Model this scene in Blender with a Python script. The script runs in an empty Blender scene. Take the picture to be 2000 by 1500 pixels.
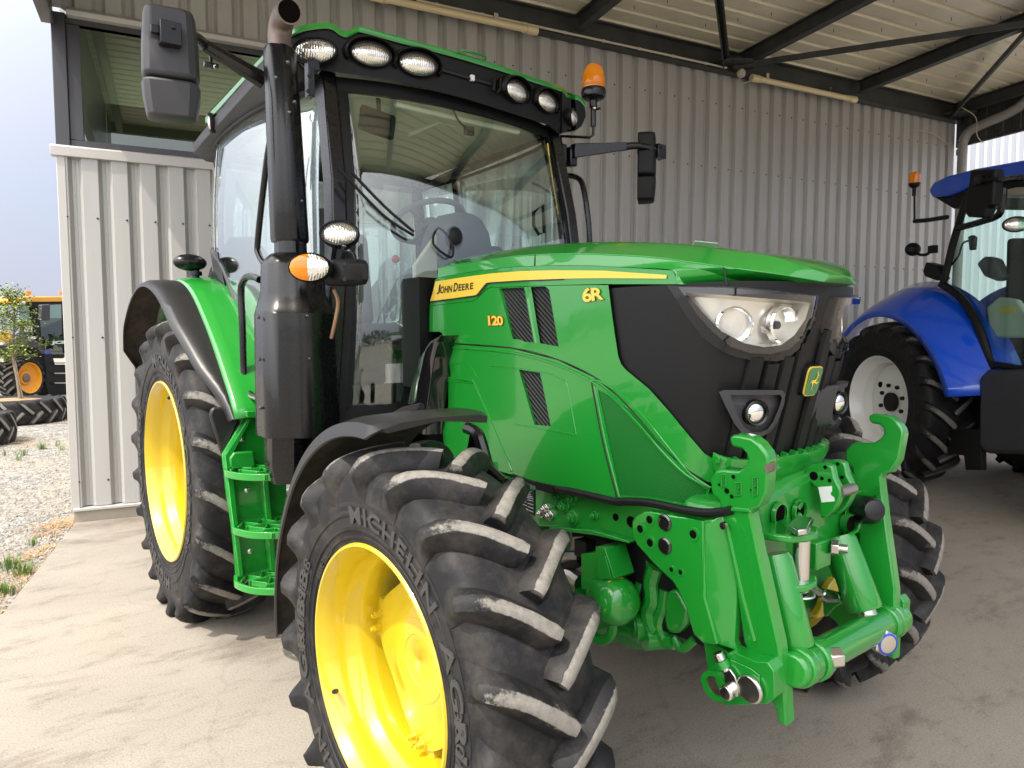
import bpy, bmesh, math, random
from mathutils import Vector, Matrix
random.seed(7)
V = Vector
R = math.radians
scene = bpy.context.scene
COL = scene.collection

# ------------------------------------------------------------------ camera
CAM_POS = V((4.41020, -2.07514, 1.60260))
YAW, PITCH, ROLL, FPX = 2.4813, 0.0675, -0.0018, 1374.9      # fitted to the photograph (2000 px wide)
FW = V((math.cos(YAW)*math.cos(PITCH), math.sin(YAW)*math.cos(PITCH), -math.sin(PITCH)))
_r = V((math.sin(YAW), -math.cos(YAW), 0)); _u = _r.cross(FW)
RT = math.cos(ROLL)*_r + math.sin(ROLL)*_u
UP = -math.sin(ROLL)*_r + math.cos(ROLL)*_u
cd = bpy.data.cameras.new("camera"); cam = bpy.data.objects.new("camera", cd); COL.objects.link(cam)
cam.matrix_world = Matrix(((RT.x, UP.x, -FW.x, CAM_POS.x), (RT.y, UP.y, -FW.y, CAM_POS.y), (RT.z, UP.z, -FW.z, CAM_POS.z), (0, 0, 0, 1)))
cd.sensor_width = 36; cd.lens = FPX/2000*36; cd.clip_start = 0.05; cd.clip_end = 2000
scene.camera = cam

# ------------------------------------------------------------------ sky, sun, exposure
SUN_AZ, SUN_EL = -79.0, 59.0       # azimuth of the sun from +X, degrees
sd = V((math.cos(R(SUN_EL))*math.cos(R(SUN_AZ)), math.cos(R(SUN_EL))*math.sin(R(SUN_AZ)), math.sin(R(SUN_EL))))
w = bpy.data.worlds.new("World"); scene.world = w; w.use_nodes = True
nt = w.node_tree; nt.nodes.clear()
sky = nt.nodes.new("ShaderNodeTexSky"); sky.sky_type = 'NISHITA'; sky.sun_disc = False
sky.sun_elevation = R(SUN_EL); sky.sun_rotation = math.atan2(sd.x, sd.y)
sky.air_density = 1.0; sky.dust_density = 3.0; sky.ozone_density = 1.5
tc = nt.nodes.new("ShaderNodeTexCoord"); mp = nt.nodes.new("ShaderNodeMapping"); mp.inputs['Scale'].default_value = (1.2, 1.2, 4)
nz = nt.nodes.new("ShaderNodeTexNoise"); nz.inputs['Scale'].default_value = 1.6; nz.inputs['Detail'].default_value = 7
cr = nt.nodes.new("ShaderNodeValToRGB"); cr.color_ramp.elements[0].position = .35; cr.color_ramp.elements[1].position = .7
cr.color_ramp.elements[0].color = (.72, .72, .72, 1); cr.color_ramp.elements[1].color = (.97, .97, .97, 1)
mx = nt.nodes.new("ShaderNodeMix"); mx.data_type = 'RGBA'; mx.inputs[7].default_value = (2.7, 2.85, 3.5, 1)     # thin high haze
# bright aureole that haze spreads round the sun
dt = nt.nodes.new("ShaderNodeVectorMath"); dt.operation = 'DOT_PRODUCT'; dt.inputs[1].default_value = sd
mr = nt.nodes.new("ShaderNodeMapRange"); mr.inputs[1].default_value = -.1; mr.inputs[2].default_value = 1; mr.inputs[3].default_value = 0; mr.inputs[4].default_value = 1
pw = nt.nodes.new("ShaderNodeMath"); pw.operation = 'POWER'; pw.inputs[1].default_value = 1.8
gl = nt.nodes.new("ShaderNodeVectorMath"); gl.operation = 'SCALE'; gl.inputs[0].default_value = (19, 18.5, 17.7)
ad = nt.nodes.new("ShaderNodeVectorMath"); ad.operation = 'ADD'
bg = nt.nodes.new("ShaderNodeBackground"); bg.inputs['Strength'].default_value = 0.15
wo = nt.nodes.new("ShaderNodeOutputWorld")
for a, b in ((tc.outputs['Generated'], mp.inputs['Vector']), (mp.outputs[0], nz.inputs['Vector']), (nz.outputs[0], cr.inputs[0]),
             (cr.outputs[0], mx.inputs[0]), (sky.outputs[0], mx.inputs[6]), (tc.outputs['Generated'], dt.inputs[0]), (dt.outputs['Value'], mr.inputs[0]),
             (mr.outputs[0], pw.inputs[0]), (pw.outputs[0], gl.inputs['Scale']), (mx.outputs[2], ad.inputs[0]), (gl.outputs[0], ad.inputs[1]), (ad.outputs[0], bg.inputs[0]), (bg.outputs[0], wo.inputs[0])):
    nt.links.new(a, b)
sl = bpy.data.lights.new("sun", 'SUN'); sl.energy = 3.0; sl.angle = R(.53); sl.color = (1, .92, .80)
so = bpy.data.objects.new("sun", sl); COL.objects.link(so); so.location = (0, 0, 30)
so.rotation_euler = (-sd).to_track_quat('-Z', 'Y').to_euler()
scene.view_settings.view_transform = 'Standard'; scene.view_settings.look = 'None'
scene.view_settings.exposure = 0.66; scene.view_settings.gamma = 1
scene.render.engine = 'CYCLES'
cy = scene.cycles; cy.max_bounces = 10; cy.diffuse_bounces = 5; cy.glossy_bounces = 5; cy.transparent_max_bounces = 14; cy.transmission_bounces = 6
cy.use_denoising = True; cy.caustics_reflective = False; cy.caustics_refractive = False; cy.sample_clamp_indirect = 6

# ------------------------------------------------------------------ pixel -> point helpers (photograph pixels, 2000 x 1500)
def ray(x, y):
    return (FW*FPX + RT*(x-1000) - UP*(y-750)).normalized()
def PY(x, y, Y):
    d = ray(x, y); return CAM_POS + d*((Y-CAM_POS.y)/d.y)
def PX(x, y, X):
    d = ray(x, y); return CAM_POS + d*((X-CAM_POS.x)/d.x)
def PZ(x, y, Z=0):
    d = ray(x, y); return CAM_POS + d*((Z-CAM_POS.z)/d.z)
def PN(x, y, P0, n):                      # onto the plane through P0 with normal n
    d = ray(x, y); return CAM_POS + d*((P0-CAM_POS).dot(n)/d.dot(n))

# ------------------------------------------------------------------ mesh builder
TWIN = {}                                  # right-hand part -> its mirrored left-hand part
class MB:
    def __init__(s): s.v = []; s.f = []; s.m = []; s.cuts = []
    def cut(s): s.cuts.append((len(s.v), len(s.f)))   # what follows becomes a separate object of the same name
    def add(s, verts, faces, m=0):
        o = len(s.v); s.v += [V(p) for p in verts]
        s.f += [tuple(i+o for i in f) for f in faces]; s.m += [m]*len(faces); return s
    def poly(s, pts, m=0): return s.add(pts, [tuple(range(len(pts)))], m)
    def box(s, c, size, rot=None, m=0):
        c = V(c); hx, hy, hz = (q/2 for q in size); P = []
        for sx in (-1, 1):
            for sy in (-1, 1):
                for sz in (-1, 1):
                    p = V((sx*hx, sy*hy, sz*hz)); P.append(c + (rot @ p if rot else p))
        return s.add(P, [(0, 1, 3, 2), (4, 6, 7, 5), (0, 4, 5, 1), (2, 3, 7, 6), (0, 2, 6, 4), (1, 5, 7, 3)], m)
    def hexa(s, P, m=0):                  # 8 corners: bottom loop 0-3, top loop 4-7
        return s.add(P, [(3, 2, 1, 0), (4, 5, 6, 7), (0, 1, 5, 4), (1, 2, 6, 5), (2, 3, 7, 6), (3, 0, 4, 7)], m)
    def cyl(s, p0, p1, r0, r1=None, n=20, m=0, caps=True):
        p0, p1 = V(p0), V(p1); r1 = r0 if r1 is None else r1
        return s.lathe([(r0, 0), (r1, (p1-p0).length)], p0, p1-p0, n, m, caps)
    def lathe(s, prof, org, ax, n=32, m=0, caps=True, a0=0., a1=2*math.pi, sy=1.0, xdir=None):
        ax = V(ax).normalized(); org = V(org)
        x = V(xdir) if xdir else (V((0, 0, 1)) if abs(ax.z) < .9 else V((1, 0, 0)))
        x = (x - ax*x.dot(ax)).normalized(); y = ax.cross(x)
        full = abs(a1-a0-2*math.pi) < 1e-6; k = n if full else n+1; P = []
        for r, h in prof:
            for i in range(k):
                a = a0+(a1-a0)*i/n; P.append(org+ax*h+(x*math.cos(a)+y*sy*math.sin(a))*r)
        F = []
        for j in range(len(prof)-1):
            for i in range(n):
                i2 = (i+1) % k; F.append((j*k+i, j*k+i2, (j+1)*k+i2, (j+1)*k+i))
        if caps and full:
            if prof[0][0] > 1e-6: F.append(tuple(range(k-1, -1, -1)))
            if prof[-1][0] > 1e-6: F.append(tuple((len(prof)-1)*k+i for i in range(k)))
        return s.add(P, F, m)
    def tube(s, path, r, n=10, m=0, smooth=0, closed=False, flat=1.0):
        P = [V(p) for p in path]
        if smooth: P = catmull(P, smooth, closed)
        rr = r if isinstance(r, (list, tuple)) else [r]*len(P)
        if len(rr) != len(P): rr = [rr[0]+(rr[-1]-rr[0])*i/(len(P)-1) for i in range(len(P))]
        L = len(P); out = []; prev = None
        for i in range(L):
            a = P[(i-1) % L] if (closed or i > 0) else P[i]; b = P[(i+1) % L] if (closed or i < L-1) else P[i]
            t = (b-a).normalized()
            if prev is None:
                x = V((0, 0, 1)) if abs(t.z) < .9 else V((1, 0, 0))
            else: x = prev
            x = (x-t*x.dot(t)).normalized(); prev = x; y = t.cross(x)
            out += [P[i]+(x*math.cos(2*math.pi*k/n)+y*flat*math.sin(2*math.pi*k/n))*rr[i] for k in range(n)]
        F = []
        for i in range(L if closed else L-1):
            i2 = (i+1) % L
            for k in range(n): F.append((i*n+k, i*n+(k+1) % n, i2*n+(k+1) % n, i2*n+k))
        if not closed: F += [tuple(range(n-1, -1, -1)), tuple((L-1)*n+k for k in range(n))]
        return s.add(out, F, m)
    def prism(s, pts, vec, m=0, m2=None):
        n = len(pts); vec = V(vec); P = [V(p) for p in pts]
        s.add(P+[p+vec for p in P], [tuple(range(n))[::-1], tuple(range(n, 2*n))], m)
        o = len(s.v)-2*n
        s.f += [(o+i, o+(i+1) % n, o+n+(i+1) % n, o+n+i) for i in range(n)]; s.m += [m if m2 is None else m2]*n
        return s
    def grid(s, G, m=0, cu=False, cv=False):
        a, b = len(G), len(G[0]); P = [p for row in G for p in row]; F = []
        for i in range(a if cu else a-1):
            for j in range(b if cv else b-1):
                F.append((i*b+j, i*b+(j+1) % b, ((i+1) % a)*b+(j+1) % b, ((i+1) % a)*b+j))
        return s.add(P, F, m)
    def ball(s, c, rad, n=16, k=10, m=0, M=None):
        rx, ry, rz = rad if isinstance(rad, (tuple, list)) else (rad,)*3; c = V(c); G = []
        for j in range(k+1):
            t = math.pi*j/k
            G.append([c + ((M @ q) if M else q) for q in (V((rx*math.sin(t)*math.cos(2*math.pi*i/n), ry*math.sin(t)*math.sin(2*math.pi*i/n), -rz*math.cos(t))) for i in range(n))])
        return s.grid(G, m, cv=True)
    def mirror(s):
        o = len(s.v); s.v += [V((p.x, -p.y, p.z)) for p in s.v[:o]]
        s.f += [tuple(i+o for i in f[::-1]) for f in s.f]; s.m += list(s.m); return s
    def xf(s, M, o=0):
        for i in range(o, len(s.v)): s.v[i] = M @ s.v[i]
        return s
    def build(s, name, mats, parent=None, sharp=32, bevel=0, solid=0, sub=0, smooth=True, merge=1e-5, recalc=True, bseg=2, solid_off=0, twin=False):
        if s.cuts:
            out = []; a = (0, 0)
            for b in s.cuts+[(len(s.v), len(s.f))]:
                if b[1] > a[1]:
                    t = MB(); t.v = s.v[a[0]:b[0]]; t.f = [tuple(i-a[0] for i in f) for f in s.f[a[1]:b[1]]]; t.m = s.m[a[1]:b[1]]
                    out.append(t.build(name, mats, parent, sharp, bevel, solid, sub, smooth, merge, recalc, bseg, solid_off))
                a = b
            return out[0]
        if twin:
            o = s.build(name, mats, parent, sharp, bevel, solid, sub, smooth, merge, recalc, bseg, solid_off)
            t = MB(); t.v = [V((p.x, -p.y, p.z)) for p in s.v]; t.f = [f[::-1] for f in s.f]; t.m = list(s.m)
            TWIN[o.name] = t.build(name, mats, TWIN.get(parent.name, parent), sharp, bevel, solid, sub, smooth, merge, recalc, bseg, solid_off)
            return o
        me = bpy.data.meshes.new(name); bm = bmesh.new()
        vs = [bm.verts.new(p) for p in s.v]
        for f, mi in zip(s.f, s.m):
            if len(set(f)) < 3: continue
            try: q = bm.faces.new([vs[i] for i in f]); q.material_index = mi; q.smooth = smooth
            except ValueError: pass
        if merge: bmesh.ops.remove_doubles(bm, verts=bm.verts, dist=merge)
        if recalc: bmesh.ops.recalc_face_normals(bm, faces=bm.faces)
        c = math.cos(R(sharp))
        for e in bm.edges:
            if len(e.link_faces) == 2 and e.link_faces[0].normal.dot(e.link_faces[1].normal) < c: e.smooth = False
        bm.to_mesh(me); bm.free()
        for mt in (mats if isinstance(mats, (list, tuple)) else [mats]): me.materials.append(mt)
        o = bpy.data.objects.new(name, me); COL.objects.link(o)
        if parent is not None: o.parent = parent
        if sub: q = o.modifiers.new("sub", 'SUBSURF'); q.levels = q.render_levels = sub
        if solid: q = o.modifiers.new("solid", 'SOLIDIFY'); q.thickness = solid; q.offset = solid_off
        if bevel:
            q = o.modifiers.new("bevel", 'BEVEL'); q.width = bevel; q.segments = bseg; q.limit_method = 'ANGLE'; q.angle_limit = R(38); q.harden_normals = False
        return o
def catmull(P, k, closed=False):
    L = len(P); out = []
    for i in range(L if closed else L-1):
        g = (lambda q: P[q % L]) if closed else (lambda q: P[min(max(q, 0), L-1)])
        a, b, c, d = g(i-1), g(i), g(i+1), g(i+2)
        for j in range(k):
            t = j/k; out.append(.5*((2*b)+(c-a)*t+(2*a-5*b+4*c-d)*t*t+(3*b-a-3*c+d)*t**3))
    if not closed: out.append(P[-1])
    return out
def lerp(a, b, t): return a+(b-a)*t
def interp(tab, x):
    if x <= tab[0][0]: return tab[0][1]
    for (a, p), (b, q) in zip(tab, tab[1:]):
        if x <= b: return p+(q-p)*(x-a)/(b-a)
    return tab[-1][1]
def sinterp(tab, x):                       # smooth (cubic Hermite) table lookup
    n = len(tab)
    if x <= tab[0][0]: return tab[0][1]
    if x >= tab[-1][0]: return tab[-1][1]
    def slope(i):
        a, b = max(i-1, 0), min(i+1, n-1); return (tab[b][1]-tab[a][1])/(tab[b][0]-tab[a][0])
    for i in range(n-1):
        if x <= tab[i+1][0]:
            h = tab[i+1][0]-tab[i][0]; t = (x-tab[i][0])/h
            return ((2*t**3-3*t*t+1)*tab[i][1]+(t**3-2*t*t+t)*h*slope(i)+(-2*t**3+3*t*t)*tab[i+1][1]+(t**3-t*t)*h*slope(i+1))

# ------------------------------------------------------------------ naming
def thing(name, label, cat, loc=(0, 0, 0), rz=0, group=None):
    o = bpy.data.objects.new(name, None); COL.objects.link(o); o.location = loc; o.rotation_euler = (0, 0, rz); o.empty_display_size = .2
    return tag(o, label, cat, group)
def tag(o, label, cat, group=None):
    o['label'] = label; o['category'] = cat
    if group: o['group'] = group
    return o
def kind(o, k): o['kind'] = k; return o

# ------------------------------------------------------------------ text as mesh
def text_mesh(txt, bold=0.0, depth=0.0, shear=0.0, spacing=1.0):
    cu = bpy.data.curves.new("t", 'FONT'); cu.body = txt; cu.size = 1; cu.offset = bold; cu.extrude = depth/2; cu.shear = shear; cu.space_character = spacing
    cu.resolution_u = 6
    ob = bpy.data.objects.new("t", cu); COL.objects.link(ob)
    bpy.context.view_layer.update()
    ev = ob.evaluated_get(bpy.context.evaluated_depsgraph_get()); me = ev.to_mesh()
    vs = [v.co.copy() for v in me.vertices]; fs = [tuple(p.vertices) for p in me.polygons]
    ev.to_mesh_clear(); bpy.data.objects.remove(ob); bpy.data.curves.remove(cu)
    x0 = min(v.x for v in vs); x1 = max(v.x for v in vs); y0 = min(v.y for v in vs); y1 = max(v.y for v in vs)
    return vs, fs, (x0, x1, y0, y1)
def text_to(mb, txt, fn, bold=0., depth=0.01, shear=0., spacing=1., m=0):
    """fn(u, v, h): u, v in 0..1 over the text's box, h = -1..1 through its depth"""
    vs, fs, (x0, x1, y0, y1) = text_mesh(txt, bold, depth, shear, spacing)
    mb.add([fn((p.x-x0)/(x1-x0), (p.y-y0)/(y1-y0), p.z/(depth/2) if depth else 0) for p in vs], fs, m)
def quadmap(c, n, th):                     # c: corners bl, br, tr, tl; n: outward normal
    bl, br, tr, tl = [V(p) for p in c]; n = V(n).normalized()
    return lambda u, v, h: lerp(lerp(bl, br, u), lerp(tl, tr, u), v)+n*(th*(h+1)/2)

# ------------------------------------------------------------------ materials
def newmat(name):
    m = bpy.data.materials.new(name); m.use_nodes = True; t = m.node_tree; b = t.nodes["Principled BSDF"]; return m, t, b
def setp(b, **k):
    for a, v in k.items():
        s = b.inputs[a.replace('_', ' ')]
        s.default_value = (*v, 1) if isinstance(v, tuple) and len(v) == 3 else v
def N(t, typ, **k):
    n = t.nodes.new(typ)
    for a, v in k.items():
        if a in n.inputs: n.inputs[a].default_value = v
        else: setattr(n, a, v)
    return n
def ramp(t, stops):
    n = t.nodes.new("ShaderNodeValToRGB"); e = n.color_ramp.elements
    while len(e) < len(stops): e.new(.5)
    for q, (p, c) in zip(e, stops): q.position = p; q.color = (*c, 1) if len(c) == 3 else c
    return n
def simple(name, col, rough=.5, metal=0, coat=0, spec=.5, noise=0, nscale=40, bump=0, bscale=200, colvar=0, cscale=3, coord='Object'):
    m, t, b = newmat(name); setp(b, Base_Color=col, Roughness=rough, Metallic=metal, Coat_Weight=coat, Coat_Roughness=.04, Specular_IOR_Level=spec)
    co = N(t, "ShaderNodeTexCoord")
    if colvar:
        n = N(t, "ShaderNodeTexNoise", Scale=cscale, Detail=6.0, Roughness=.65); t.links.new(co.outputs[coord], n.inputs['Vector'])
        r_ = ramp(t, [(.3, tuple(c*(1-colvar) for c in col)), (.7, tuple(min(1, c*(1+colvar)) for c in col))])
        t.links.new(n.outputs[0], r_.inputs[0]); t.links.new(r_.outputs[0], b.inputs['Base Color'])
    if noise:
        n = N(t, "ShaderNodeTexNoise", Scale=float(nscale), Detail=5.0); t.links.new(co.outputs[coord], n.inputs['Vector'])
        mr = N(t, "ShaderNodeMapRange"); mr.inputs[3].default_value = max(0, rough-noise); mr.inputs[4].default_value = min(1, rough+noise)
        t.links.new(n.outputs[0], mr.inputs[0]); t.links.new(mr.outputs[0], b.inputs['Roughness'])
    if bump:
        n = N(t, "ShaderNodeTexNoise", Scale=float(bscale), Detail=4.0); t.links.new(co.outputs[coord], n.inputs['Vector'])
        bp = N(t, "ShaderNodeBump", Strength=bump, Distance=.002); t.links.new(n.outputs[0], bp.inputs['Height']); t.links.new(bp.outputs[0], b.inputs['Normal'])
    return m
def glassmat(name, tint=(.86, .95, .92), refl=.10, rough=0.0, edge=.8):
    m = bpy.data.materials.new(name); m.use_nodes = True; t = m.node_tree; t.nodes.clear()
    tr = N(t, "ShaderNodeBsdfTransparent"); tr.inputs[0].default_value = (*tint, 1)
    gl = N(t, "ShaderNodeBsdfGlossy"); gl.inputs['Roughness'].default_value = rough; gl.inputs[0].default_value = (1, 1, 1, 1)
    fr = N(t, "ShaderNodeLayerWeight", Blend=.5); p5 = N(t, "ShaderNodeMath", operation='POWER'); p5.inputs[1].default_value = 4.5
    ad = N(t, "ShaderNodeMath", operation='MULTIPLY_ADD', use_clamp=True); ad.inputs[1].default_value = edge; ad.inputs[2].default_value = refl
    t.links.new(fr.outputs['Facing'], p5.inputs[0])
    mxx = N(t, "ShaderNodeMixShader"); o = N(t, "ShaderNodeOutputMaterial")
    t.links.new(p5.outputs[0], ad.inputs[0]); t.links.new(ad.outputs[0], mxx.inputs[0]); t.links.new(tr.outputs[0], mxx.inputs[1]); t.links.new(gl.outputs[0], mxx.inputs[2]); t.links.new(mxx.outputs[0], o.inputs[0])
    return m
def paintmat(name, col, var=.06):
    m, t, b = newmat(name); setp(b, Base_Color=col, Roughness=.32, Coat_Weight=1.0, Coat_Roughness=.03, Specular_IOR_Level=.4)
    co = N(t, "ShaderNodeTexCoord"); n = N(t, "ShaderNodeTexNoise", Scale=900.0, Detail=2.0); t.links.new(co.outputs['Object'], n.inputs['Vector'])
    n2 = N(t, "ShaderNodeTexNoise", Scale=14.0, Detail=3.0); t.links.new(co.outputs['Object'], n2.inputs['Vector'])
    bp = N(t, "ShaderNodeBump", Strength=.02, Distance=.002); t.links.new(n2.outputs[0], bp.inputs['Height']); t.links.new(bp.outputs[0], b.inputs['Coat Normal'])
    n3 = N(t, "ShaderNodeTexNoise", Scale=5.0, Detail=8.0, Roughness=.7); t.links.new(co.outputs['Object'], n3.inputs['Vector'])
    mr = N(t, "ShaderNodeMapRange"); mr.inputs[1].default_value = .35; mr.inputs[2].default_value = .8; mr.inputs[3].default_value = .02; mr.inputs[4].default_value = .12
    t.links.new(n3.outputs[0], mr.inputs[0]); t.links.new(mr.outputs[0], b.inputs['Coat Roughness'])
    return m
def rubbermat(name, col=(.009, .009, .0105), dust=(.13, .115, .095), amount=.5, worn=(.26, .243, .215)):
    m, t, b = newmat(name); setp(b, Roughness=.60, Specular_IOR_Level=.28)
    co = N(t, "ShaderNodeTexCoord"); n = N(t, "ShaderNodeTexNoise", Scale=7.0, Detail=8.0, Roughness=.7); t.links.new(co.outputs['Object'], n.inputs['Vector'])
    r_ = ramp(t, [(.45, col), (.95-.3*amount, tuple(lerp(a, d, .45) for a, d in zip(col, dust)))]); t.links.new(n.outputs[0], r_.inputs[0])
    # scuffed grey lug tops: the mesh carries how exposed each spot is, noise breaks up the edge
    at = N(t, "ShaderNodeAttribute", attribute_name='wear'); nf = N(t, "ShaderNodeTexNoise", Scale=48.0, Detail=10.0, Roughness=.75); nl = N(t, "ShaderNodeTexNoise", Scale=5.0, Detail=3.0)
    for q in (nf, nl): t.links.new(co.outputs['Object'], q.inputs['Vector'])
    s1 = N(t, "ShaderNodeMath", operation='ADD'); t.links.new(nf.outputs[0], s1.inputs[0]); t.links.new(nl.outputs[0], s1.inputs[1])
    s2 = N(t, "ShaderNodeMath", operation='MULTIPLY_ADD'); s2.inputs[1].default_value = 1.15; s2.inputs[2].default_value = -1.15; t.links.new(s1.outputs[0], s2.inputs[0])
    s3 = N(t, "ShaderNodeMath", operation='ADD'); t.links.new(s2.outputs[0], s3.inputs[0]); t.links.new(at.outputs['Fac'], s3.inputs[1])
    r2 = ramp(t, [(.42, (0, 0, 0)), (.62, (.75, .75, .75)), (.95, (1, 1, 1))]); t.links.new(s3.outputs[0], r2.inputs[0])
    wc = ramp(t, [(.3, tuple(c*.62 for c in worn)), (.7, worn)]); t.links.new(nf.outputs[0], wc.inputs[0])
    mx_ = N(t, "ShaderNodeMix", data_type='RGBA'); t.links.new(r2.outputs[0], mx_.inputs[0]); t.links.new(r_.outputs[0], mx_.inputs[6]); t.links.new(wc.outputs[0], mx_.inputs[7]); t.links.new(mx_.outputs[2], b.inputs['Base Color'])
    n2 = N(t, "ShaderNodeTexNoise", Scale=160.0, Detail=4.0); t.links.new(co.outputs['Object'], n2.inputs['Vector'])
    bp = N(t, "ShaderNodeBump", Strength=.22, Distance=.002); t.links.new(n2.outputs[0], bp.inputs['Height']); t.links.new(bp.outputs[0], b.inputs['Normal'])
    return m
def wornmat(name, col=(.235, .22, .195), dark=(.022, .022, .022), lo=.40):
    m, t, b = newmat(name); setp(b, Roughness=.85, Specular_IOR_Level=.2)
    co = N(t, "ShaderNodeTexCoord"); n = N(t, "ShaderNodeTexNoise", Scale=42.0, Detail=9.0, Roughness=.75); t.links.new(co.outputs['Object'], n.inputs['Vector'])
    n1 = N(t, "ShaderNodeTexNoise", Scale=6.0, Detail=3.0); t.links.new(co.outputs['Object'], n1.inputs['Vector'])
    ma = N(t, "ShaderNodeMath", operation='MULTIPLY_ADD'); ma.inputs[1].default_value = .5; t.links.new(n1.outputs[0], ma.inputs[0])
    t.links.new(n.outputs[0], ma.inputs[2])
    r_ = ramp(t, [(lo+.17, dark), (lo+.31, tuple(c*.8 for c in col)), (.95, col)]); t.links.new(ma.outputs[0], r_.inputs[0]); t.links.new(r_.outputs[0], b.inputs['Base Color'])
    bp = N(t, "ShaderNodeBump", Strength=.4, Distance=.003); t.links.new(n.outputs[0], bp.inputs['Height']); t.links.new(bp.outputs[0], b.inputs['Normal'])
    return m
M = {}
M['green'] = paintmat('tractor_green_paint', (.009, .245, .022))
M['green_cast'] = simple('green_painted_casting', (.009, .235, .022), .34, coat=.6, noise=.08, bump=.25, bscale=120)
M['yellow'] = paintmat('tractor_yellow_paint', (.55, .405, .009))
M['decal'] = simple('yellow_decal_film', (.80, .55, .06), .35, coat=.3)
M['black'] = simple('black_painted_metal', (.0045, .0045, .0055), .27, coat=.15, spec=.4, noise=.025)
M['plastic'] = simple('black_moulded_plastic', (.006, .006, .0065), .50, spec=.28, bump=.25, bscale=900, noise=.06)
M['grey_plastic'] = simple('dark_grey_plastic', (.035, .035, .040), .5, bump=.2, bscale=900)
M['fender'] = simple('grey_black_fender_plastic', (.016, .0155, .016), .36, bump=.15, bscale=700, noise=.06)
M['dirty'] = simple('dirty_fender_underside', (.045, .036, .026), .85, colvar=.7, cscale=9)
M['rubber'] = rubbermat('tyre_rubber')
M['worn'] = wornmat('worn_dusty_tread')
M['rubber_dark'] = rubbermat('old_tyre_rubber', (.006, .006, .007), (.06, .055, .05), .2, (.20, .185, .165))
M['letter'] = simple('tyre_lettering_rubber', (.040, .038, .036), .6)
M['letterback'] = simple('tyre_lettering_panel', (.010, .010, .011), .6)
M['chrome'] = simple('zinc_plated_steel', (.62, .61, .58), .22, metal=1, noise=.08)
M['steel'] = simple('bare_steel', (.42, .40, .37), .38, metal=1, noise=.12)
M['rust'] = simple('heat_stained_pipe', (.20, .155, .135), .5, metal=.55, colvar=.35, cscale=6)
M['soot_hole_shade'] = simple('soot_and_hole_shade', (.004, .003, .0025), .9, spec=.05)  # near-black: soot in the pipe mouth, painted-in shade on flat discs for holes
M['glass'] = glassmat('cab_glass', (.93, .985, .962), .075)
M['sideglass'] = glassmat('cab_side_glass', (.88, .965, .95), .22)
M['winglass'] = glassmat('window_glass', (.55, .66, .58), .10)
M['lens'] = glassmat('clear_lamp_lens', (.97, .98, 1), .03, edge=.22)
M['reflector'] = simple('lamp_reflector', (.86, .86, .85), .09, metal=1)
M['headlight_shell'] = simple('headlight_satin_shell', (.80, .77, .68), .28, metal=.55)
M['interior'] = simple('cab_beige_trim', (.55, .52, .43), .7, bump=.1, bscale=500)
M['headliner'] = simple('cab_headliner', (.86, .84, .70), .75)
M['dash'] = simple('cab_dark_grey_trim', (.06, .06, .068), .6)
M['seat'] = simple('seat_grey_fabric', (.13, .13, .138), .9, bump=.3, bscale=300)
M['mirrorglass'] = simple('mirror_glass', (.75, .8, .8), .03, metal=1)
M['white'] = simple('white_print', (.75, .75, .74), .5)
M['red'] = simple('red_plastic', (.55, .03, .02), .4)
M['blue_clip'] = simple('blue_plastic', (.02, .06, .5), .4)
M['orange_clip'] = simple('orange_plastic', (.8, .2, .02), .4)
M['black_print'] = simple('black_print', (.01, .01, .01), .5)
def ambermat():
    m, t, b = newmat('amber_lens'); setp(b, Base_Color=(1, .30, .008), Roughness=.12, Coat_Weight=.6, Transmission_Weight=.25, IOR=1.3); return m
M['amber'] = ambermat()
def lensmat():                              # ribbed clear lens over a reflector
    m, t, b = newmat('fluted_lamp_glass'); setp(b, Base_Color=(.82, .80, .74), Roughness=.13, Metallic=.85, Coat_Weight=1.0, Coat_Roughness=.02)
    co = N(t, "ShaderNodeTexCoord"); wv = N(t, "ShaderNodeTexWave", Scale=34.0, Distortion=2.5, Detail=1.0); wv.bands_direction = 'Y'; wv.inputs['Detail Scale'].default_value = 2
    t.links.new(co.outputs['Object'], wv.inputs['Vector'])
    n = N(t, "ShaderNodeTexNoise", Scale=38.0, Detail=2.0); t.links.new(co.outputs['Object'], n.inputs['Vector'])
    ad = N(t, "ShaderNodeMath", operation='ADD'); t.links.new(wv.outputs[1], ad.inputs[0]); t.links.new(n.outputs[0], ad.inputs[1])
    bp = N(t, "ShaderNodeBump", Strength=.3, Distance=.006); t.links.new(ad.outputs[0], bp.inputs['Height']); t.links.new(bp.outputs[0], b.inputs['Normal'])
    return m
M['fluted'] = lensmat()
def meshmat(name, col, hole, scale, bump=.6):   # perforated sheet: dark round holes in a fine hexagonal-looking grid
    m, t, b = newmat(name); setp(b, Roughness=.45, Specular_IOR_Level=.3)
    co = N(t, "ShaderNodeTexCoord"); vo = N(t, "ShaderNodeTexVoronoi", Scale=scale, Randomness=0.0); t.links.new(co.outputs['Object'], vo.inputs['Vector'])
    mp_ = N(t, "ShaderNodeMapping"); mp_.inputs['Rotation'].default_value = (0, R(45), 0); mp_.inputs['Scale'].default_value = (1, .01, 1)
    t.links.new(co.outputs['Object'], mp_.inputs['Vector']); t.links.new(mp_.outputs[0], vo.inputs['Vector'])
    r_ = ramp(t, [(.36, hole), (.46, col)]); t.links.new(vo.outputs['Distance'], r_.inputs[0]); t.links.new(r_.outputs[0], b.inputs['Base Color'])
    bp = N(t, "ShaderNodeBump", Strength=bump, Distance=.002); t.links.new(vo.outputs['Distance'], bp.inputs['Height']); t.links.new(bp.outputs[0], b.inputs['Normal'])
    return m
M['perf_green'] = meshmat('perforated_green_sheet', (.007, .13, .016), (.001, .02, .003), 120.0)
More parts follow.
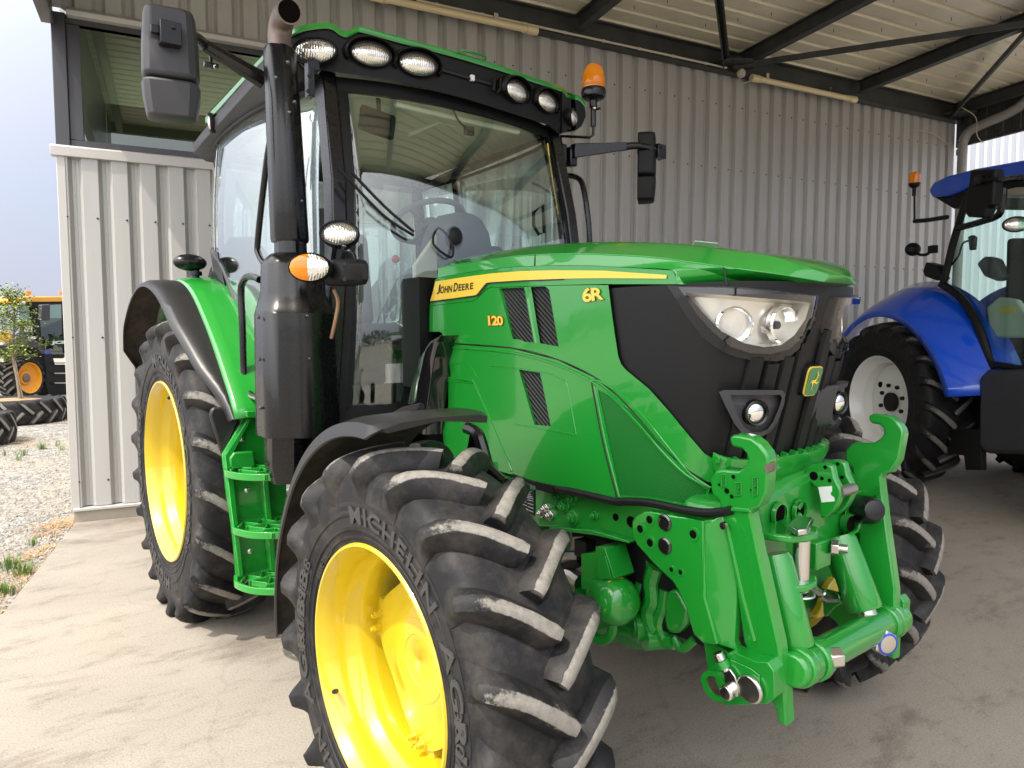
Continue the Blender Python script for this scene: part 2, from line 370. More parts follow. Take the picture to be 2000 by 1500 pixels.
M['perf_black'] = meshmat('fine_black_mesh', (.0055, .0055, .006), (.001, .001, .0012), 260.0, .3)
# ================================================================== SETTING
W0 = V((-2.66976, -1.38069, 0)); WD = V((.20102, .97959, 0)); WN = V((.97959, -.20102, 0))
def wp(t, n, z): return W0 + WD*t + WN*n + V((0, 0, z))
def PW(x, y, off=0):                       # pixel -> (t, z) on the wall plane (offset off)
    p = PN(x, y, W0+WN*off, WN); q = p-W0; return q.dot(WD), p.z

# ---- ground
def concretemat():
    m, t, b = newmat('concrete_slab'); setp(b, Roughness=.72, Specular_IOR_Level=.35)
    co = N(t, "ShaderNodeTexCoord")
    n1 = N(t, "ShaderNodeTexNoise", Scale=.8, Detail=9.0, Roughness=.62); n2 = N(t, "ShaderNodeTexNoise", Scale=6.0, Detail=14.0, Roughness=.78); n3 = N(t, "ShaderNodeTexNoise", Scale=120.0, Detail=4.0)
    mp_ = N(t, "ShaderNodeMapping"); mp_.inputs['Scale'].default_value = (1, .45, 1); mp_.inputs['Rotation'].default_value = (0, 0, R(25))
    t.links.new(co.outputs['Object'], mp_.inputs[0])
    for n in (n1, n2): t.links.new(mp_.outputs[0], n.inputs['Vector'])
    t.links.new(co.outputs['Object'], n3.inputs['Vector'])
    r1 = ramp(t, [(.3, (.225, .20, .168)), (.5, (.285, .255, .215)), (.72, (.325, .29, .243))]); t.links.new(n1.outputs[0], r1.inputs[0])
    r2 = ramp(t, [(.30, (.55, .53, .50)), (.47, (1, 1, 1)), (.8, (1.12, 1.10, 1.07))]); t.links.new(n2.outputs[0], r2.inputs[0])
    mu = N(t, "ShaderNodeMix", data_type='RGBA', blend_type='MULTIPLY'); mu.inputs[0].default_value = 1
    t.links.new(r1.outputs[0], mu.inputs[6]); t.links.new(r2.outputs[0], mu.inputs[7])
    # stains
    n4 = N(t, "ShaderNodeTexNoise", Scale=1.7, Detail=7.0, Roughness=.68, Distortion=.4); t.links.new(mp_.outputs[0], n4.inputs['Vector'])
    r4 = ramp(t, [(.57, (0, 0, 0)), (.70, (.7, .7, .7))]); t.links.new(n4.outputs[0], r4.inputs[0])
    m2 = N(t, "ShaderNodeMix", data_type='RGBA'); m2.inputs[7].default_value = (.12, .095, .075, 1)
    t.links.new(r4.outputs[0], m2.inputs[0]); t.links.new(mu.outputs[2], m2.inputs[6])
    # small dark spots
    vo = N(t, "ShaderNodeTexVoronoi", Scale=1.6); t.links.new(co.outputs['Object'], vo.inputs['Vector'])
    r5 = ramp(t, [(.012, (.75, .75, .75)), (.03, (0, 0, 0))]); t.links.new(vo.outputs['Distance'], r5.inputs[0])
    m3 = N(t, "ShaderNodeMix", data_type='RGBA'); m3.inputs[7].default_value = (.10, .085, .07, 1)
    t.links.new(r5.outputs[0], m3.inputs[0]); t.links.new(m2.outputs[2], m3.inputs[6]); t.links.new(m3.outputs[2], b.inputs['Base Color'])
    gr = ramp(t, [(.34, (.78, .77, .75)), (.5, (1, 1, 1)), (.68, (1.10, 1.10, 1.10))]); t.links.new(n3.outputs[0], gr.inputs[0])
    m4 = N(t, "ShaderNodeMix", data_type='RGBA', blend_type='MULTIPLY'); m4.inputs[0].default_value = 1; t.links.new(m3.outputs[2], m4.inputs[6]); t.links.new(gr.outputs[0], m4.inputs[7])
    ck = N(t, "ShaderNodeTexVoronoi", Scale=.42, feature='DISTANCE_TO_EDGE'); nd = N(t, "ShaderNodeTexNoise", Scale=2.2, Detail=6.0); vm = N(t, "ShaderNodeVectorMath", operation='MULTIPLY_ADD'); vm.inputs[1].default_value = (.35, .35, 0)
    t.links.new(co.outputs['Object'], nd.inputs['Vector']); t.links.new(nd.outputs['Color'], vm.inputs[0]); t.links.new(co.outputs['Object'], vm.inputs[2]); t.links.new(vm.outputs[0], ck.inputs['Vector'])
    r6 = ramp(t, [(.0, (.16, .16, .16)), (.002, (0, 0, 0))]); t.links.new(ck.outputs['Distance'], r6.inputs[0])
    m5 = N(t, "ShaderNodeMix", data_type='RGBA'); m5.inputs[7].default_value = (.11, .095, .08, 1); t.links.new(r6.outputs[0], m5.inputs[0]); t.links.new(m4.outputs[2], m5.inputs[6]); t.links.new(m5.outputs[2], b.inputs['Base Color'])
    bp = N(t, "ShaderNodeBump", Strength=.25, Distance=.003); t.links.new(n3.outputs[0], bp.inputs['Height'])
    b2 = N(t, "ShaderNodeBump", Strength=.25, Distance=.01); t.links.new(n2.outputs[0], b2.inputs['Height']); t.links.new(bp.outputs[0], b2.inputs['Normal']); t.links.new(b2.outputs[0], b.inputs['Normal'])
    return m
M['concrete'] = concretemat()
def gravelmat():
    m, t, b = newmat('gravel_ground'); setp(b, Roughness=.9, Specular_IOR_Level=.2)
    co = N(t, "ShaderNodeTexCoord"); vo = N(t, "ShaderNodeTexVoronoi", Scale=22.0); vo2 = N(t, "ShaderNodeTexVoronoi", Scale=22.0, feature='DISTANCE_TO_EDGE'); n1 = N(t, "ShaderNodeTexNoise", Scale=.5, Detail=7.0)
    for n in (vo, vo2, n1): t.links.new(co.outputs['Object'], n.inputs['Vector'])
    r1 = ramp(t, [(.2, (.13, .125, .115)), (.5, (.23, .22, .20)), (.85, (.34, .325, .295))]); t.links.new(vo.outputs['Color'], r1.inputs[0])
    r2 = ramp(t, [(.42, (0, 0, 0)), (.62, (.8, .8, .8))]); t.links.new(n1.outputs[0], r2.inputs[0])
    mx_ = N(t, "ShaderNodeMix", data_type='RGBA'); mx_.inputs[7].default_value = (.30, .26, .20, 1); t.links.new(r2.outputs[0], mx_.inputs[0]); t.links.new(r1.outputs[0], mx_.inputs[6]); t.links.new(mx_.outputs[2], b.inputs['Base Color'])
    bp = N(t, "ShaderNodeBump", Strength=.9, Distance=.02); t.links.new(vo2.outputs['Distance'], bp.inputs['Height']); t.links.new(bp.outputs[0], b.inputs['Normal'])
    return m
M['gravel'] = gravelmat()
SE = (V((-2.70, -1.372, 0)), V((-.5, -1.985, 0)))          # left edge of the slab
sdir = (SE[1]-SE[0]).normalized()
g = MB(); g.poly([(-600, -600, -.05), (600, -600, -.05), (600, 600, -.05), (-600, 600, -.05)])
ground = kind(g.build('ground', M['gravel']), 'structure')
a = SE[0]-sdir*0.02; b_ = SE[0]+sdir*16
g = MB(); g.prism([a, b_, b_+WD*34, a+WD*34], (0, 0, -.12))
slab = kind(g.build('concrete_slab', M['concrete'], bevel=.008), 'structure')
# loose stones along the visible gravel
M['stone'] = simple('crushed_stone', (.25, .24, .22), .9, colvar=.45, cscale=9, bump=.4, bscale=60)
g = MB(); rs = random.Random(3)
for i in range(5200):
    px = rs.uniform(-60, 150); py = 790+390*rs.random()**1.5; p = PZ(px, py, -.05)
    if (p-SE[0]).cross(sdir).z < -.02 or (p-W0).dot(WN) < -.2 and (p-W0).dot(WD) > -.1: 
        continue
    s_ = rs.uniform(.007, .022)*(1 if rs.random() < .93 else 1.8); q = []
    for (x, y, z) in ((1, 0, 0), (.2, .9, .1), (-.9, .3, 0), (-.5, -.8, .1), (.5, -.7, 0)):
        q.append(V((x*s_*rs.uniform(.7, 1.2), y*s_*rs.uniform(.7, 1.2), z*s_)))
    Mz = Matrix.Rotation(rs.uniform(0, 6.3), 3, 'Z'); q = [p+Mz @ e+V((0, 0, .001)) for e in q]
    top = [p+Mz @ V((rs.uniform(-.4, .4)*s_, rs.uniform(-.4, .4)*s_, s_*rs.uniform(.5, .95)))]
    g.add(q+top, [(i_, (i_+1) % 5, 5) for i_ in range(5)])
kind(g.build('gravel', M['stone'], smooth=False, merge=0, recalc=False), 'stuff')
# dry straw and green tufts at the slab edge
M['straw'] = simple('dry_straw', (.42, .27, .14), .9, colvar=.4, cscale=30)
M['grass'] = simple('green_weeds', (.115, .19, .035), .8, colvar=.4, cscale=20)
def tuft(g, p, n, h, spread, rs, m=0, lie=0.):
    for i in range(n):
        a_ = rs.uniform(0, 6.28); d = V((math.cos(a_), math.sin(a_), 0)); b0 = p+d*rs.uniform(0, spread); hh = h*rs.uniform(.5, 1.1); ln = rs.uniform(.2, .9)+lie*3
        s_ = V((-d.y, d.x, 0))*rs.uniform(.002, .0045); tip = b0+d*hh*ln*.6+V((0, 0, hh*(1-.8*lie))); mid = b0+d*hh*ln*.2+V((0, 0, hh*(.6-.4*lie)))
        g.add([b0-s_, b0+s_, mid+s_*.8, mid-s_*.8, tip], [(0, 1, 2, 3), (3, 2, 4)], m)
rs = random.Random(11); g = MB()
for (x, y, n, s_) in ((20, 1110, 90, .12), (45, 1122, 90, .10), (10, 1160, 60, .1), (62, 1065, 22, .06), (47, 890, 30, .05), (35, 900, 16, .06), (82, 878, 40, .05), (128, 790, 30, .2), (120, 880, 14, .05), (10, 890, 10, .06), (112, 872, 14, .04)):
    tuft(g, PZ(x, y, -.05), n, .085 if y > 1000 else .13, s_, rs)
kind(g.build('weeds', M['grass'], merge=0, recalc=False), 'stuff')
g = MB()
for i in range(60):
    k = rs.random(); p = SE[0]+sdir*(k*2.6-.3)+V((sdir.y, -sdir.x, 0))*rs.uniform(.02, .22); p.z = -.05
    tuft(g, p, 16, .05, .09, rs, 0, .8)
for (x, y, n) in ((118, 1022, 220), (95, 1030, 120), (30, 866, 160), (45, 860, 120), (60, 868, 80), (20, 880, 60), (128, 1000, 60), (70, 1085, 120), (0, 1180, 90), (125, 826, 120)):
    tuft(g, PZ(x, y, -.05), n, .04, .22, rs, 0, .8)
kind(g.build('dry_straw', M['straw'], merge=0, recalc=False), 'stuff')

# ---- metal shed the tractor stands under
def claddingmat(name, col):
    m, t, b = newmat(name); setp(b, Roughness=.38, Metallic=.12, Specular_IOR_Level=.5)
    co = N(t, "ShaderNodeTexCoord"); n = N(t, "ShaderNodeTexNoise", Scale=1.3, Detail=8.0, Roughness=.7); mp_ = N(t, "ShaderNodeMapping"); mp_.inputs['Scale'].default_value = (3, 3, .35)
    t.links.new(co.outputs['Object'], mp_.inputs[0]); t.links.new(mp_.outputs[0], n.inputs['Vector'])
    r_ = ramp(t, [(.3, tuple(c*.88 for c in col)), (.65, col), (.9, tuple(c*1.04 for c in col))]); t.links.new(n.outputs[0], r_.inputs[0]); t.links.new(r_.outputs[0], b.inputs['Base Color'])
    n2 = N(t, "ShaderNodeTexNoise", Scale=3.0, Detail=2.0); t.links.new(co.outputs['Object'], n2.inputs['Vector'])
    bp = N(t, "ShaderNodeBump", Strength=.12, Distance=.01); t.links.new(n2.outputs[0], bp.inputs['Height']); t.links.new(bp.outputs[0], b.inputs['Normal'])
    return m
M['cladding'] = claddingmat('grey_steel_cladding', (.48, .472, .455))
M['cladding_far'] = claddingmat('pale_steel_cladding', (.50, .52, .56))
M['trim'] = simple('grey_metal_flashing', (.50, .48, .46), .4, metal=.1, noise=.05)
M['plinth'] = simple('concrete_plinth', (.36, .32, .26), .85, colvar=.15)
M['iron'] = simple('dark_painted_steel', (.040, .044, .042), .5, noise=.1, colvar=.35, cscale=4)
M['frame_dark'] = simple('anthracite_window_frame', (.05, .05, .06), .4, coat=.2)
M['sheet'] = claddingmat('cream_roof_sheet', (.84, .78, .60))
M['pvc'] = simple('cream_plastic_pipe', (.55, .50, .40), .35, coat=.3)
M['tube'] = simple('aged_diffuser_plastic', (.72, .60, .36), .3, coat=.4)
M['pipe'] = simple('grey_drainpipe', (.34, .33, .31), .4, noise=.08)
shed = thing('metal_shed', 'grey metal shed with corrugated wall, corner window and open lean-to roof on dark steel beams', 'shed', W0)
SH = Matrix.Translation(-W0)
def sb(mb, name, mat, **k):                 # part of the shed, in shed-local coordinates
    mb.xf(SH); return mb.build(name, mat, shed, **k)
PITCHW = .2215
def cladding(t0, t1, z0, z1, n0=0., dep=.046, phase=.055):
    """trapezoidal cladding: wide outer flats, narrow recessed grooves"""
    g = MB(); cols = []
    k0 = math.floor((t0-phase)/PITCHW)-1; k1 = math.ceil((t1-phase)/PITCHW)+1; pr = []
    for k in range(k0, k1+1):
        b0 = phase+k*PITCHW
        pr += [(b0, 0), (b0+.003, -.001), (b0+.030, -dep), (b0+.046, -dep), (b0+.049, -dep+.004), (b0+.055, -dep+.004), (b0+.058, -dep), (b0+.078, -dep), (b0+.105, -.001), (b0+.108, 0)]
    pr = [(t, d) for t, d in pr if t0 < t < t1]
    d0 = 0; pr = [(t0, d0)]+pr+[(t1, 0)]
    g.grid([[wp(t, n0+d, z0) for t, d in pr], [wp(t, n0+d, z1) for t, d in pr]]); return g
T1 = 11.86
def screws(g, tmin, zs):
    for zz in zs:
        for k in range(0, 54):
            t = .055+k*PITCHW-.015
            if t > tmin: g.lathe([(.010, -.001), (.010, .003), (.006, .006), (0, .007)], wp(t, 0, zz), WN, 6, m=1)
g = cladding(0, T1, .128, 3.165); screws(g, 0, (.35, 1.6, 2.62)); sb(g, 'lower_cladding', [M['cladding'], M['iron']], smooth=False)
g = cladding(0, T1, 4.33, 5.4); g2 = cladding(1.95, T1, 3.165, 4.33); g.add(g2.v, g2.f); screws(g, 2, (3.75, 4.55)); sb(g, 'upper_cladding', [M['cladding'], M['iron']], smooth=False)
g = MB(); g.prism([wp(-.005, .012, 0), wp(T1, .012, 0), wp(T1, .012, .10), wp(-.005, .012, .10)], -WN*.2); sb(g, 'plinth', M['plinth'])
g = MB(); g.prism([wp(-.01, .04, .098), wp(T1, .04, .098), wp(T1, .04, .122), wp(-.01, .04, .122)], -WN*.09); sb(g, 'base_flashing', M['trim'], bevel=.003)
g = MB(); g.prism([wp(-.022, .006, .12), wp(.042, .006, .12), wp(.042, .006, 3.16), wp(-.022, .006, 3.16)], -WN*.12); sb(g, 'corner_flashing', M['trim'], bevel=.004)
g = MB()                                    # side wall and rear volume behind the corner
g.prism([wp(-.0, -.12, .1), wp(-.0, -.12, 3.16), wp(0, -9, 3.16), wp(0, -9, .1)], WD*.08); g.prism([wp(-.0, -.5, 3.16), wp(-.0, -.5, 5.4), wp(0, -9, 5.4), wp(0, -9, 3.16)], WD*.08)
sb(g, 'side_wall', M['cladding'])
g = MB(); g.prism([wp(.1, -.06, 3.17), wp(2.1, -.06, 3.17), wp(2.1, -5, 3.17), wp(.1, -5, 3.17)], V((0, 0, -.05))); g.prism([wp(.09, -5, 3.17), wp(2.1, -5, 3.17), wp(2.1, -5, 5), wp(.09, -5, 5)], WN*.05)
sb(g, 'inner_room', M['interior'])
# window at the corner
win = MB(); zb, zt = 3.20, 4.30; t0, t1 = .085, 1.95
for (a0, a1, c0, c1) in ((t0, t1, zb, zb+.07), (t0, t1, zt-.08, zt), (t0, t0+.10, zb+.07, zt-.08), (t1-.08, t1, zb+.07, zt-.08)):
    win.prism([wp(a0, -.02, c0), wp(a1, -.02, c0), wp(a1, -.02, c1), wp(a0, -.02, c1)], -WN*.06)
wf = sb(win, 'window', M['frame_dark'], bevel=.004)
g = MB(); g.prism([wp(t0+.09, -.05, zb+.06), wp(t1-.07, -.05, zb+.06), wp(t1-.07, -.05, zt-.07), wp(t0+.09, -.05, zt-.07)], -WN*.006); g.xf(SH); g.build('pane', M['winglass'], wf)
g = MB(); g.prism([wp(-.02, .0, zb-.02), wp(t0, .0, zb-.02), wp(t0, .0, zt), wp(-.02, .0, zt)], -WN*.1); sb(g, 'corner_post', M['frame_dark'], bevel=.006)
g = MB()                                    # sill and head flashings
g.prism([wp(-.06, .026, 3.12), wp(-.06, .026, 3.20), wp(-.06, .01, 3.212), wp(-.06, -.06, 3.222), wp(-.06, -.06, 3.12)], WD*2.05)
sb(g, 'window_sill', M['trim'], bevel=.004)
g = MB(); g.prism([wp(.10, .05, 4.27), wp(.10, .06, 4.31), wp(.10, .02, 4.345), wp(.10, -.05, 4.345), wp(.10, -.05, 4.27)], WD*1.9); sb(g, 'window_head_flashing', M['trim'], bevel=.004)
# roof: beam along the wall, rafters outward, cream sheets with ribs running along the wall, bracing
ZB0, ZB1 = 4.915, 5.17
def ibeam(g, A, B, h, w_, tf=.012, tw=.009):
    A, B = V(A), V(B); d = (B-A).normalized(); up = V((0, 0, 1)); s_ = d.cross(up).normalized()
    pr = [(-w_/2, 0), (w_/2, 0), (w_/2, tf), (tw/2, tf), (tw/2, h-tf), (w_/2, h-tf), (w_/2, h), (-w_/2, h), (-w_/2, h-tf), (-tw/2, h-tf), (-tw/2, tf), (-w_/2, tf)]
    g.prism([A+s_*x+up*y for x, y in pr], B-A)
g = MB(); ibeam(g, wp(-.0, .075, ZB0), wp(T1+.2, .075, ZB0), ZB1-ZB0, .12); sb(g, 'wall_beam', M['iron'])
NF = 7.6
RISE = .035                                  # the sheets climb slightly away from the wall
for t in (.15, 2.6, 5.0, 7.42, 9.62, 11.83):
    g = MB(); ibeam(g, wp(t, .14, 5.0), wp(t, NF, 5.0+RISE*NF), .17, .10); sb(g, 'rafter', M['iron'])
for (A, B) in ((wp(7.25, .16, 4.99), wp(11.6, 4.6, 5.0+RISE*4)), (wp(7.15, .16, 4.99), wp(2.8, 4.4, 5.0+RISE*4)), (wp(11.7, .16, 4.99), wp(7.6, 4.4, 5.0+RISE*4))):
    g = MB(); d = (B-A).normalized(); s_ = d.cross(V((0, 0, 1))).normalized()
    g.prism([A+s_*.04, A-s_*.04, A-s_*.04+V((0, 0, .012)), A+s_*.04+V((0, 0, .012))], B-A); g.prism([A+s_*.04, A+s_*.028, A+s_*.028+V((0, 0, -.06)), A+s_*.04+V((0, 0, -.06))], B-A); sb(g, 'brace', M['iron'])
for t in (7.2, 11.72):                       # gusset plates with bolt heads
    g = MB(); g.prism([wp(t-.22, .13, 4.985), wp(t+.30, .13, 4.985), wp(t+.34, .22, 4.985), wp(t+.1, .45, 4.985), wp(t-.2, .32, 4.985)], V((0, 0, -.012)))
    for dt, dn in ((-.12, .2), (-.06, .28), (.05, .2), (.15, .2), (.24, .2), (.1, .32)): g.cyl(wp(t+dt, dn, 4.972), wp(t+dt, dn, 4.955), .014, n=6)
    sb(g, 'gusset_plate', M['iron'])
g = MB(); pr = []; k = 0; PR = .255
while k*PR < NF+.3:
    x = k*PR-.3; pr += [(x, 0), (x+.185, 0), (x+.2, .035), (x+.24, .035)]; k += 1
g.grid([[wp(-.08, n, ZB1+.006+RISE*max(n, 0)+d) for n, d in pr], [wp(12.25, n, ZB1+.006+RISE*max(n, 0)+d) for n, d in pr]])
rs = random.Random(5)              # roofing screw tips poking through the sheets
for k in range(0, 33):
    for j in range(0, 12):
        n = k*PR-.3+.09; t = .7+j*1.0+.25*((k % 3)-1)
        if n < .2: continue
        g.cyl(wp(t, n, ZB1+.006+RISE*n), wp(t, n, ZB1-.03+RISE*n), .0035, n=5, m=1)
sb(g, 'roof_sheet', [M['sheet'], M['iron']], smooth=False)
g = MB(); g.prism([wp(-.10, -9, 5.43), wp(12.3, -9, 5.43), wp(12.3, -.3, 5.43), wp(-.1, -.3, 5.43)], V((0, 0, .05))); sb(g, 'rear_roof', M['sheet'])
# side apron at the left end, gutter board at the right end
g = MB(); g.prism([wp(-.07, 0.0, 4.22), wp(-.07, NF, 4.22), wp(-.07, NF, 5.62), wp(-.07, 0.0, 5.42)], WD*.07); g.prism([wp(-.085, 0, 4.19), wp(.012, 0, 4.19), wp(.012, 0, 4.23), wp(-.085, 0, 4.23)], WN*NF); sb(g, 'side_apron', M['frame_dark'], bevel=.003)
g = MB(); g.prism([wp(12.05, .0, 4.56), wp(12.05, NF, 4.7), wp(12.05, NF, 5.4), wp(12.05, 0., 5.2)], WD*.05)
for k in range(36):
    n = .1+k*.24; g.prism([wp(12.05, n, 4.62), wp(12.05, n+.13, 4.62), wp(12.035, n+.115, 4.62), wp(12.035, n+.015, 4.62)], V((0, 0, .55)))
sb(g, 'gutter_board', M['iron'])
for t in (-.02, 11.83):
    g = MB(); g.box(wp(t, NF-.1, 2.5), (.16, .16, 5.0)); sb(g, 'front_post', M['iron'])
g = MB(); ibeam(g, wp(-.0, NF-.05, 5.0+RISE*NF), wp(12.1, NF-.05, 5.0+RISE*NF), .25, .12); sb(g, 'front_beam', M['iron'])
g = MB(); g.prism([wp(11.86, .008, .1), wp(12.0, .008, .1), wp(12.0, .008, 5.1), wp(11.86, .008, 5.1)], -WN*.4); sb(g, 'end_post', M['trim'])
pz = [wp(12.02, 1.05, 5.02), wp(12.0, .95, 4.93), wp(12.0, .75, 4.86), wp(12.0, .4, 4.80), wp(12.0, .22, 4.74), wp(12.0, .14, 4.6), wp(12.0, .13, 4.4), wp(12.0, .13, 0.02)]
g = MB(); g.tube(pz[:6], .072, 14, smooth=5); g.cyl(pz[5], pz[7], .068, n=14); g.cyl(wp(12, .13, 4.42), wp(12, .13, 4.5), .078, n=14); sb(g, 'downpipe', M['pipe'])

# ---- fittings hung on the shed
def tube_light(t0, t1, label):
    o = thing('tube_light', label, 'lamp', wp(t0, .2, 4.87), 0, 'weatherproof tube lights along the wall beam')
    Mi = Matrix.Translation(-wp(t0, .2, 4.87)); z = 4.87
    g = MB(); g.cyl(wp(t0+.1, .2, z), wp(t1-.1, .2, z), .036, n=18); g.xf(Mi); g.build('diffuser', M['tube'], o)
    g = MB()
    for a, b, c in ((t0, t0+.13, t0+.16), (t1-.13, t1, t1-.16)): g.cyl(wp(a, .2, z), wp(b, .2, z), .045, n=18); g.cyl(wp(c-.02, .2, z), wp(c+.02, .2, z), .041, n=18); g.cut()
    g.xf(Mi); g.build('end_cap', M['tube'], o, bevel=.004)
    g = MB()
    for a in (t0+.28, t1-.5): g.prism([wp(a, .16, z+.02), wp(a+.05, .16, z+.02), wp(a+.05, .16, z+.11), wp(a, .16, z+.11)], WN*.02); g.cut()
    g.xf(Mi); g.build('hanger', M['chrome'], o)
    return o
tube_light(2.62, 4.44, 'cream tube light above the green cab, left of the orange beacon')
tube_light(7.52, 9.46, 'cream tube light under the wall beam near the downpipe')
g = MB(); g.tube([wp(3.1, .155, 4.945), wp(5, .155, 4.945), wp(7.15, .155, 4.945)], .013, 8)
for k in range(8): g.cyl(wp(3.3+k*.5, .155, 4.945), wp(3.33+k*.5, .155, 4.945), .018, n=8)
tag(g.build('cable_conduit', M['pvc']), 'long cream cable conduit along the bottom of the dark wall beam', 'conduit')
g = MB(); p = wp(7.36, .17, 4.90); g.lathe([(.055, 0), (.055, .035), (.05, .045), (0, .046)], p, WN, 18); g.tube([p+V((0, 0, -.05)), p+V((0, 0, -.12)), wp(7.45, .2, 4.80), wp(7.64, .2, 4.87)], .006, 6, smooth=5)
tag(g.build('junction_box', M['pvc']), 'round cream junction box beside the right tube light', 'junction box')
g = MB(); g.tube([wp(10.9, .02, 4.68), wp(11.2, .05, 4.70), wp(11.5, .06, 4.66), wp(11.8, .06, 4.55)], .006, 6, smooth=6); g.tube([wp(11.5, .4, 5.0), wp(11.7, .5, 4.85), wp(11.75, .5, 4.6), wp(11.9, .5, 4.5)], .006, 6, smooth=6)
tag(g.build('loose_cable', M['pvc']), 'thin loose cable drooping on the wall next to the downpipe', 'cable')

# ---- neighbouring shed seen past the end of the wall
nb = thing('neighbour_shed', 'pale corrugated shed beyond the end of the wall, behind the blue tractor', 'shed', wp(12.4, -.9, 0))
g = MB(); pr = []
for k in range(-6, 90):
    b0 = 12.2+k*.25-.4; pr += [(b0, 0), (b0+.03, -.035), (b0+.09, -.035), (b0+.12, 0)]
g.grid([[wp(t, -.9+d, .0) for t, d in pr], [wp(t, -.9+d, 6.4) for t, d in pr]]); g.xf(Matrix.Translation(-wp(12.4, -.9, 0))); g.build('cladding', M['cladding_far'], nb, smooth=False)
g = MB(); g.prism([wp(10.8, -.95, 6.4), wp(34, -.95, 6.4), wp(34, -8, 6.9), wp(10.8, -8, 6.9)], V((0, 0, .1))); g.xf(Matrix.Translation(-wp(12.4, -.9, 0))); g.build('roof', M['sheet'], nb)
# ================================================================== GREEN TRACTOR
T = thing('tractor', 'big green tractor with yellow rims, black exhaust and open front linkage', 'tractor')

# ---- wheels -------------------------------------------------------
def tyre_profile(W2, Rc, rr):
    return [(0, Rc+.006), (.35*W2, Rc+.003), (.65*W2, Rc-.006), (.84*W2, Rc-.02), (.94*W2, Rc-.045), (1.0*W2, Rc-.085), (1.035*W2, lerp(Rc, rr, .52)), (1.02*W2, lerp(Rc, rr, .70)), (.975*W2, lerp(Rc, rr, .86)), (.95*W2, rr+.012), (.93*W2, rr-.006), (.86*W2, rr-.012)]
def make_tyre(name, Ro, W2, rr, nl, lug, side, parent, mats, worn_side=None, seg=None, twist=.15, wt=.020, wb=.036, phase=0.):
    """tyre round the local Y axis, outer face toward side*Y; V treads point forward at the top"""
    Rc = Ro-lug; WEAR = {}; g = MB(); prof = catmull([V((a, b, 0)) for a, b in tyre_profile(W2, Rc, rr)], 4)
    hp = [(p.x, p.y) for p in prof]; full = [(-a, b) for a, b in hp[::-1]]+hp[1:]
    n = seg or 120
    def at(w_, r_, ph): return V((r_*math.cos(ph), w_*side, r_*math.sin(ph)))
    g.grid([[at(a, b, 2*math.pi*i/n) for a, b in full] for i in range(n)], 0, cu=True)
    # rings on the sidewall
    for q in (.62, .80, .9):
        rq = lerp(Rc, rr, q); wq = next(a for a, b in reversed(hp) if b >= rq) if False else interp(sorted((b, a) for a, b in hp if b < Rc-.05), rq)
        g.grid([[at(wq+.0035*k2, rq+d, 2*math.pi*i/n) for d, k2 in ((-.006, -.2), (-.003, 1), (.003, 1), (.006, -.2))] for i in range(n)], 0, cu=True)
    # arc length table of the half profile
    L = [0]
    for p, q in zip(prof, prof[1:]): L.append(L[-1]+(q-p).length)
    def on(u):
        u = max(u, 0); i = 0
        while i < len(L)-2 and L[i+1] < u: i += 1
        t = (u-L[i])/(L[i+1]-L[i]); p = lerp(prof[i], prof[i+1], t); d = (prof[i+1]-prof[i]).normalized(); return p, V((-d.y, d.x, 0))*-1 if False else V((-d.y, d.x))
    ush = next(L[i] for i, p in enumerate(prof) if p.x >= .90*W2); uend = next(L[i] for i, p in enumerate(prof) if p.y <= Rc-.095)
    def lugmesh(ph0, sgn):
        rows = []; K = 15
        for k in range(K+1):
            q = k/K
            if q < .72: s_ = q/.72; u = s_*ush-.012*(1-s_); h = lug*(1-.10*(1-s_)) ; tail = 0
            else: tail = (q-.72)/.28; s_ = 1; u = ush+(uend-ush)*tail; h = lug*(.98-tail*1.0)*(1-.35*math.sin(math.pi*tail))
            p, nn = on(abs(u)); wv = p.x if u >= 0 else -p.x
            c = twist*(max(u, -.02)/ush if u < ush else 1+.10*tail)
            c = twist*(1.12*s_-.12*s_*s_)+.10*twist*tail
            aw = wt*(1.02-.10*math.sin(math.pi*min(q/.72, 1)))*(1+.55*tail); bw = wb*(1+.45*tail)
            if k == 0: aw *= .8; bw *= .75
            # tangent direction of the lug on the unrolled surface
            dw, dc = ush/.72*.72, twist*(1.12-.24*s_); ln = math.hypot(dw, dc); tx, ty = dw/ln, dc/ln   # along lug (lateral, circumferential)
            if tail > 0: tx, ty = 1, .25
            r_ = p.y
            def pt(e, hh):
                uu = u-e*ty; pp, n2 = on(abs(uu)); ww = pp.x if uu >= 0 else -pp.x; nx = n2.x if uu >= 0 else -n2.x
                ph = ph0+(c+e*tx)/Ro
                return at(sgn*(ww+nx*hh), pp.y+n2.y*hh, ph)
            hh = max(h, .0)
            rows.append([pt(-bw, -.004), pt(-bw*.94, hh*.2), pt(-(aw+.004), hh*.93), pt(-aw, hh), pt(0, hh+.0015), pt(aw, hh), pt(aw+.004, hh*.93), pt(bw*.94, hh*.2), pt(bw, -.004)])
        v0 = len(g.v)
        for k in range(len(rows)):
            q = k/K; f = 1 if q < .45 else max(0, 1-(q-.45)/.27*.62) if q < .73 else max(0, .3-(q-.73)*3)
            for j, wv_ in enumerate((0, 0, .22, .78, 1, .78, .22, 0, 0)): WEAR[v0+k*9+j] = wv_*f
        g.add(*lugfaces(rows), 0); base = len(g.f)
    def lugfaces(rows):
        b = len(rows[0]); P = [p for r_ in rows for p in r_]
        F = [(i*b+j, i*b+j+1, (i+1)*b+j+1, (i+1)*b+j) for i in range(len(rows)-1) for j in range(b-1)]
        F += [tuple(range(b)), tuple((len(rows)-1)*b+j for j in range(b))]
        return P, F
    for i in range(nl):
        lugmesh(2*math.pi*(i+phase)/nl, 1); lugmesh(2*math.pi*(i+.5+phase)/nl, -1)
    o = g.build(name, mats[:1], parent, sharp=40, merge=0, recalc=True)
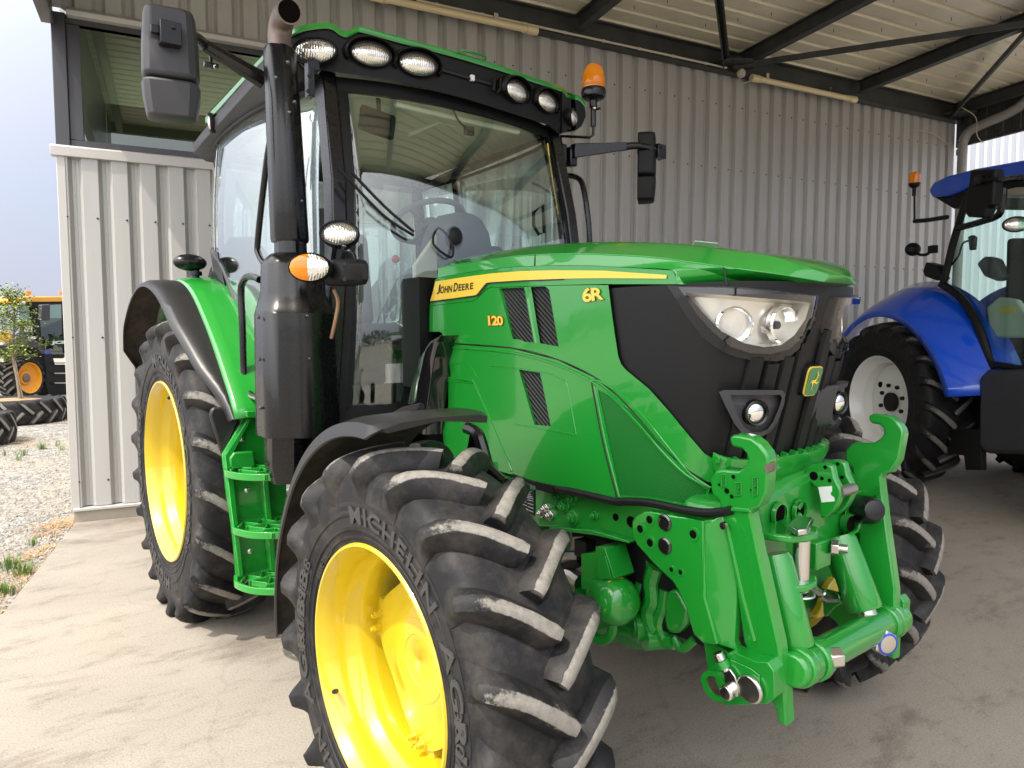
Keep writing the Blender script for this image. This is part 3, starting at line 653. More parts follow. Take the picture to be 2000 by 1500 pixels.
    at_ = o.data.attributes.new('wear', 'FLOAT', 'POINT'); at_.data.foreach_set('value', [WEAR.get(i, 0.) for i in range(len(o.data.vertices))])
    sw = sorted((b, a) for a, b in hp if b < Rc-.03)
    return o, (lambda r_: interp(sw, r_))
def sidewall_text(g, txt, r0, r1, a0, a1, yat, side, m=0, bold=.02, h=.004):
    """clockwise seen from outside: from angle a0 down to a1 (degrees)"""
    def fn(u, v, hh):
        r_ = lerp(r0, r1, v); a = R(lerp(a0, a1, u)); return V((r_*math.cos(a), side*(yat(r_)+h*(hh+1)/2+.002), r_*math.sin(a)))
    text_to(g, txt, fn, bold, .1, 0, 1.16, m)
def sidewall_panel(g, r0, r1, a0, a1, yat, side, m, h=.0012):
    n = 26; g.grid([[V((r_*math.cos(a), side*(yat(r_)+h), r_*math.sin(a))) for r_ in (r0, lerp(r0, r1, .5), r1)] for a in (R(lerp(a0, a1, i/n)) for i in range(n+1))], m)
def make_rim(name, rl, lipy, depth, side, parent, paint, lobes, rot, hubr, offs=.30):
    """rim lip radius rl at local side*lipy; barrel goes inward; bolted scalloped disc"""
    g = MB(); o = V((0, side*lipy, 0)); ax = V((0, -side, 0))
    pr = [(rl-.012, .022), (rl+.001, .014), (rl+.004, .004), (rl, -.002), (rl-.007, -.002), (rl-.012, .006), (rl-.020, .022), (rl-.030, .040), (rl-.036, .075), (rl-.040, .095), (rl-.058, .120), (rl-.066, .135), (rl-.070, .19), (rl-.074, .27), (rl-.066, .33), (rl-.04, .36), (rl-.034, .40), (rl, .42)]
    g.lathe(pr, o, ax, 72, caps=False); rim = g.build(name, paint, parent, sharp=50)
    # disc
    g = MB(); n = 96; rows = []
    rb = rl-.074
    def rad(a, f): return f*(rb-.012-.055*(.5-.5*math.cos(lobes*(a-rot)))**.8)
    for f, d in ((1, depth+.006), (1, depth), (.93, depth-.002), (.72, depth-.008), (.60, depth-.014), (.50, depth-.02), (.42, depth-.022), (.30, depth-.022), (.001, depth-.022)):
        rows.append([o+ax*d+V((math.cos(a), 0, math.sin(a)))*(rad(a, f) if f > .6 else f*(rb-.03)) for a in (2*math.pi*i/n for i in range(n))])
    g.grid(rows, 0, cv=True); g.build('disc', paint, parent, sharp=35, solid=.008, solid_off=0)
    g = MB()
    for k in range(lobes):
        a = rot+2*math.pi*k/lobes
        for da in (-.085, .085):
            c = o+V((math.cos(a+da), 0, math.sin(a+da)))*(rb-.032); g.cyl(c+ax*(depth+.03), c+ax*(depth-.012), .016, n=8); g.cyl(c+ax*(depth-.012), c+ax*(depth-.03), .012, n=6); g.cyl(c+ax*(depth-.03), c+ax*(depth-.04), .007, n=8)
        m_ = V((math.cos(a), 0, math.sin(a))); tdir = V((-math.sin(a), 0, math.cos(a)))
        g.hexa([o+m_*q+tdir*e+ax*d for d in (depth+.004, depth+.05) for q, e in ((rb-.055, -.055), (rb+.006, -.075), (rb+.006, .075), (rb-.055, .055))]); g.cut()
    g.build('wheel_bolts', paint, parent)
    g = MB(); g.lathe([(hubr+.03, depth-.02), (hubr+.028, depth-.027), (hubr-.02, depth-.028), (hubr-.024, depth-.024), (.04, depth-.024), (0, depth-.024)], o, ax, 32)
    g.build('hub', paint, parent)
def wheel(name, loc, side, Ro, W2, rl, nl, lug, lipy, depth, lobes, rot, steer=0, texts=True, phase=0., twist=.15, wt=.02, wb=.036):
    w_ = MB(); w_.cyl((0, side*(lipy-.45), 0), (0, side*(lipy-depth-.02), 0), .09, n=20)
    o = w_.build(name, M['green_cast'], T); o.location = loc; o.rotation_euler = (0, 0, steer)
    ty, yat = make_tyre('tyre', Ro, W2, rl, nl, lug, side, o, [M['rubber'], M['worn']], phase=phase, twist=twist, wt=wt, wb=wb)
    make_rim('rim', rl, lipy, depth, side, o, M['yellow'], lobes, rot, .10)
    if texts:
        g = MB(); a, b = lerp(rl, Ro-lug, .27), lerp(rl, Ro-lug, .50)
        for d in (0, 180):
            sidewall_panel(g, a-.012, b+.012, 118+d, 38+d, yat, side, 1)
            sidewall_text(g, 'MICHELIN', a, b, 101+d, 41+d, yat, side)
            sidewall_panel(g, a-.008, b+.008, 216+d, 150+d, yat, side, 1)
            sidewall_text(g, 'AGRIBIB', a, b, 212+d, 154+d, yat, side)
            sidewall_text(g, '380/85R28' if rl < .45 else '460/85R38', a+.004, b-.012, 12+d, -32+d, yat, side, 0, -.005)
            sidewall_text(g, 'RADIAL TUBELESS', a-.05, a-.03, 150+d, 128+d, yat, side, 0, 0, .002)
        rs = random.Random(2)
        g.build('tyre_lettering', [M['letter'], M['letterback']], o, merge=0, recalc=False)
    return o
def valve(w_, rl, lipy, a):
    c = V((math.cos(a)*(rl-.04), -lipy+.03, math.sin(a)*(rl-.04))); g = MB(); g.cyl(c, c+V((-math.cos(a)*.03, -.02, -math.sin(a)*.03)), .008, n=8); g.build('valve', M['plastic'], w_)
FRONT = V((2.58, 0, .613)); REAR = V((0, 0, .831))
fw_ = wheel('front_wheel', (2.58, -1.005, .613), -1, .668, .180, .384, 19, .054, .175, .19, 4, R(-97), R(1.7), phase=.28, twist=.155, wt=.0155, wb=.044)
wheel('front_wheel', (2.58, 1.005, .613), 1, .668, .180, .384, 19, .054, .175, .27, 4, R(20), R(1.7), False, phase=.1, twist=.155, wt=.0155, wb=.044)
rw_ = wheel('rear_wheel', (0, -.99, .831), -1, .880, .212, .518, 21, .052, .21, .24, 5, R(10), 0, phase=.4, twist=.19, wt=.019, wb=.046)
wheel('rear_wheel', (0, .99, .831), 1, .880, .212, .518, 21, .052, .21, .30, 5, R(10), 0, False, twist=.19, wt=.019, wb=.046)

valve(rw_, .518, .21, R(72)); valve(fw_, .384, .175, R(-150))
# ---- hood surface and pixel patches --------------------------------
YHT = [(1.4, .415), (2.0, .412), (2.5, .404), (2.8, .390), (3.0, .374), (3.12, .352), (3.19, .325), (3.235, .287), (3.264, .24), (3.283, .18), (3.291, .12), (3.295, .06), (3.297, .0)]
YHB = [(1.4, .415), (2.0, .412), (2.5, .404), (2.8, .392), (2.95, .380), (3.1, .362), (3.19, .335), (3.26, .28), (3.307, .20), (3.347, .10), (3.352, .0)]
KZ = .24
def Yt(tab, x):
    e = tab[-1][0]
    return (sinterp(tab, x) if tab is YHT else interp(tab, x)) if x < e else -(x-e)*6
def Yh(x): return Yt(YHT, x)
def gH(p, off, tab=YHT):
    x = p.x+(KZ*max(0, 1.72-p.z)*min(1, max(0, (p.x-2.3)/.4)) if tab is YHT else 0)
    return abs(p.y)-(Yt(tab, x-off)+off)
def march(x, y, fn, t0=1.0, t1=7.0, n=300):
    d = ray(x, y); a = t0; fa = fn(CAM_POS+d*a)
    for i in range(1, n+1):
        b = t0+(t1-t0)*i/n; fb = fn(CAM_POS+d*b)
        if fa > 0 and fb <= 0:
            for _ in range(30):
                c = (a+b)/2
                if fn(CAM_POS+d*c) > 0: a = c
                else: b = c
            return CAM_POS+d*b
        a, fa = b, fb
    return None
def H(x, y, off=0., tab=YHT):
    p = march(x, y, lambda q: gH(q, off, tab))
    return p if p is not None else PY(x, y, -.4-off)
from mathutils.geometry import tessellate_polygon
def dense(poly, step=14, closed=True):
    out = []; L = len(poly)
    for i in range(L if closed else L-1):
        a, b = V((*poly[i], 0)), V((*poly[(i+1) % L], 0)); k = max(1, int((b-a).length/step))
        out += [a+(b-a)*j/k for j in range(k)]
    if not closed: out.append(V((*poly[-1], 0)))
    return out
def smooth_px(poly, k=4, closed=False): return [(p.x, p.y) for p in catmull([V((*q, 0)) for q in poly], k, closed)]
def patch(g, poly, fn, holes=(), step=16, cut=22, mirror=True, m=0, thick=None):
    """fill a picture-space outline, slice it finely and lay it on a surface; thick(fn2) gives the back side"""
    loops = [dense(poly, step)]+[dense(h, step) for h in holes]
    pts = [p for l in loops for p in l]; tris = tessellate_polygon(loops)
    bm = bmesh.new(); vs = [bm.verts.new(p) for p in pts]
    for t in tris:
        try: bm.faces.new([vs[i] for i in t])
        except ValueError: pass
    x0, x1 = min(p.x for p in pts), max(p.x for p in pts); y0, y1 = min(p.y for p in pts), max(p.y for p in pts)
    for c, lo, hi, nrm in ((0, x0, x1, (1, 0, 0)), (1, y0, y1, (0, 1, 0))):
        q = lo+cut*.5
        while q < hi:
            bmesh.ops.bisect_plane(bm, geom=bm.verts[:]+bm.edges[:]+bm.faces[:], plane_co=(q, q, 0), plane_no=nrm); q += cut
    bmesh.ops.remove_doubles(bm, verts=bm.verts, dist=.05)
    bmesh.ops.recalc_face_normals(bm, faces=bm.faces); bm.verts.index_update()
    sgn = sum(f.normal.z for f in bm.faces)
    P = [fn(v.co.x, v.co.y) for v in bm.verts]; F = [tuple(v.index for v in (f.verts if sgn < 0 else reversed(f.verts[:]))) for f in bm.faces]
    o = len(g.v); g.add(P, F, m)
    if thick is not None:                     # close the edge back to a second surface
        B = [thick(v.co.x, v.co.y) for v in bm.verts]; g.add(B, [tuple(reversed(f)) for f in F], m)
        for e in bm.edges:
            if len(e.link_faces) == 1:
                a, b = e.verts[0].index, e.verts[1].index; g.f.append((o+a, o+b, o+len(P)+b, o+len(P)+a)); g.m.append(m)
    bm.free()
    if mirror:
        n_ = len(g.v)-o; o2 = len(g.v); fs = [(f, mi) for f, mi in zip(g.f, g.m) if min(f) >= o]
        g.v += [V((p.x, -p.y, p.z)) for p in g.v[o:o2]]
        for f, mi in fs: g.f.append(tuple(i-o+o2 for i in f[::-1])); g.m.append(mi)
    return g
def hp(name, poly, mat, off=.004, back=-.004, holes=(), mirror=True, bevel=0., parent=None, cut=22, step=16, sharp=40):
    g = MB(); patch(g, poly, lambda x, y: H(x, y, off), holes, step, cut, False, 0, (lambda x, y: H(x, y, back)) if back is not None else None)
    return g.build(name, mat, parent or T, sharp=sharp, bevel=bevel, recalc=True, twin=mirror)
def Z4(*q): return [(820+x/5, 460+y/5) for x, y in q]
def Z3(*q): return [(1180+x/3.846, 470+y/3.846) for x, y in q]
def Z2(*q): return [(800+x/2.2222, 450+y/2.2222) for x, y in q]
def Z5(*q): return [(820+x/3.3333, 740+y/3.3333) for x, y in q]
def Z6(*q): return [(1080+x/4.545, 960+y/4.545) for x, y in q]
def Z1(*q): return [(1360+x/4.545, 780+y/4.545) for x, y in q]
def Z7(*q): return [(1360+x/3.7037, 1090+y/3.7037) for x, y in q]

# inner core so nothing shows through vents and gaps
g = MB()
for s_ in (1,):
    pr = [(1.7, .36), (2.6, .355), (2.85, .33), (3.0, .27), (3.1, .18), (3.14, 0)]
    lo = [V((x-.06 if x > 2.5 else x, y, 1.10)) for x, y in pr]; hi = [V((x, y, 1.80)) for x, y in pr]
    lo = [V((p.x, -p.y, p.z)) for p in lo]+[V((p.x, p.y, p.z)) for p in lo[::-1][1:]]; hi = [V((p.x, -p.y, p.z)) for p in hi]+[V((p.x, p.y, p.z)) for p in hi[::-1][1:]]
    g.grid([lo, hi], cv=True); g.poly(hi)
g.build('engine_block', M['plastic'], T)
# grille: dark mesh nose with upright ribs
def nose(s, z, off=0.):
    """s = -1..1 along the plan curve (negative = right side)"""
    tab = NOSE_TAB; q = abs(s)*(len(tab)-1); i = min(int(q), len(tab)-2); x, y = lerp(V(tab[i]), V(tab[i+1]), q-i)
    d = V(tab[i+1])-V(tab[i]); nrm = V((-d.y, d.x)).normalized(); nrm = V((abs(nrm.x), abs(nrm.y)))
    x += nrm.x*off; y += nrm.y*off
    return V((x-KZ*max(0, 1.72-z), math.copysign(1, s)*y, z))
NOSE_TAB = []
for i in range(61):
    x = 3.297-(i/60)**2*.61; NOSE_TAB.append((x, max(Yh(min(x, 3.297)), 0)))
NOSE_TAB[0] = (3.297, 0)
def to_px(p):
    d = V(p)-CAM_POS; z = d.dot(FW); return 1000+FPX*d.dot(RT)/z, 750-FPX*d.dot(UP)/z
def inside(pt, poly):
    x, y = pt; c = False; n = len(poly)
    for i in range(n):
        (x1, y1), (x2, y2) = poly[i], poly[i-1]
        if (y1 > y) != (y2 > y) and x < (x2-x1)*(y-y1)/(y2-y1)+x1: c = not c
    return c
lens0 = Z3((590, 370), (940, 385), (1300, 410), (1580, 440), (1545, 600), (1455, 730), (1350, 805), (1210, 825), (1050, 795), (865, 695), (720, 550))
rib_no = Z3((500, 200), (1640, 200), (1640, 440), (1600, 620), (1500, 800), (1380, 890), (1300, 905), (1100, 895), (900, 840), (740, 722), (640, 600), (500, 400))
g = MB(); S_ = [(-1+2*i/240) for i in range(241)]; ZG = [1.16+.015*i for i in range(41)]
g.grid([[nose(s, z, -.005) for z in ZG] for s in S_])
keep = []
for f in g.f:
    c = sum((g.v[i] for i in f), V())/4; c.y = -abs(c.y); keep.append(not inside(to_px(c), lens0))
g.f = [f for f, k in zip(g.f, keep) if k]; g.m = [0]*len(g.f)
arc = [0]
for i in range(60): arc.append(arc[-1]+(V(NOSE_TAB[i+1])-V(NOSE_TAB[i])).length)
def s_of(d):
    sg = math.copysign(1, d); d = abs(d); i = 0
    while i < 59 and arc[i+1] < d: i += 1
    return sg*(i+(d-arc[i])/(arc[i+1]-arc[i]))/60
for k in range(-4, 5):
    c = k*.062
    if k == 0: continue
    c -= math.copysign(.031, c) if False else 0
    rows = []
    for z in [1.20+.02*i for i in range(28)]:
        rows.append([nose(s_of(c-.025), z, -.002), nose(s_of(c-.021), z, .011), nose(s_of(c), z, .014), nose(s_of(c+.021), z, .011), nose(s_of(c+.025), z, -.002)])
    n0 = len(g.f); g.grid(rows, 1)
    kp = [i for i in range(n0, len(g.f)) if not inside(to_px(V((lambda c: (c.x, -abs(c.y), c.z))(sum((g.v[j] for j in g.f[i]), V())/4))), rib_no)]
    g.f = g.f[:n0]+[g.f[i] for i in kp]; g.m = g.m[:n0]+[1]*len(kp)
g.build('grille', [M['perf_black'], M['plastic']], T, sharp=45)

# hood top: facet above the crease, and the lighter band below it
crease = Z4((183, 320), (340, 287), (600, 250), (900, 207), (1250, 186), (1600, 180))+Z3((60, 108), (400, 130), (900, 200), (1300, 255), (1640, 310))
crease = smooth_px(crease, 5)
low_px = Z4((172, 412), (330, 382), (600, 340), (900, 308), (1250, 292), (1600, 290))+Z3((60, 194), (300, 205), (505, 220), (545, 290), (570, 330), (700, 332), (900, 335), (1300, 370), (1665, 405))
low_px = smooth_px(low_px, 5)
C3 = [H(x, y, -.012, YHB) for x, y in crease]; L3 = [H(x, y, .004, YHB) for x, y in low_px]
g = MB(); rows = []
for p in C3:
    e = min(1, abs(p.y)/.30); hgt = .052*e**.8
    half = [V((p.x+(.02 if f < 1 else 0)*(1-f)*(1-e), p.y*f, p.z+hgt*q)) for f, q in ((1, 0), (.985, .05), (.86, .45), (.74, .86), (.70, .94), (.5, 1.0), (.25, 1.03), (0, 1.04))]
    rows.append(half+[V((p.x, -p.y, p.z)) for p in half[::-1][1:]])
# rear edge slopes up toward the middle of the hood
for i in range(8):
    for j, p in enumerate(rows[i]): p.x -= .0
nf_ = [rows[-1][0], rows[-1][-1]]
tip = [V((3.349, p.y*.95, p.z-.004)) for p in rows[-1]]
rows.append([V((rows[-1][0].x+.004*(1-abs(f)), rows[-1][0].y*f, C3[-1].z)) for f in (1, .985, .86, .74, .70, .5, .25, 0, -.25, -.5, -.70, -.74, -.86, -.985, -1)])
g.grid(rows, 0)
g.build('hood_top', M['green'], T, sharp=14, bevel=0, solid=.004)
g = MB(); rows = []
for a, b in zip(C3, L3): rows.append([a, lerp(a, b, .06)+V((0, math.copysign(.002, a.y), 0)), lerp(a, b, .5), lerp(a, b, .96), b, b+V((0, -math.copysign(.012, b.y), -.003))])
# continue round the nose
nose_r = [rows[-1]]; far = [[V((p.x, -p.y, p.z)) for p in rows[-1]]]
mid = [[V((a.x+.004, 0, a.z)) for a in rows[-1]]]
allr = rows+mid+[[V((p.x, -p.y, p.z)) for p in r_] for r_ in rows[::-1]]
g.grid(allr, 0); g.build('hood_band', M['green'], T, sharp=18)
# seams across the band near the nose
for (a, b) in ((Z3((895, 198), (922, 333))), (Z4((1125, 188), (1120, 292)))):
    pts = [H(lerp(a[0], b[0], k/6), lerp(a[1], b[1], k/6), -.012+.016*k/6+.001, YHB) for k in range(7)]
    g = MB(); g.tube(pts, .0022, 6); g.build('hood_seam', M['black_print'], T, twin=True)

stripe_bot = Z3((565, 327), (0, 326))+Z4((1400, 482), (1100, 492), (850, 502), (690, 503), (650, 520), (560, 610), (520, 636), (300, 662), (95, 686))
fr = Z4((150, 430), (172, 415), (330, 384), (600, 342), (900, 310), (1250, 294), (1600, 292))+Z3((60, 196), (400, 217), (515, 224))+stripe_bot
hp('stripe_panel', fr, M['green'], .002, -.01)
ystr = Z4((152, 450), (400, 410), (700, 370), (1000, 346), (1300, 340), (1600, 341))+Z3((0, 226), (470, 258), (466, 285), (0, 281))+Z4((1400, 421), (1000, 436), (690, 456), (650, 462), (630, 480), (560, 570), (540, 582), (300, 616), (102, 641))
hp('yellow_stripe', ystr, M['decal'], .0055, .001)
bstr = Z4((102, 641), (300, 616), (540, 582), (560, 570), (630, 480), (650, 462), (690, 456), (1000, 436), (1400, 421), (1400, 434), (1000, 450), (690, 471), (660, 478), (575, 583), (545, 597), (300, 632), (100, 657))
hp('stripe_black_line', bstr, M['black_print'], .005, .001)  # thin black line of the decal, below the yellow stripe
# upper side panel with vent openings
up = stripe_bot[::-1][0:]
up = Z4((95, 690), (300, 666), (520, 641), (564, 614), (655, 524), (693, 508), (850, 507), (1100, 497), (1400, 487), (1700, 484))+[(1188, 557), (1196, 620), (1207, 694), (1213, 711), (1222, 722), (1268, 760), (1308, 805), (1349, 855), (1376, 886), (1397, 898), (1394, 940), (1384, 942)]+Z2((1200, 1033), (1100, 938), (1000, 818), (900, 713), (800, 633), (640, 558), (440, 508), (300, 497), (160, 488))+Z4((232, 1000), (215, 955), (190, 940), (92, 940))
v1 = Z4((765, 518), (1015, 507), (1112, 1046), (1030, 1038), (975, 1015), (905, 1010)); v2 = Z4((1085, 502), (1225, 497), (1262, 530), (1355, 1085), (1175, 1052))
g = MB(); patch(g, up, lambda x, y: H(x, y, .006), (v1, v2), 14, 20, False, 0, lambda x, y: H(x, y, -.012)); g.build('side_panel', M['green'], T, sharp=40, bevel=.002, twin=True)
def lip(L_, R_, o0, o1):                       # sloping bevel beside a vent
    g = MB(); n = 12; rows = []
    for i in range(n+1):
        q = i/n*(len(L_)-1); k = min(int(q), len(L_)-2); f = q-k; a = lerp(V((*L_[k], 0)), V((*L_[k+1], 0)), f); b = lerp(V((*R_[k], 0)), V((*R_[k+1], 0)), f); rows.append([H(a.x, a.y, .006), H(lerp(a.x, b.x, .08), lerp(a.y, b.y, .08), o0), H(b.x, b.y, o1), H(b.x, b.y, -.02)])
    g.grid(rows); g.build('vent_lip', M['green'], T, sharp=25, twin=True)
lip(Z4((765, 518), (905, 1010)), Z4((845, 512), (945, 1000)), .006, -.022)
lip(Z4((1018, 507), (1116, 1050)), Z4((1083, 502), (1173, 1054)), .012, -.004)
def slatmat():
    m, t, b = newmat('slatted_vent_grille'); setp(b, Roughness=.4, Base_Color=(.014, .014, .016))
    co = N(t, "ShaderNodeTexCoord"); mp_ = N(t, "ShaderNodeMapping"); mp_.inputs['Rotation'].default_value = (0, R(-38), 0)
    wv = N(t, "ShaderNodeTexWave", Scale=22.0); wv.bands_direction = 'Z'; t.links.new(co.outputs['Object'], mp_.inputs[0]); t.links.new(mp_.outputs[0], wv.inputs['Vector'])
    r_ = ramp(t, [(.35, (.003, .003, .003)), (.6, (.022, .022, .025))]); t.links.new(wv.outputs[1], r_.inputs[0]); t.links.new(r_.outputs[0], b.inputs['Base Color'])
    bp = N(t, "ShaderNodeBump", Strength=1.0, Distance=.006); t.links.new(wv.outputs[1], bp.inputs['Height']); t.links.new(bp.outputs[0], b.inputs['Normal']); return m
M['slats'] = slatmat()
hp('vent', v1, M['slats'], -.006, -.010); hp('vent', v2, M['slats'], -.006, -.010)
# chromed pipe glimpsed behind the front vent
g = MB(); pts = [H(*q, -.03) for q in Z4((1010, 560), (945, 620), (935, 660), (975, 760), (1010, 830), (1000, 900))]; g.tube(pts, .010, 8, smooth=4); g.tube([H(*q, -.03) for q in Z4((1035, 640), (1060, 740), (1075, 820))], .006, 8, smooth=3, m=0)
# lower side panel
lowp = Z2((160, 492), (440, 512), (640, 562), (800, 638), (900, 718), (1000, 823), (1100, 943), (1200, 1038), (1290, 1100))+Z5((1888, 715), (1850, 848), (1500, 782), (1280, 774), (1000, 728), (760, 674), (600, 622), (520, 600), (450, 560), (430, 480), (400, 400), (330, 330), (300, 500), (220, 515), (160, 490), (150, 350), (185, 180), (185, 5))+Z4((276, 1400), (300, 1380), (290, 1240), (246, 1230), (246, 1100))
v3 = Z2((472, 604), (566, 618), (613, 850), (540, 843)); perf = Z5((1160, 70), (1250, 120), (1400, 230), (1560, 430), (1700, 610), (1870, 725), (1830, 830), (1500, 768), (1305, 758))
g = MB(); patch(g, lowp, lambda x, y: H(x, y, .004), (v3, perf), 14, 20, False, 0, lambda x, y: H(x, y, -.012)); g.build('lower_side_panel', M['green'], T, sharp=40, bevel=.002, twin=True)
hp('vent', v3, M['slats'], -.006, -.010)
hp('perforated_panel', perf, M['perf_green'], .0015, -.003)
lip(Z2((472, 604), (540, 843)), Z2((497, 610), (562, 840)), .006, -.022)
# raised beads added along swoosh and panel creases to catch highlights, plus dark seams
def bead(pts, r_=.0035, off=.005, mat='green', k=4, name='panel_bead'):
    g = MB(); g.tube([H(x, y, off) for x, y in smooth_px(pts, k)], r_, 6); return g.build(name, M[mat], T, twin=True)
bead(Z2((160, 507), (440, 530), (640, 582), (800, 660), (900, 742), (1000, 848), (1100, 965), (1200, 1062), (1295, 1112)), .005)
bead(Z2((160, 489), (440, 509), (640, 559), (800, 634), (900, 714), (1000, 819), (1100, 939), (1200, 1034), (1290, 1090)), .0028, .005, 'black_print')
bead(Z5((1118, 8), (1180, 18), (1290, 90), (1450, 240), (1620, 450), (1760, 620), (1890, 708)), .0045, .005)
bead(Z5((1117, 10), (1150, 200), (1200, 450), (1283, 772)), .003, .004, 'black_print', 2)
bead(Z5((1132, 30), (1165, 200), (1215, 450), (1297, 768)), .004, .004, 'green', 2)
bead(Z2((600, 618), (650, 640), (680, 665), (700, 760), (722, 886)), .003, .004); bead(Z2((452, 841), (560, 858), (720, 888)), .003, .004)
bead(Z2((350, 588), (480, 600), (600, 620)), .0025, .004)
bead(Z2((172, 578), (230, 580), (270, 598), (292, 640)), .003, .003); bead(Z2((172, 640), (260, 652), (290, 690), (440, 1045)), .0045, .004); bead(Z5((185, 12), (330, 25), (370, 70), (600, 598)), .004, .005)
# decals
def hood_text(txt, c, mat, off, bold, name, sh=0., sp=1.0, grow=0.):
    bl, br, tr, tl = c
    if grow:
        cx = sum(p[0] for p in c)/4; cy_ = sum(p[1] for p in c)/4; bl, br, tr, tl = [(cx+(p[0]-cx)*(1+grow), cy_+(p[1]-cy_)*(1+grow*1.3)) for p in c]
    def fn(u, v, h):
        a = (lerp(bl[0], br[0], u), lerp(bl[1], br[1], u)); b = (lerp(tl[0], tr[0], u), lerp(tl[1], tr[1], u)); return H(lerp(a[0], b[0], v), lerp(a[1], b[1], v), off+.0008*h)
    g = MB(); text_to(g, txt, fn, bold, .1, sh, sp); return g.build(name, M[mat], T, merge=0, recalc=False)
def john(c0, mat='black_print'):
    g = MB(); bl, br, tr, tl = c0
    def quad(u0, u1, v1):
        f = lambda u, v: (lerp(lerp(bl[0], br[0], u), lerp(tl[0], tr[0], u), v), lerp(lerp(bl[1], br[1], u), lerp(tl[1], tr[1], u), v))
        return lambda u, v, h: H(*f(lerp(u0, u1, u), v*v1), .0065+.0006*h)
    for ch, u0, u1, v1 in (('J', 0, .075, 1), ('O', .085, .19, .78), ('H', .205, .29, .78), ('N', .305, .40, .78), ('D', .445, .555, 1), ('E', .575, .65, .78), ('E', .67, .745, .78), ('R', .765, .865, .78), ('E', .885, .97, .78)):
        text_to(g, ch, quad(u0, u1, v1), .025, .1)
    g.build('brand_lettering', M[mat], T, merge=0, recalc=False)
john(Z4((164, 572), (530, 520), (534, 440), (176, 482)))
M['gold_edge'] = simple('dark_gold_edge', (.30, .16, .01), .5); M['red_edge'] = simple('orange_edge', (.42, .07, .01), .5)
q6 = Z4((1592, 655), (1795, 625), (1782, 505), (1582, 512))
hood_text('6R', q6, 'gold_edge', .0085, .06, 'model_badge', 0, .86, .05); hood_text('6R', q6, 'decal', .0110, .025, 'model_badge', 0, .86)
q120 = Z4((672, 880), (814, 876), (808, 788), (664, 783))
hood_text('120', q120, 'red_edge', .0085, .07, 'power_badge', 0, .9, .07); hood_text('120', q120, 'decal', .0105, .025, 'power_badge', 0, .9)

# ---- headlights, fog lamps, emblem, bumper lip ----------------------
rim_o = Z3((472, 336), (520, 338), (1000, 345), (1300, 372), (1612, 412), (1612, 440), (1582, 620), (1540, 700), (1482, 800), (1372, 888), (1300, 905), (1100, 895), (1000, 878), (900, 840), (820, 790), (740, 722), (640, 600), (540, 440))
frame = Z3((556, 348), (1000, 354), (1300, 380), (1600, 420), (1584, 520), (1540, 640), (1478, 740), (1385, 818), (1250, 852), (1100, 846), (950, 797), (820, 690), (700, 560), (620, 440))
lens = Z3((612, 392), (940, 412), (1300, 442), (1550, 466), (1512, 590), (1430, 710), (1330, 784), (1200, 800), (1050, 770), (880, 680), (740, 540))
head = MB()
patch(head, rim_o, lambda x, y: H(x, y, .008), (frame,), 10, 18, False, 0, lambda x, y: H(x, y, -.008))
patch(head, frame, lambda x, y: H(x, y, .014), (lens,), 10, 18, False, 1, lambda x, y: H(x, y, -.004))
M['gloss_black'] = simple('gloss_black_bezel', (.008, .008, .009), .08, coat=1)
hl = head.build('headlight', [M['black'], M['gloss_black']], T, sharp=40, bevel=.0015, twin=True)
g = MB(); cx = sum(p[0] for p in lens)/len(lens); cy_ = sum(p[1] for p in lens)/len(lens)
DL = dense(lens, 10); G = []
for f, d in ((1.0, .010), (.97, -.02), (.93, -.05)): G.append([H(cx+(p.x-cx)*f, cy_+(p.y-cy_)*f, .010)+V((-1, 0, 0))*(.010-d)+V((0, (.010-d)*.3, 0)) for p in DL])
g.grid(G, 0, cv=True); patch(g, [(cx+(p[0]-cx)*.94, cy_+(p[1]-cy_)*.94) for p in lens], lambda x, y: H(x, y, .010)+V((-.06, .018, 0)), (), 10, 14, False, 0)
g.build('reflector_shell', M['headlight_shell'], hl, sharp=45, twin=True)
g = MB(); patch(g, [(cx+(p[0]-cx)*1.03, cy_+(p[1]-cy_)*1.03) for p in lens], lambda x, y: H(x, y, .0135), (), 10, 18, False); g.build('lens', M['lens'], hl, twin=True)
for (px_, py_, ax, r_, dep, a_) in ((1430, 636, V((.80, -.60, .02)), .050, .012, 0), (1521, 635, V((.985, -.17, 0)), .054, .02, 1)):
    for sgn in (1, -1):
        c = H(px_, py_, -.034); ax2 = V((ax.x, ax.y*sgn, ax.z)); c = V((c.x, c.y*sgn, c.z))
        hp_ = hl if sgn > 0 else TWIN[hl.name]
        g = MB(); g.lathe([(r_+.006, .004), (r_+.006, .022), (r_, .026), (r_-.005, .018), (r_*.8, -.008), (r_*.5, -.026), (r_*.24, -.034), (r_*.22, -.02)], c, ax2, 32, caps=False); g.build('lamp_bowl', M['reflector'], hp_)
        g = MB(); g.lathe([(0, .0), (.012, -.002), (.013, -.03)], c, ax2, 16); g.build('bulb_cap', M['grey_plastic'], hp_)
        if a_ == 0: g = MB(); g.lathe([(r_*.78, .01), (r_*.7, .018), (r_*.4, .024), (0, .026)], c-ax2*.012, ax2, 28); g.build('projector_lens', M['lens'], hp_)
fog = Z3((862, 1136), (900, 1122), (1335, 1122), (1362, 1150), (1352, 1230), (1300, 1370), (1245, 1440), (1190, 1470), (1110, 1472), (1030, 1440), (975, 1370), (920, 1260))
fin = Z3((950, 1160), (1320, 1158), (1335, 1180), (1320, 1240), (1270, 1360), (1225, 1420), (1170, 1440), (1110, 1438), (1050, 1400), (1000, 1310))
g = MB(); patch(g, fog, lambda x, y: H(x, y, .036), (fin,), 9, 14, False, 0, lambda x, y: H(x, y, -.004)); patch(g, fin, lambda x, y: H(x, y, .023 if y > 788 else .0185), (), 9, 14, False, 0)
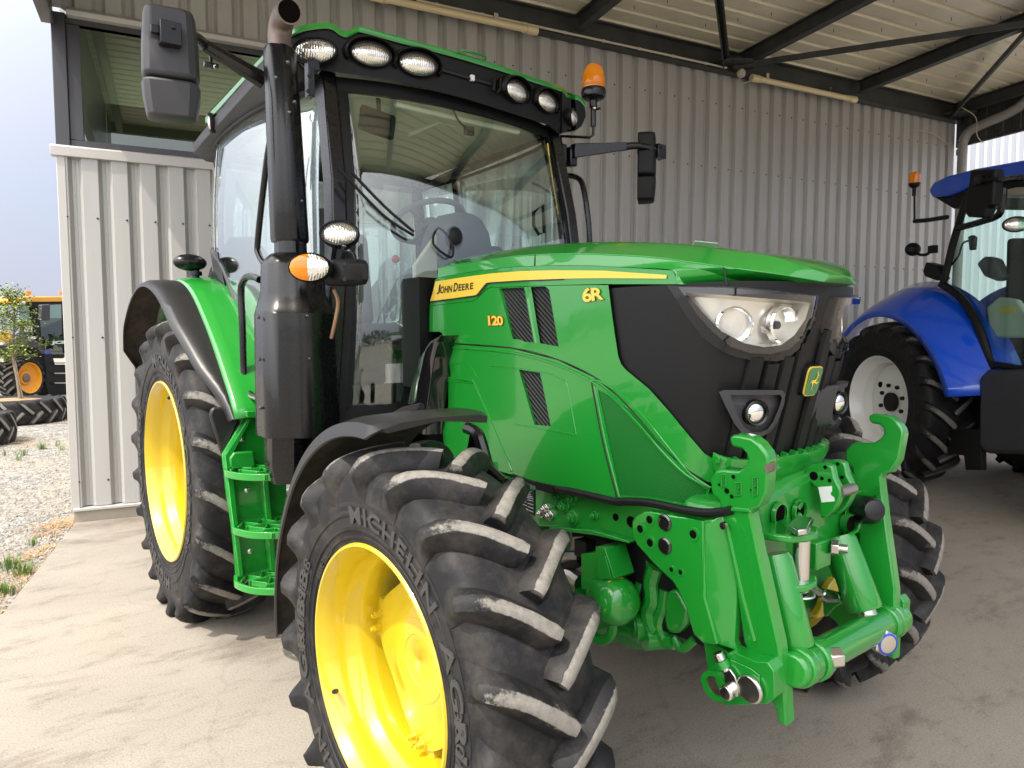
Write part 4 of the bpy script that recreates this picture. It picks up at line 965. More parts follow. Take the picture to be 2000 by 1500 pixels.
fg = g.build('fog_lamp', M['grey_plastic'], T, sharp=40, bevel=.004, twin=True)
for sgn in (1, -1):
    c = H(1474, 806, .026); c = V((c.x, c.y*sgn, c.z)); ax2 = V((.93, -.36, -.08)) if sgn > 0 else V((.97, -.1, -.05))
    g = MB(); g.lathe([(.040, -.01), (.040, .012), (.036, .016), (.031, .012), (.031, .004)], c, ax2, 28, caps=False); fp_ = fg if sgn > 0 else TWIN[fg.name]; g.build('lamp_ring', M['black'], fp_)
    g = MB(); g.lathe([(.031, .006), (.024, .012), (.012, .016), (0, .017)], c, ax2, 24); g.build('lamp_glass', M['reflector'], fp_)
# emblem: green shield with a leaping deer
eo = V((nose(0.0001, 1.466).x+.008, 0, 1.466)); ez = V((-KZ, 0, -1)).normalized()*-1; en = V((1, 0, -KZ)).normalized(); ey = V((0, 1, 0))
def rr_shape(w_, h_, r_, n=6, bow=0.):
    out = []
    for cx_, cy2, a in ((w_-r_, h_-r_, 0), (-w_+r_, h_-r_, 90), (-w_+r_, -h_+r_, 180), (w_-r_, -h_+r_, 270)):
        out += [(cx_+r_*math.cos(R(a+90*k/n)), cy2+r_*math.sin(R(a+90*k/n))) for k in range(n+1)]
    return out
def emb(pts, d0, d1, name, mat, par):
    g = MB(); g.prism([eo+ey*x+ez*z+en*d0 for x, z in pts], en*(d1-d0)); return g.build(name, mat, par, bevel=.001 if d1-d0 > .004 else 0)
sh = [(x*.88*(1-.10*(z < 0)*(-z/.055)), z*.86) for x, z in rr_shape(.047, .055, .02)]
eb = emb([(x*1.06, z*1.05) for x, z in sh], -.02, .014, 'emblem', M['plastic'], T)
emb(sh, .014, .018, 'emblem_rim', M['decal'], eb)
M['emblem_green'] = simple('emblem_green', (.012, .16, .03), .25, coat=.6)
emb([(x*.92, z*.935) for x, z in sh], .018, .0205, 'emblem_field', M['emblem_green'], eb)
deer = [(-.30, -.62), (-.22, -.40), (-.30, -.18), (-.42, -.02), (-.62, -.10), (-.72, -.34), (-.64, -.06), (-.46, .10), (-.20, .14), (.10, .16), (.26, .30), (.30, .52), (.18, .70), (.02, .78), (.16, .80), (.28, .72), (.26, .90), (.34, .74), (.40, .60), (.56, .52), (.58, .44), (.44, .42), (.38, .20), (.30, .0), (.46, -.10), (.66, -.02), (.72, .08), (.70, -.10), (.46, -.24), (.24, -.14), (.0, -.10), (-.10, -.14), (-.12, -.38), (-.20, -.62)]
g = MB(); dl = [V((x*.034, z*.040, 0)) for x, z in deer]
for t in tessellate_polygon([dl]): g.poly([eo+ey*dl[i].x+ez*dl[i].y+en*.0222 for i in t])
g.build('leaping_deer', M['decal'], eb, merge=0)
# green lip under the grille
se = next(i/400 for i in range(400) if to_px(nose(-i/400-1e-6, 1.235, .02))[0] < 1393)
g = MB(); rows = []
for i in range(49):
    s = -se+2*se*i/48; e = .2+.8*min(1, (se-abs(s))/.07)**.7; zz = 1.228+.022*(abs(s)/se)**4
    rows.append([nose(s, zz-.005-.08*e, .004), nose(s, zz-.005-.075*e, .032*e), nose(s, zz-.02*e, .044*e), nose(s, zz, .040*e), nose(s, zz+.003, .03*e), nose(s, zz-.004, .003)])
g.grid(rows)
for k in range(-6, 7):
    c = k*.05; g.hexa([nose(s_of(c-.006), 1.224, .01), nose(s_of(c+.006), 1.224, .01), nose(s_of(c+.006), 1.224, .036), nose(s_of(c-.006), 1.224, .036), nose(s_of(c-.004), 1.240, .012), nose(s_of(c+.004), 1.240, .012), nose(s_of(c+.003), 1.236, .034), nose(s_of(c-.003), 1.236, .034)])
g.build('bumper_lip', M['green'], T, sharp=35)
g = MB(); g.grid([[nose(-se*.96+1.92*se*i/40, z, o_) for z, o_ in ((1.15, .004), (1.08, -.05), (1.05, -.10))] for i in range(41)]); g.build('nose_underside', M['plastic'], T)
# ---- cab -----------------------------------------------------------
WZ = [(1.20, 1.405), (1.7, 1.42), (2.16, 1.395), (2.5, 1.325), (2.80, 1.235)]
WH = [(1.20, .755), (1.7, .715), (2.16, .682), (2.5, .668), (2.80, .655)]
def wsx(z): return sinterp(WZ, z)
def wsh(z): return sinterp(WH, z)
def ws(u, z, off=0.):
    """windshield surface, u = -1 (right) .. 1"""
    h = wsh(z); return V((wsx(z)+.12*(1-abs(u)**2.2)+off, u*h, z))
g = MB(); US = [-.955+1.91*i/24 for i in range(25)]; ZS = [1.24+.06*i for i in range(27)]
ZS = [z for z in ZS if z < 2.785]+[2.785]
g.grid([[ws(u, z) for u in US] for z in ZS]); 
g.build('windshield', M['glass'], T, smooth=True, solid=.006)
g = MB()                                     # printed black border of the glass and its frame
def wband(f, off=.003, back=-.02):
    rows = [[ws(*q, off) for q in f(i/40)]+[ws(*q, back) for q in f(i/40)[::-1]] for i in range(41)]; g.grid(rows, cv=True)
wband(lambda t: [(-1.0, lerp(1.2, 2.81, t)), (-.925, lerp(1.2, 2.81, t))]); wband(lambda t: [(.925, lerp(1.2, 2.81, t)), (1.0, lerp(1.2, 2.81, t))])
wband(lambda t: [(lerp(-1, 1, t), 2.815), (lerp(-1, 1, t), 2.745)]); wband(lambda t: [(lerp(-1, 1, t), 1.29), (lerp(-1, 1, t), 1.18)])
g.build('windshield_frame', M['plastic'], T, sharp=40)
# pillars
def sweep(path, w_, d_, name, mat, par=T, bevel=.008, xd=(1, 0, 0)):
    g = MB(); rows = []; xd = V(xd)
    for i, p in enumerate(path):
        p = V(p); t = (V(path[min(i+1, len(path)-1)])-V(path[max(i-1, 0)])).normalized(); a = (xd-t*xd.dot(t)).normalized(); b = t.cross(a)
        rows.append([p+a*w_/2*i_+b*d_/2*j_ for i_, j_ in ((-1, -1), (1, -1), (1, 1), (-1, 1))])
    g.grid(rows, cv=True); g.poly(rows[0]); g.poly(rows[-1]); return g.build(name, mat, par, bevel=bevel)
SX = [(-.42, .70), (-.30, .80), (-.1, .865), (.2, .885), (.6, .875), (.9, .835), (1.1, .775), (1.26, .705)]
def sidey(x, z):                              # half width of the bulged cab side
    y = sinterp(SX, x); return y*(1-.05*max(0, (z-2.2)/.6)**2-.03*max(0, (1.7-z)/.5))
for s_ in (-1, 1):
    sweep([(wsx(z)-.035, s_*(wsh(z)+.035), z) for z in (1.15, 1.4, 1.7, 2.0, 2.3, 2.6, 2.82)], .10, .07, 'cab_pillar', M['black'])
    sweep([(-.36-.02*(z-1.4), s_*(sidey(-.36, z)), z) for z in (1.5, 1.8, 2.1, 2.4, 2.8)], .09, .05, 'cab_pillar', M['black'])
    sweep([(.02-.05*abs(z-2.1), s_*(sidey(.02, z)-.02), z) for z in (1.85, 2.1, 2.4, 2.78)], .035, .03, 'cab_pillar', M['black'])
    # door glass and quarter glass
    def side(x0, x1, zlo, zhi, name, par=T):
        g = MB(); nx = 16; nz = 10; g.grid([[V((lerp(x0, x1, i/nx), s_*sidey(lerp(x0, x1, i/nx), z), z)) for z in (lerp(zlo(lerp(x0, x1, i/nx)), zhi(lerp(x0, x1, i/nx)), j/nz) for j in range(nz+1))] for i in range(nx+1)])
        return g.build(name, M['sideglass'], par, solid=.005)
    low = lambda x: interp([(-.4, 2.0), (0, 1.98), (.25, 1.86), (.5, 1.70), (.72, 1.45), (.9, 1.25), (1.3, 1.22)], x)
    d = side(.03, 1.20, low, lambda x: 2.77-.03*(x-.6)**2, 'door_glass'); side(-.34, .0, low, lambda x: 2.74, 'quarter_glass')
    g = MB(); g.tube([V((x, s_*(sidey(x, low(x))+.004), low(x))) for x in [-.34+1.54*i/30 for i in range(31)]], .014, 8); g.tube([V((x, s_*(sidey(x, 2.76)+.002), 2.765-.03*(x-.6)**2)) for x in [-.34+1.54*i/20 for i in range(21)]], .012, 8)
    g.build('door_seal', M['plastic'], T)
    # lower door and cab floor panel
    g = MB(); xs = [.72, .8, .9, 1.0, 1.1, 1.2, 1.32]; g.grid([[V((x, s_*(sidey(min(x, 1.24), z)-.004), z)) for z in (1.05, 1.15, min(low(x), 1.35)-.005)] for x in xs]); g.build('lower_door', M['black'], T, solid=.02)
g = MB(); g.hexa([(-.4, -.72, .95), (1.36, -.70, .95), (1.36, .70, .95), (-.4, .72, .95), (-.4, -.72, 1.25), (1.40, -.70, 1.20), (1.40, .70, 1.20), (-.4, .72, 1.25)]); g.build('cab_floor', M['plastic'], T, bevel=.02)
g = MB(); g.grid([[V((-.40-.03*(1-(u/.7)**2), u, z)) for z in (1.5, 1.8, 2.1, 2.4, 2.74)] for u in (-.70, -.4, 0, .4, .70)]); g.build('rear_window', M['sideglass'], T, solid=.005)
# headliner, interior
g = MB(); rows = []
for i in range(13):
    x = lerp(-.38, 1.20, i/12); rows.append([V((x+(.10*(1-(u/.66)**2) if i == 12 else 0), u, 2.79+.06*(1-(u/.7)**2)*math.sin(math.pi*(.08+.84*i/12))-.0*abs(u))) for u in (-.69, -.45, -.2, 0, .2, .45, .69)])
g.grid(rows); g.build('headliner', M['headliner'], T, solid=.02)
g = MB(); g.lathe([(.09, 0), (.09, -.008), (.0, -.009)], (.55, -.35, 2.835), (0, 0, 1), 24); g.box((.75, .28, 2.825), (.36, .34, .025)); g.build('roof_vent', M['headliner'], T, bevel=.006)
def softbox(c, size, rot=None, name='', mat=None, par=T, bv=.03, sub=0):
    g = MB(); g.box(c, size, rot); return g.build(name, mat, par, bevel=bv, bseg=4)
st = softbox((.05, -.02, 1.62), (.50, .50, .14), None, 'seat', M['seat'], T, .05)
softbox((-.20, -.02, 2.0), (.13, .48, .66), Matrix.Rotation(R(-8), 3, 'Y'), 'backrest', M['seat'], st, .06); softbox((-.26, -.02, 2.40), (.10, .30, .16), None, 'headrest', M['seat'], st, .04)
softbox((.0, -.02, 1.42), (.32, .36, .28), None, 'seat_base', M['dash'], st, .03); softbox((.12, -.36, 1.86), (.44, .12, .07), None, 'armrest', M['dash'], st, .03)
g = MB(); rows = []                           # front console and instrument hood
for (z, x0, x1, w_) in ((1.25, 1.02, 1.40, .16), (1.6, 1.06, 1.40, .15), (1.9, 1.08, 1.40, .15), (2.04, 1.10, 1.43, .14), (2.14, 1.12, 1.42, .12), (2.21, 1.16, 1.38, .10), (2.24, 1.20, 1.34, .07)):
    rows.append([V((x, y, z)) for x, y in ((x0, -w_), (x1, -w_*.85), (x1+.02, 0), (x1, w_*.85), (x0, w_), (x0-.02, 0))])
g.grid(rows, cv=True); g.poly(rows[-1]); cons = g.build('dashboard', M['dash'], T, sharp=50, bevel=.012)
g = MB(); g.cyl((1.22, 0, 1.9), (1.02, 0, 2.20), .035, n=14); g.build('steering_column', M['dash'], T)
sx = V((-.45, 0, .89)).normalized(); sc = V((.98, .0, 2.24)); g = MB(); a_ = sx.orthogonal().normalized(); b_ = sx.cross(a_)
g.tube([sc+(a_*math.cos(t)+b_*math.sin(t))*.20 for t in (2*math.pi*i/40 for i in range(40))], .016, 10, closed=True)
for t in (.3, 2.4, 4.5): g.tube([sc-sx*.03, sc+(a_*math.cos(t)+b_*math.sin(t))*.19], .012, 8)
g.lathe([(.055, -.05), (.06, -.02), (.05, 0), (0, .005)], sc, sx, 20); g.build('steering_wheel', M['dash'], T)
softbox((.35, .33, 1.75), (.34, .12, .55), None, 'side_console', M['dash'], T, .03); softbox((-.1, -.58, 1.7), (.6, .16, .5), None, 'side_console', M['dash'], T, .03)
g = MB(); g.prism([(1.33, -.16, 1.25), (1.36, -.30, 1.25), (1.36, -.33, 1.95), (1.33, -.18, 2.12)], (.03, .0, 0)); g.build('front_kick_panel', M['interior'], T, bevel=.01)
g = MB(); g.box((1.392, -.25, 1.62), (.004, .03, .15)); g.build('warning_label', M['white'], T)
g = MB(); g.prism([PX(*q, 1.40) for q in ((803, 568), (816, 570), (814, 600), (801, 592))], (.01, 0, 0)); g.build('speaker_grille', M['slats'], T)
softbox((.9, .50, 1.9), (.12, .10, .5), None, 'door_console', M['dash'], T, .03)
g = MB(); g.ball((1.0, -.22, 2.02), .022); g.build('red_switch', M['red'], T)
# interior mirror with its stalk
g = MB(); g.cyl((1.14, -.385, 2.84), (1.15, -.385, 2.73), .012, n=10); g.lathe([(.05, 0), (.04, .012), (.012, .014)], (1.14, -.385, 2.835), (0, 0, -1), 16); c_ = V((1.14, -.39, 2.675))
im = g.build('interior_mirror', M['plastic'], T)
Mr = Matrix.Rotation(R(-8), 3, 'X'); g = MB(); g.box(c_, (.035, .195, .125), Mr); g.build('mirror_body', M['plastic'], im, bevel=.016, bseg=3)
# sun blind roller, small sensor
g = MB(); g.cyl(ws(-.55, 2.735, -.06), ws(.62, 2.735, -.06), .014, n=10); g.build('sun_blind', M['headliner'], T)
g = MB(); g.box(ws(.02, 2.655, -.035), (.02, .055, .045)); g.tube([ws(.02, 2.66, -.03), ws(-.06, 2.69, -.03), ws(-.10, 2.75, -.03)], .006, 6, smooth=4); g.build('screen_sensor', M['plastic'], T, bevel=.005)
# wipers
for (a, b, c) in ((PX(655, 330, 1.42), PX(740, 420, 1.47), PX(800, 462, 1.5)), (PX(680, 338, 1.42), PX(745, 405, 1.47), PX(800, 455, 1.5))):
    g = MB(); g.tube([a+V((.03, 0, 0)), b+V((.03, 0, 0)), c+V((.04, 0, 0))], .007, 6, smooth=4); g.build('wiper', M['plastic'], T)
g = MB(); g.tube([V((1.30, .60, 2.70)), V((1.325, .615, 2.5)), V((1.36, .63, 2.3))], .004, 6); g.build('yellow_cord', M['decal'], T)
g = MB(); g.tube([PX(1042, 415, 1.2), PX(1060, 400, 1.2), PX(1063, 455, 1.2), PX(1052, 458, 1.2), PX(1042, 440, 1.2)], .010, 8, closed=True); g.build('door_handle', M['plastic'], T)

# ---- roof with work lamps ------------------------------------------
def rfx(y): return 1.415-.16*(abs(y)/.8)**2 if abs(y) < .80 else 1.255-.55*((abs(y)-.80)/.10)**2*.25
def RF(x, y, off=0.):
    p = march(x, y, lambda q: q.x-rfx(q.y)-off, 1.5, 6.5, 400); return p if p is not None else PX(x, y, 1.3)
def Z8(*q): return [(560+x/3.125, 40+y/3.125) for x, y in q]
ftop = Z8((20, 100), (100, 62), (230, 44), (285, 55), (320, 82), (370, 98), (430, 70), (470, 72), (700, 135), (1000, 213), (1300, 303), (1500, 372), (1680, 432), (1715, 475), (1780, 482), (1820, 525))
fbot = Z8((1826, 585), (1800, 645), (1760, 675), (1655, 690), (1600, 640), (1100, 480), (640, 360), (215, 305), (100, 275), (60, 235))
g = MB(); patch(g, ftop+fbot, lambda x, y: RF(x, y, 0), (), 12, 18, False, 0, lambda x, y: RF(x, y, -.12)); g.build('roof_fascia', M['plastic'], T, sharp=40, bevel=.012)
# green cap: edge follows the fascia, crown above
ftopf = smooth_px(ftop, 3); E = [RF(x, y, .012) for x, y in ftopf]
def edge_ring(dz, inset, up):
    f = [V((p.x-inset, p.y*(1-inset*.6), p.z+dz+up)) for p in E]
    yr, yl = f[0].y, f[-1].y; x0 = f[0].x
    r_ = [V((x0-.06-.25*k, lerp(yr, -.885*(1-inset*.6), min(1, k*.9)), f[0].z+(-.015*k if inset == 0 else -.01*k))) for k in range(1, 6)]
    l_ = [V((f[-1].x-.06-.25*k, lerp(yl, .885*(1-inset*.6), min(1, k*.9)), f[-1].z-.012*k+.02*min(k, 1))) for k in range(1, 6)]
    return r_[::-1]+f+l_
rings = [edge_ring(-.004, .0, 0), edge_ring(0, -.004, .004), edge_ring(.018, .0, .006), edge_ring(.03, .04, .012), edge_ring(.035, .16, .03)]
g = MB(); g.grid(rings); last = rings[-1]; cz = max(p.z for p in last)+.02
top = [V((lerp(p.x, .35, .5), p.y*.4, lerp(p.z, cz, .8))) for p in last]; g.grid([last, top]); g.poly(top+[V((-.3, 0, cz))][:0])
g.build('roof', M['green'], T, sharp=40)
g = MB()                                     # side gutters and liners under the cap
for s_ in (-1, 1):
    xs = [1.22, 1.0, .7, .4, .1, -.2, -.42]
    g.grid([[V((x, s_*(.882-.002*i), 2.955-.022*i)) for i, x in enumerate(xs)], [V((x, s_*.872, 2.90-.022*i)) for i, x in enumerate(xs)], [V((x, s_*.80, 2.82-.015*i)) for i, x in enumerate(xs)], [V((x, s_*.70, 2.80-.012*i)) for i, x in enumerate(xs)]])
g.poly([V((-.42, y, z)) for y, z in ((-.88, 2.83), (.88, 2.83), (.70, 2.70), (-.70, 2.70))])
g.build('roof_liner', M['grey_plastic'], T, solid=.012)
def oval_lamp(c, ax, w_, h_, par=T, name='work_lamp', hood=True):
    ax = V(ax).normalized(); sxd = V((0, 0, 1)).cross(ax).normalized(); upd = ax.cross(sxd)
    def ell(f, d, n=36): return [c+sxd*w_/2*f*math.cos(t)+upd*h_/2*f*math.sin(t)+ax*d for t in (2*math.pi*i/n for i in range(n))]
    g = MB(); g.grid([ell(.6, -.09), ell(1.0, -.05), ell(1.12, -.012), ell(1.13, .004), ell(1.06, .010), ell(1.0, .006), ell(.99, -.006)], cv=True)
    o = g.build(name, M['plastic'], par, sharp=50)
    if hood:
        g = MB(); G = []
        for f, d in ((1.20, -.02), (1.27, .016), (1.33, .012), (1.45, -.03)): G.append([c+sxd*w_/2*f*math.cos(t)+upd*h_/2*f*1.08*math.sin(t)+ax*(d+.012*math.sin(t)) for t in (R(-25)+R(230)*i/24 for i in range(25))])
        g.grid(G); g.build('lamp_hood', M['plastic'], o, sharp=50, solid=.003)
    g = MB(); g.grid([ell(1.0, -.004), ell(.8, .008), ell(.5, .016), ell(.2, .019), ell(.001, .0195)], cv=True); g.build('lens', M['fluted'], o)
    return o
for (px_, py_, ang, w_, h_, dr) in ((614, 99, -40, .190, .105, .02), (725, 106, -14, .178, .102, .0), (817, 126, -14, .178, .100, .0), (1010, 179, 14, .178, .102, .0), (1069, 200, 14, .178, .100, .0), (1121, 232, 32, .17, .10, .02)):
    c = RF(px_, py_, .02+dr); oval_lamp(c, (math.cos(R(ang)), math.sin(R(ang)), -.10), w_, h_, hood=abs(ang) < 30)
c = PY(412, 240, -.885); oval_lamp(c, (-.2, -.98, -.1), .10, .10, hood=False); 
g = MB(); pts = [RF(*q, .03) for q in Z8((1050, 195), (1062, 182), (1090, 186), (1180, 208), (1215, 222), (1212, 240))]; g.tube(pts, .006, 6); g.build('roof_grip', M['green'], T)
g = MB(); g.tube([RF(*q, .008) for q in Z8((925, 300), (1100, 350), (1260, 395))], .007, 6); g.build('fascia_groove', M['black_print'], T)
g = MB(); c = RF(560+1132/3.125, 40+352/3.125, .012); g.box(c, (.02, .022, .03)); g.build('washer_jet', M['white'], T, bevel=.004)
g = MB(); pts = [RF(*q, .025) for q in Z8((1262, 430), (1270, 360), (1285, 350), (1305, 352), (1300, 420), (1282, 440))]; g.tube(pts, .008, 8); g.build('wiper_pivot', M['plastic'], T)

# ---- rear fender, handrails, small mirror -----------------------------
FR = [(8, 1.14), (15, 1.11), (25, 1.06), (40, 1.0), (60, 1.0), (80, 1.07), (100, 1.125), (120, 1.13), (150, 1.09)]
def fpt(th, y, k=0.): r_ = sinterp(FR, th)+k; return V((r_*math.cos(R(th)), y, .831+r_*math.sin(R(th))))
for s_ in (-1, 1):
    ths = [21+3.6*i for i in range(37)]
    g = MB(); g.grid([[fpt(t, s_*y, k) for y, k in ((.60, .0), (.78, .015), (.90, .015), (1.02, .010), (1.065, .0), (1.085, -.012))] for t in ths]); g.build('rear_fender', M['green'], T, sharp=50, solid=.008)
    yo = lambda t: interp([(6, 1.085), (20, 1.095), (27, 1.115), (40, 1.185), (60, 1.235), (100, 1.255), (130, 1.265), (140, 1.25), (150, 1.14)], t)
    g = MB(); rows = []
    for t in ths:
        y1 = yo(t); rows.append([fpt(t, s_*1.075, -.008), fpt(t, s_*lerp(1.075, y1, .4), -.006), fpt(t, s_*lerp(1.075, y1, .8), -.012), fpt(t, s_*y1, -.03), fpt(t, s_*(y1+.004), -.05), fpt(t, s_*(y1-.004), -.05), fpt(t, s_*(y1-.012), -.038), fpt(t, s_*lerp(1.075, y1, .8), -.022), fpt(t, s_*1.075, -.018)])
    g.grid(rows); g.f = g.f; 
    g.m = [1 if (i % 8) >= 5 else 0 for i in range(len(g.f))]
    g.build('fender_extension', [M['fender'], M['dirty']], T, sharp=50)
    g = MB(); p0 = [fpt(t, s_*.74, .012) for t in (12, 30, 60, 90)]; 
    g.grid([[fpt(t, s_*.66, .02), fpt(t, s_*.70, .12), fpt(t, s_*.72, .3)] for t in (40, 60, 80, 100, 120, 140)]); g.build('cab_side_panel', M['plastic'], T)
g = MB(); mc = PY(371, 513, -1.0); g.ball((0, 0, 0), (.055, .095, .05), 20, 12); g.xf(Matrix.Translation(mc)); g.cyl(mc+V((0, .03, -.12)), mc+V((0, .03, 0)), .022, n=12); g.cyl(mc+V((0, .03, -.075)), mc+V((0, .03, -.05)), .036, n=12); g.build('marker_mirror', M['black'], T)
def Z9(*q): return [(220+x/3.948, 480+y/3.948) for x, y in q]
g = MB(); g.tube([PY(*q, -.985) for q in Z9((1135, 262), (1085, 238), (1035, 243), (1003, 285), (990, 350), (1000, 600), (1012, 1000), (1035, 1105), (1075, 1155), (1130, 1178))], .017, 10, smooth=4); g.build('handrail', M['black'], T)
def Z10(*q): return [(380+x/3.75, 120+y/3.75) for x, y in q]
g = MB(); g.tube([PY(*q, -.93) for q in Z10((560, 560), (535, 690), (490, 1050), (462, 1330), (465, 1400), (500, 1470), (540, 1490))], .015, 10, smooth=4); g.build('handrail', M['black'], T)
g = MB(); g.tube([PY(*q, .93) for q in ((1102, 344), (1118, 344), (1133, 352), (1141, 375), (1150, 440), (1152, 500))], .017, 10, smooth=4); g.build('handrail', M['black'], T)
g = MB(); g.hexa([PY(*q, -.86) for q in ((410, 490), (424, 492), (440, 560), (418, 535))]+[PY(*q, -.89) for q in ((410, 490), (424, 492), (440, 560), (418, 535))]); g.tube([PY(*q, -.875) for q in ((415, 488), (440, 530), (458, 580), (478, 640), (500, 695))], .02, 8, smooth=3); g.build('fender_cover', M['grey_plastic'], T, bevel=.006)

# ---- mirrors ---------------------------------------------------------
def mirror(side):
    cx_, cy2, z0, z1 = 1.37, 1.385*side, 2.455, 2.875
    g = MB()
    def head(za, zb, w0, w1, d0, d1, name, par):
        g = MB(); rows = []
        for f, k, dx in ((0, .80, .0), (.05, .96, .012), (.5, 1, .02), (.95, .98, .012), (1, .85, .0)):
            z = lerp(za, zb, f); w_ = lerp(w0, w1, f)/2*k; d = lerp(d0, d1, f)*k
            rows.append([V((0, y, 0))+V((x, 0, z)) for x, y in ((-.04, -w_), (-.04, w_), (.0, w_*1.02), (d*.75, w_*.92), (d, w_*.62), (d, -w_*.72), (d*.75, -w_*.95), (0, -w_*1.02))])
        g.grid(rows, cv=True); g.poly(rows[0]); g.poly(rows[-1]); g.xf(Matrix.Translation((cx_-.04, cy2, 0)) @ Matrix.Rotation(R(40 if side > 0 else -12), 4, 'Z')); return g.build(name, M['plastic'] if side > 0 else M['grey_plastic'], par, sharp=30, bevel=.014, bseg=3)
    m = head(2.605, z1, .215, .185, .075, .07, 'wing_mirror', T); head(z0, 2.60, .185, .215, .065, .075, 'lower_mirror', m)
    g = MB(); g.box((-.042, 0, 2.70), (.004, .15, .22)); g.xf(Matrix.Translation((cx_-.04, cy2, 0)) @ Matrix.Rotation(R(40 if side > 0 else -12), 4, 'Z')); g.build('mirror_glass', M['mirrorglass'], m)
    root = V((1.18, .885*side, 2.73)); el = V((1.33, 1.18*side, 2.765)); end = V((cx_+.055, cy2+.02*side, 2.765))
    if side < 0:
        root = PY(516, 158, -.93); el = PY(398, 88, -1.19); end = V((cx_+.05, cy2-.01, 2.765))
    g = MB(); d = (el-root)
    g.prism([root+V((0, 0, z)) for z in (-.05, .035)]+[el+V((0, 0, z)) for z in (.024, -.024)], (.04, 0, 0)) if side > 0 else g.tube([root, lerp(root, el, .5), el], [.042, .030], 8, flat=.8)
    g.tube([el, lerp(el, end, .35)+V((.02, 0, .012)), end], [.026, .018], 8, smooth=3); g.build('mirror_arm', M['black'], m, bevel=.004)
    g = MB(); g.box(end+V((.0, .01*side, -.01)), (.05, .075, .085)); g.box(end+V((-.01, -.055, .0)), (.02, .04, .03)); g.cyl(end+V((.02, 0, .01)), end+V((.034, 0, .01)), .008, n=8); g.build('mirror_clamp', M['black'], m, bevel=.008)
    if side > 0: g = MB(); g.box(V((1.16, .80, 2.70)), (.07, .10, .12)); g.box(V((1.17, .90, 2.695)), (.06, .06, .115)); g.build('mirror_hinge', M['black'], m, bevel=.01)
    else:
        g = MB(); q = PY(412, 128, -1.15); g.box(q, (.03, .06, .02)); g.cyl(q, q+V((0, 0, .05)), .008, n=8); g.cyl(q+V((.02, .01, -.005)), q+V((.03, .012, -.012)), .009, n=10, m=1); g.build('arm_lamp', [M['black'], M['reflector']], m, bevel=.004)
mirror(-1); mirror(1)

# ---- beacon on the far roof corner --------------------------------------
bc = PY(1159, 180, .95); bo = MB(); bo.lathe([(.0, -.045), (.05, -.045), (.07, -.033), (.075, -.005), (.071, .017), (.063, .02)], bc, (0, 0, 1), 28); bo.cyl(bc+V((0, 0, -.09)), bc+V((0, 0, -.035)), .024, n=14)
bo.cyl(bc+V((.02, .0, -.105)), bc+V((.05, .01, -.105)), .008, n=8)
beac = bo.build('beacon', M['black'], T, bevel=.003)
g = MB(); pr = [(.065, .018), (.068, .05), (.066, .09), (.058, .125), (.042, .150), (.021, .163), (0, .166)]; pr2 = catmull([V((a, b, 0)) for a, b in pr], 3); g.lathe([(p.x, p.y) for p in pr2], bc, (0, 0, 1), 32); g.build('amber_dome', M['amber'], beac)
g = MB()
for k in range(11): g.lathe([(.0672-.0006*k*k*.2, .028+.009*k), (.0690-.0006*k*k*.2, .031+.009*k), (.0672-.0006*k*k*.2, .034+.009*k)], bc, (0, 0, 1), 32, caps=False)
g.cyl(bc+V((0, 0, .015)), bc+V((0, 0, .075)), .02, n=12); g.build('dome_ribs', M['amber'], beac)
g = MB(); g.tube([bc+V((0, 0, -.075)), bc+V((0, 0, -.20))], .017, 10); q = bc+V((0, 0, -.19)); g.tube([q, q+V((.0, .0, -.06)), q+V((-.01, -.02, -.075)), PY(1095, 266, .80), PY(1098, 300, .74)], .009, 8); g.build('beacon_bracket', M['black'], beac)
g = MB(); g.ball(bc+V((.02, -.01, -.10)), .012); g.build('bracket_bolt', M['chrome'], beac)

# ---- exhaust --------------------------------------------------------------
EY = -.93
def exc(px_, py_): return PY(px_, py_, EY)
g = MB(); top = exc(546, 98); mid = exc(566, 470); ax = (top-mid)
def rounded(g, path, radii, n=24, flat=1.0, poly=None):
    rows = []
    for p, r_ in zip(path, radii):
        rows.append([p+V((math.cos(t)*r_*flat, math.sin(t)*r_, 0))*(1+.05*math.cos(6*t)) for t in (2*math.pi*i/n+.2 for i in range(n))])
    g.grid(rows, cv=True); g.poly(rows[0]); g.poly(rows[-1])
g = MB(); rounded(g, [exc(546, 95), exc(547, 104), exc(566, 468), exc(566, 474)], [.062, .068, .078, .074], 28); ex = g.build('exhaust', M['black'], T, sharp=38)
g = MB(); rounded(g, [exc(567, 470), exc(568, 500)], [.066, .068]); g.build('exhaust_neck', M['black'], ex)
g = MB(); rounded(g, [exc(570, 497), exc(571, 507), exc(572, 520), exc(573, 575), exc(576, 606), exc(578, 614), exc(583, 836), exc(583, 846), exc(583, 848)], [.085, .112, .128, .133, .158, .166, .172, .170, .15], 32); g.build('muffler', M['black'], ex, sharp=40)
g = MB(); rounded(g, [exc(563, 845), exc(563, 905), exc(562, 940)], [.10, .10, .075], 20); g.build('lower_pipe_cover', M['black'], ex)
tp = [exc(548, 100), exc(546, 72), exc(547, 50)+V((.012, 0, 0)), exc(551, 34)+V((.04, -.005, -.008)), exc(557, 24)+V((.085, -.015, -.03))]
g = MB(); g.tube(tp, .050, 20, smooth=6); tpo = g.build('tail_pipe', M['rust'], ex, sharp=60)
e_ = tp[-1]; d_ = (tp[-1]-tp[-2]).normalized(); g = MB(); g.lathe([(.046, .002), (.045, .003), (0, .0035)], e_, d_, 20); g.lathe([(.050, -.01), (.052, .003), (.046, .004)], e_, d_, 20, m=1, caps=False); g.build('pipe_mouth', [M['soot_hole_shade'], M['rust']], ex)
g = MB()
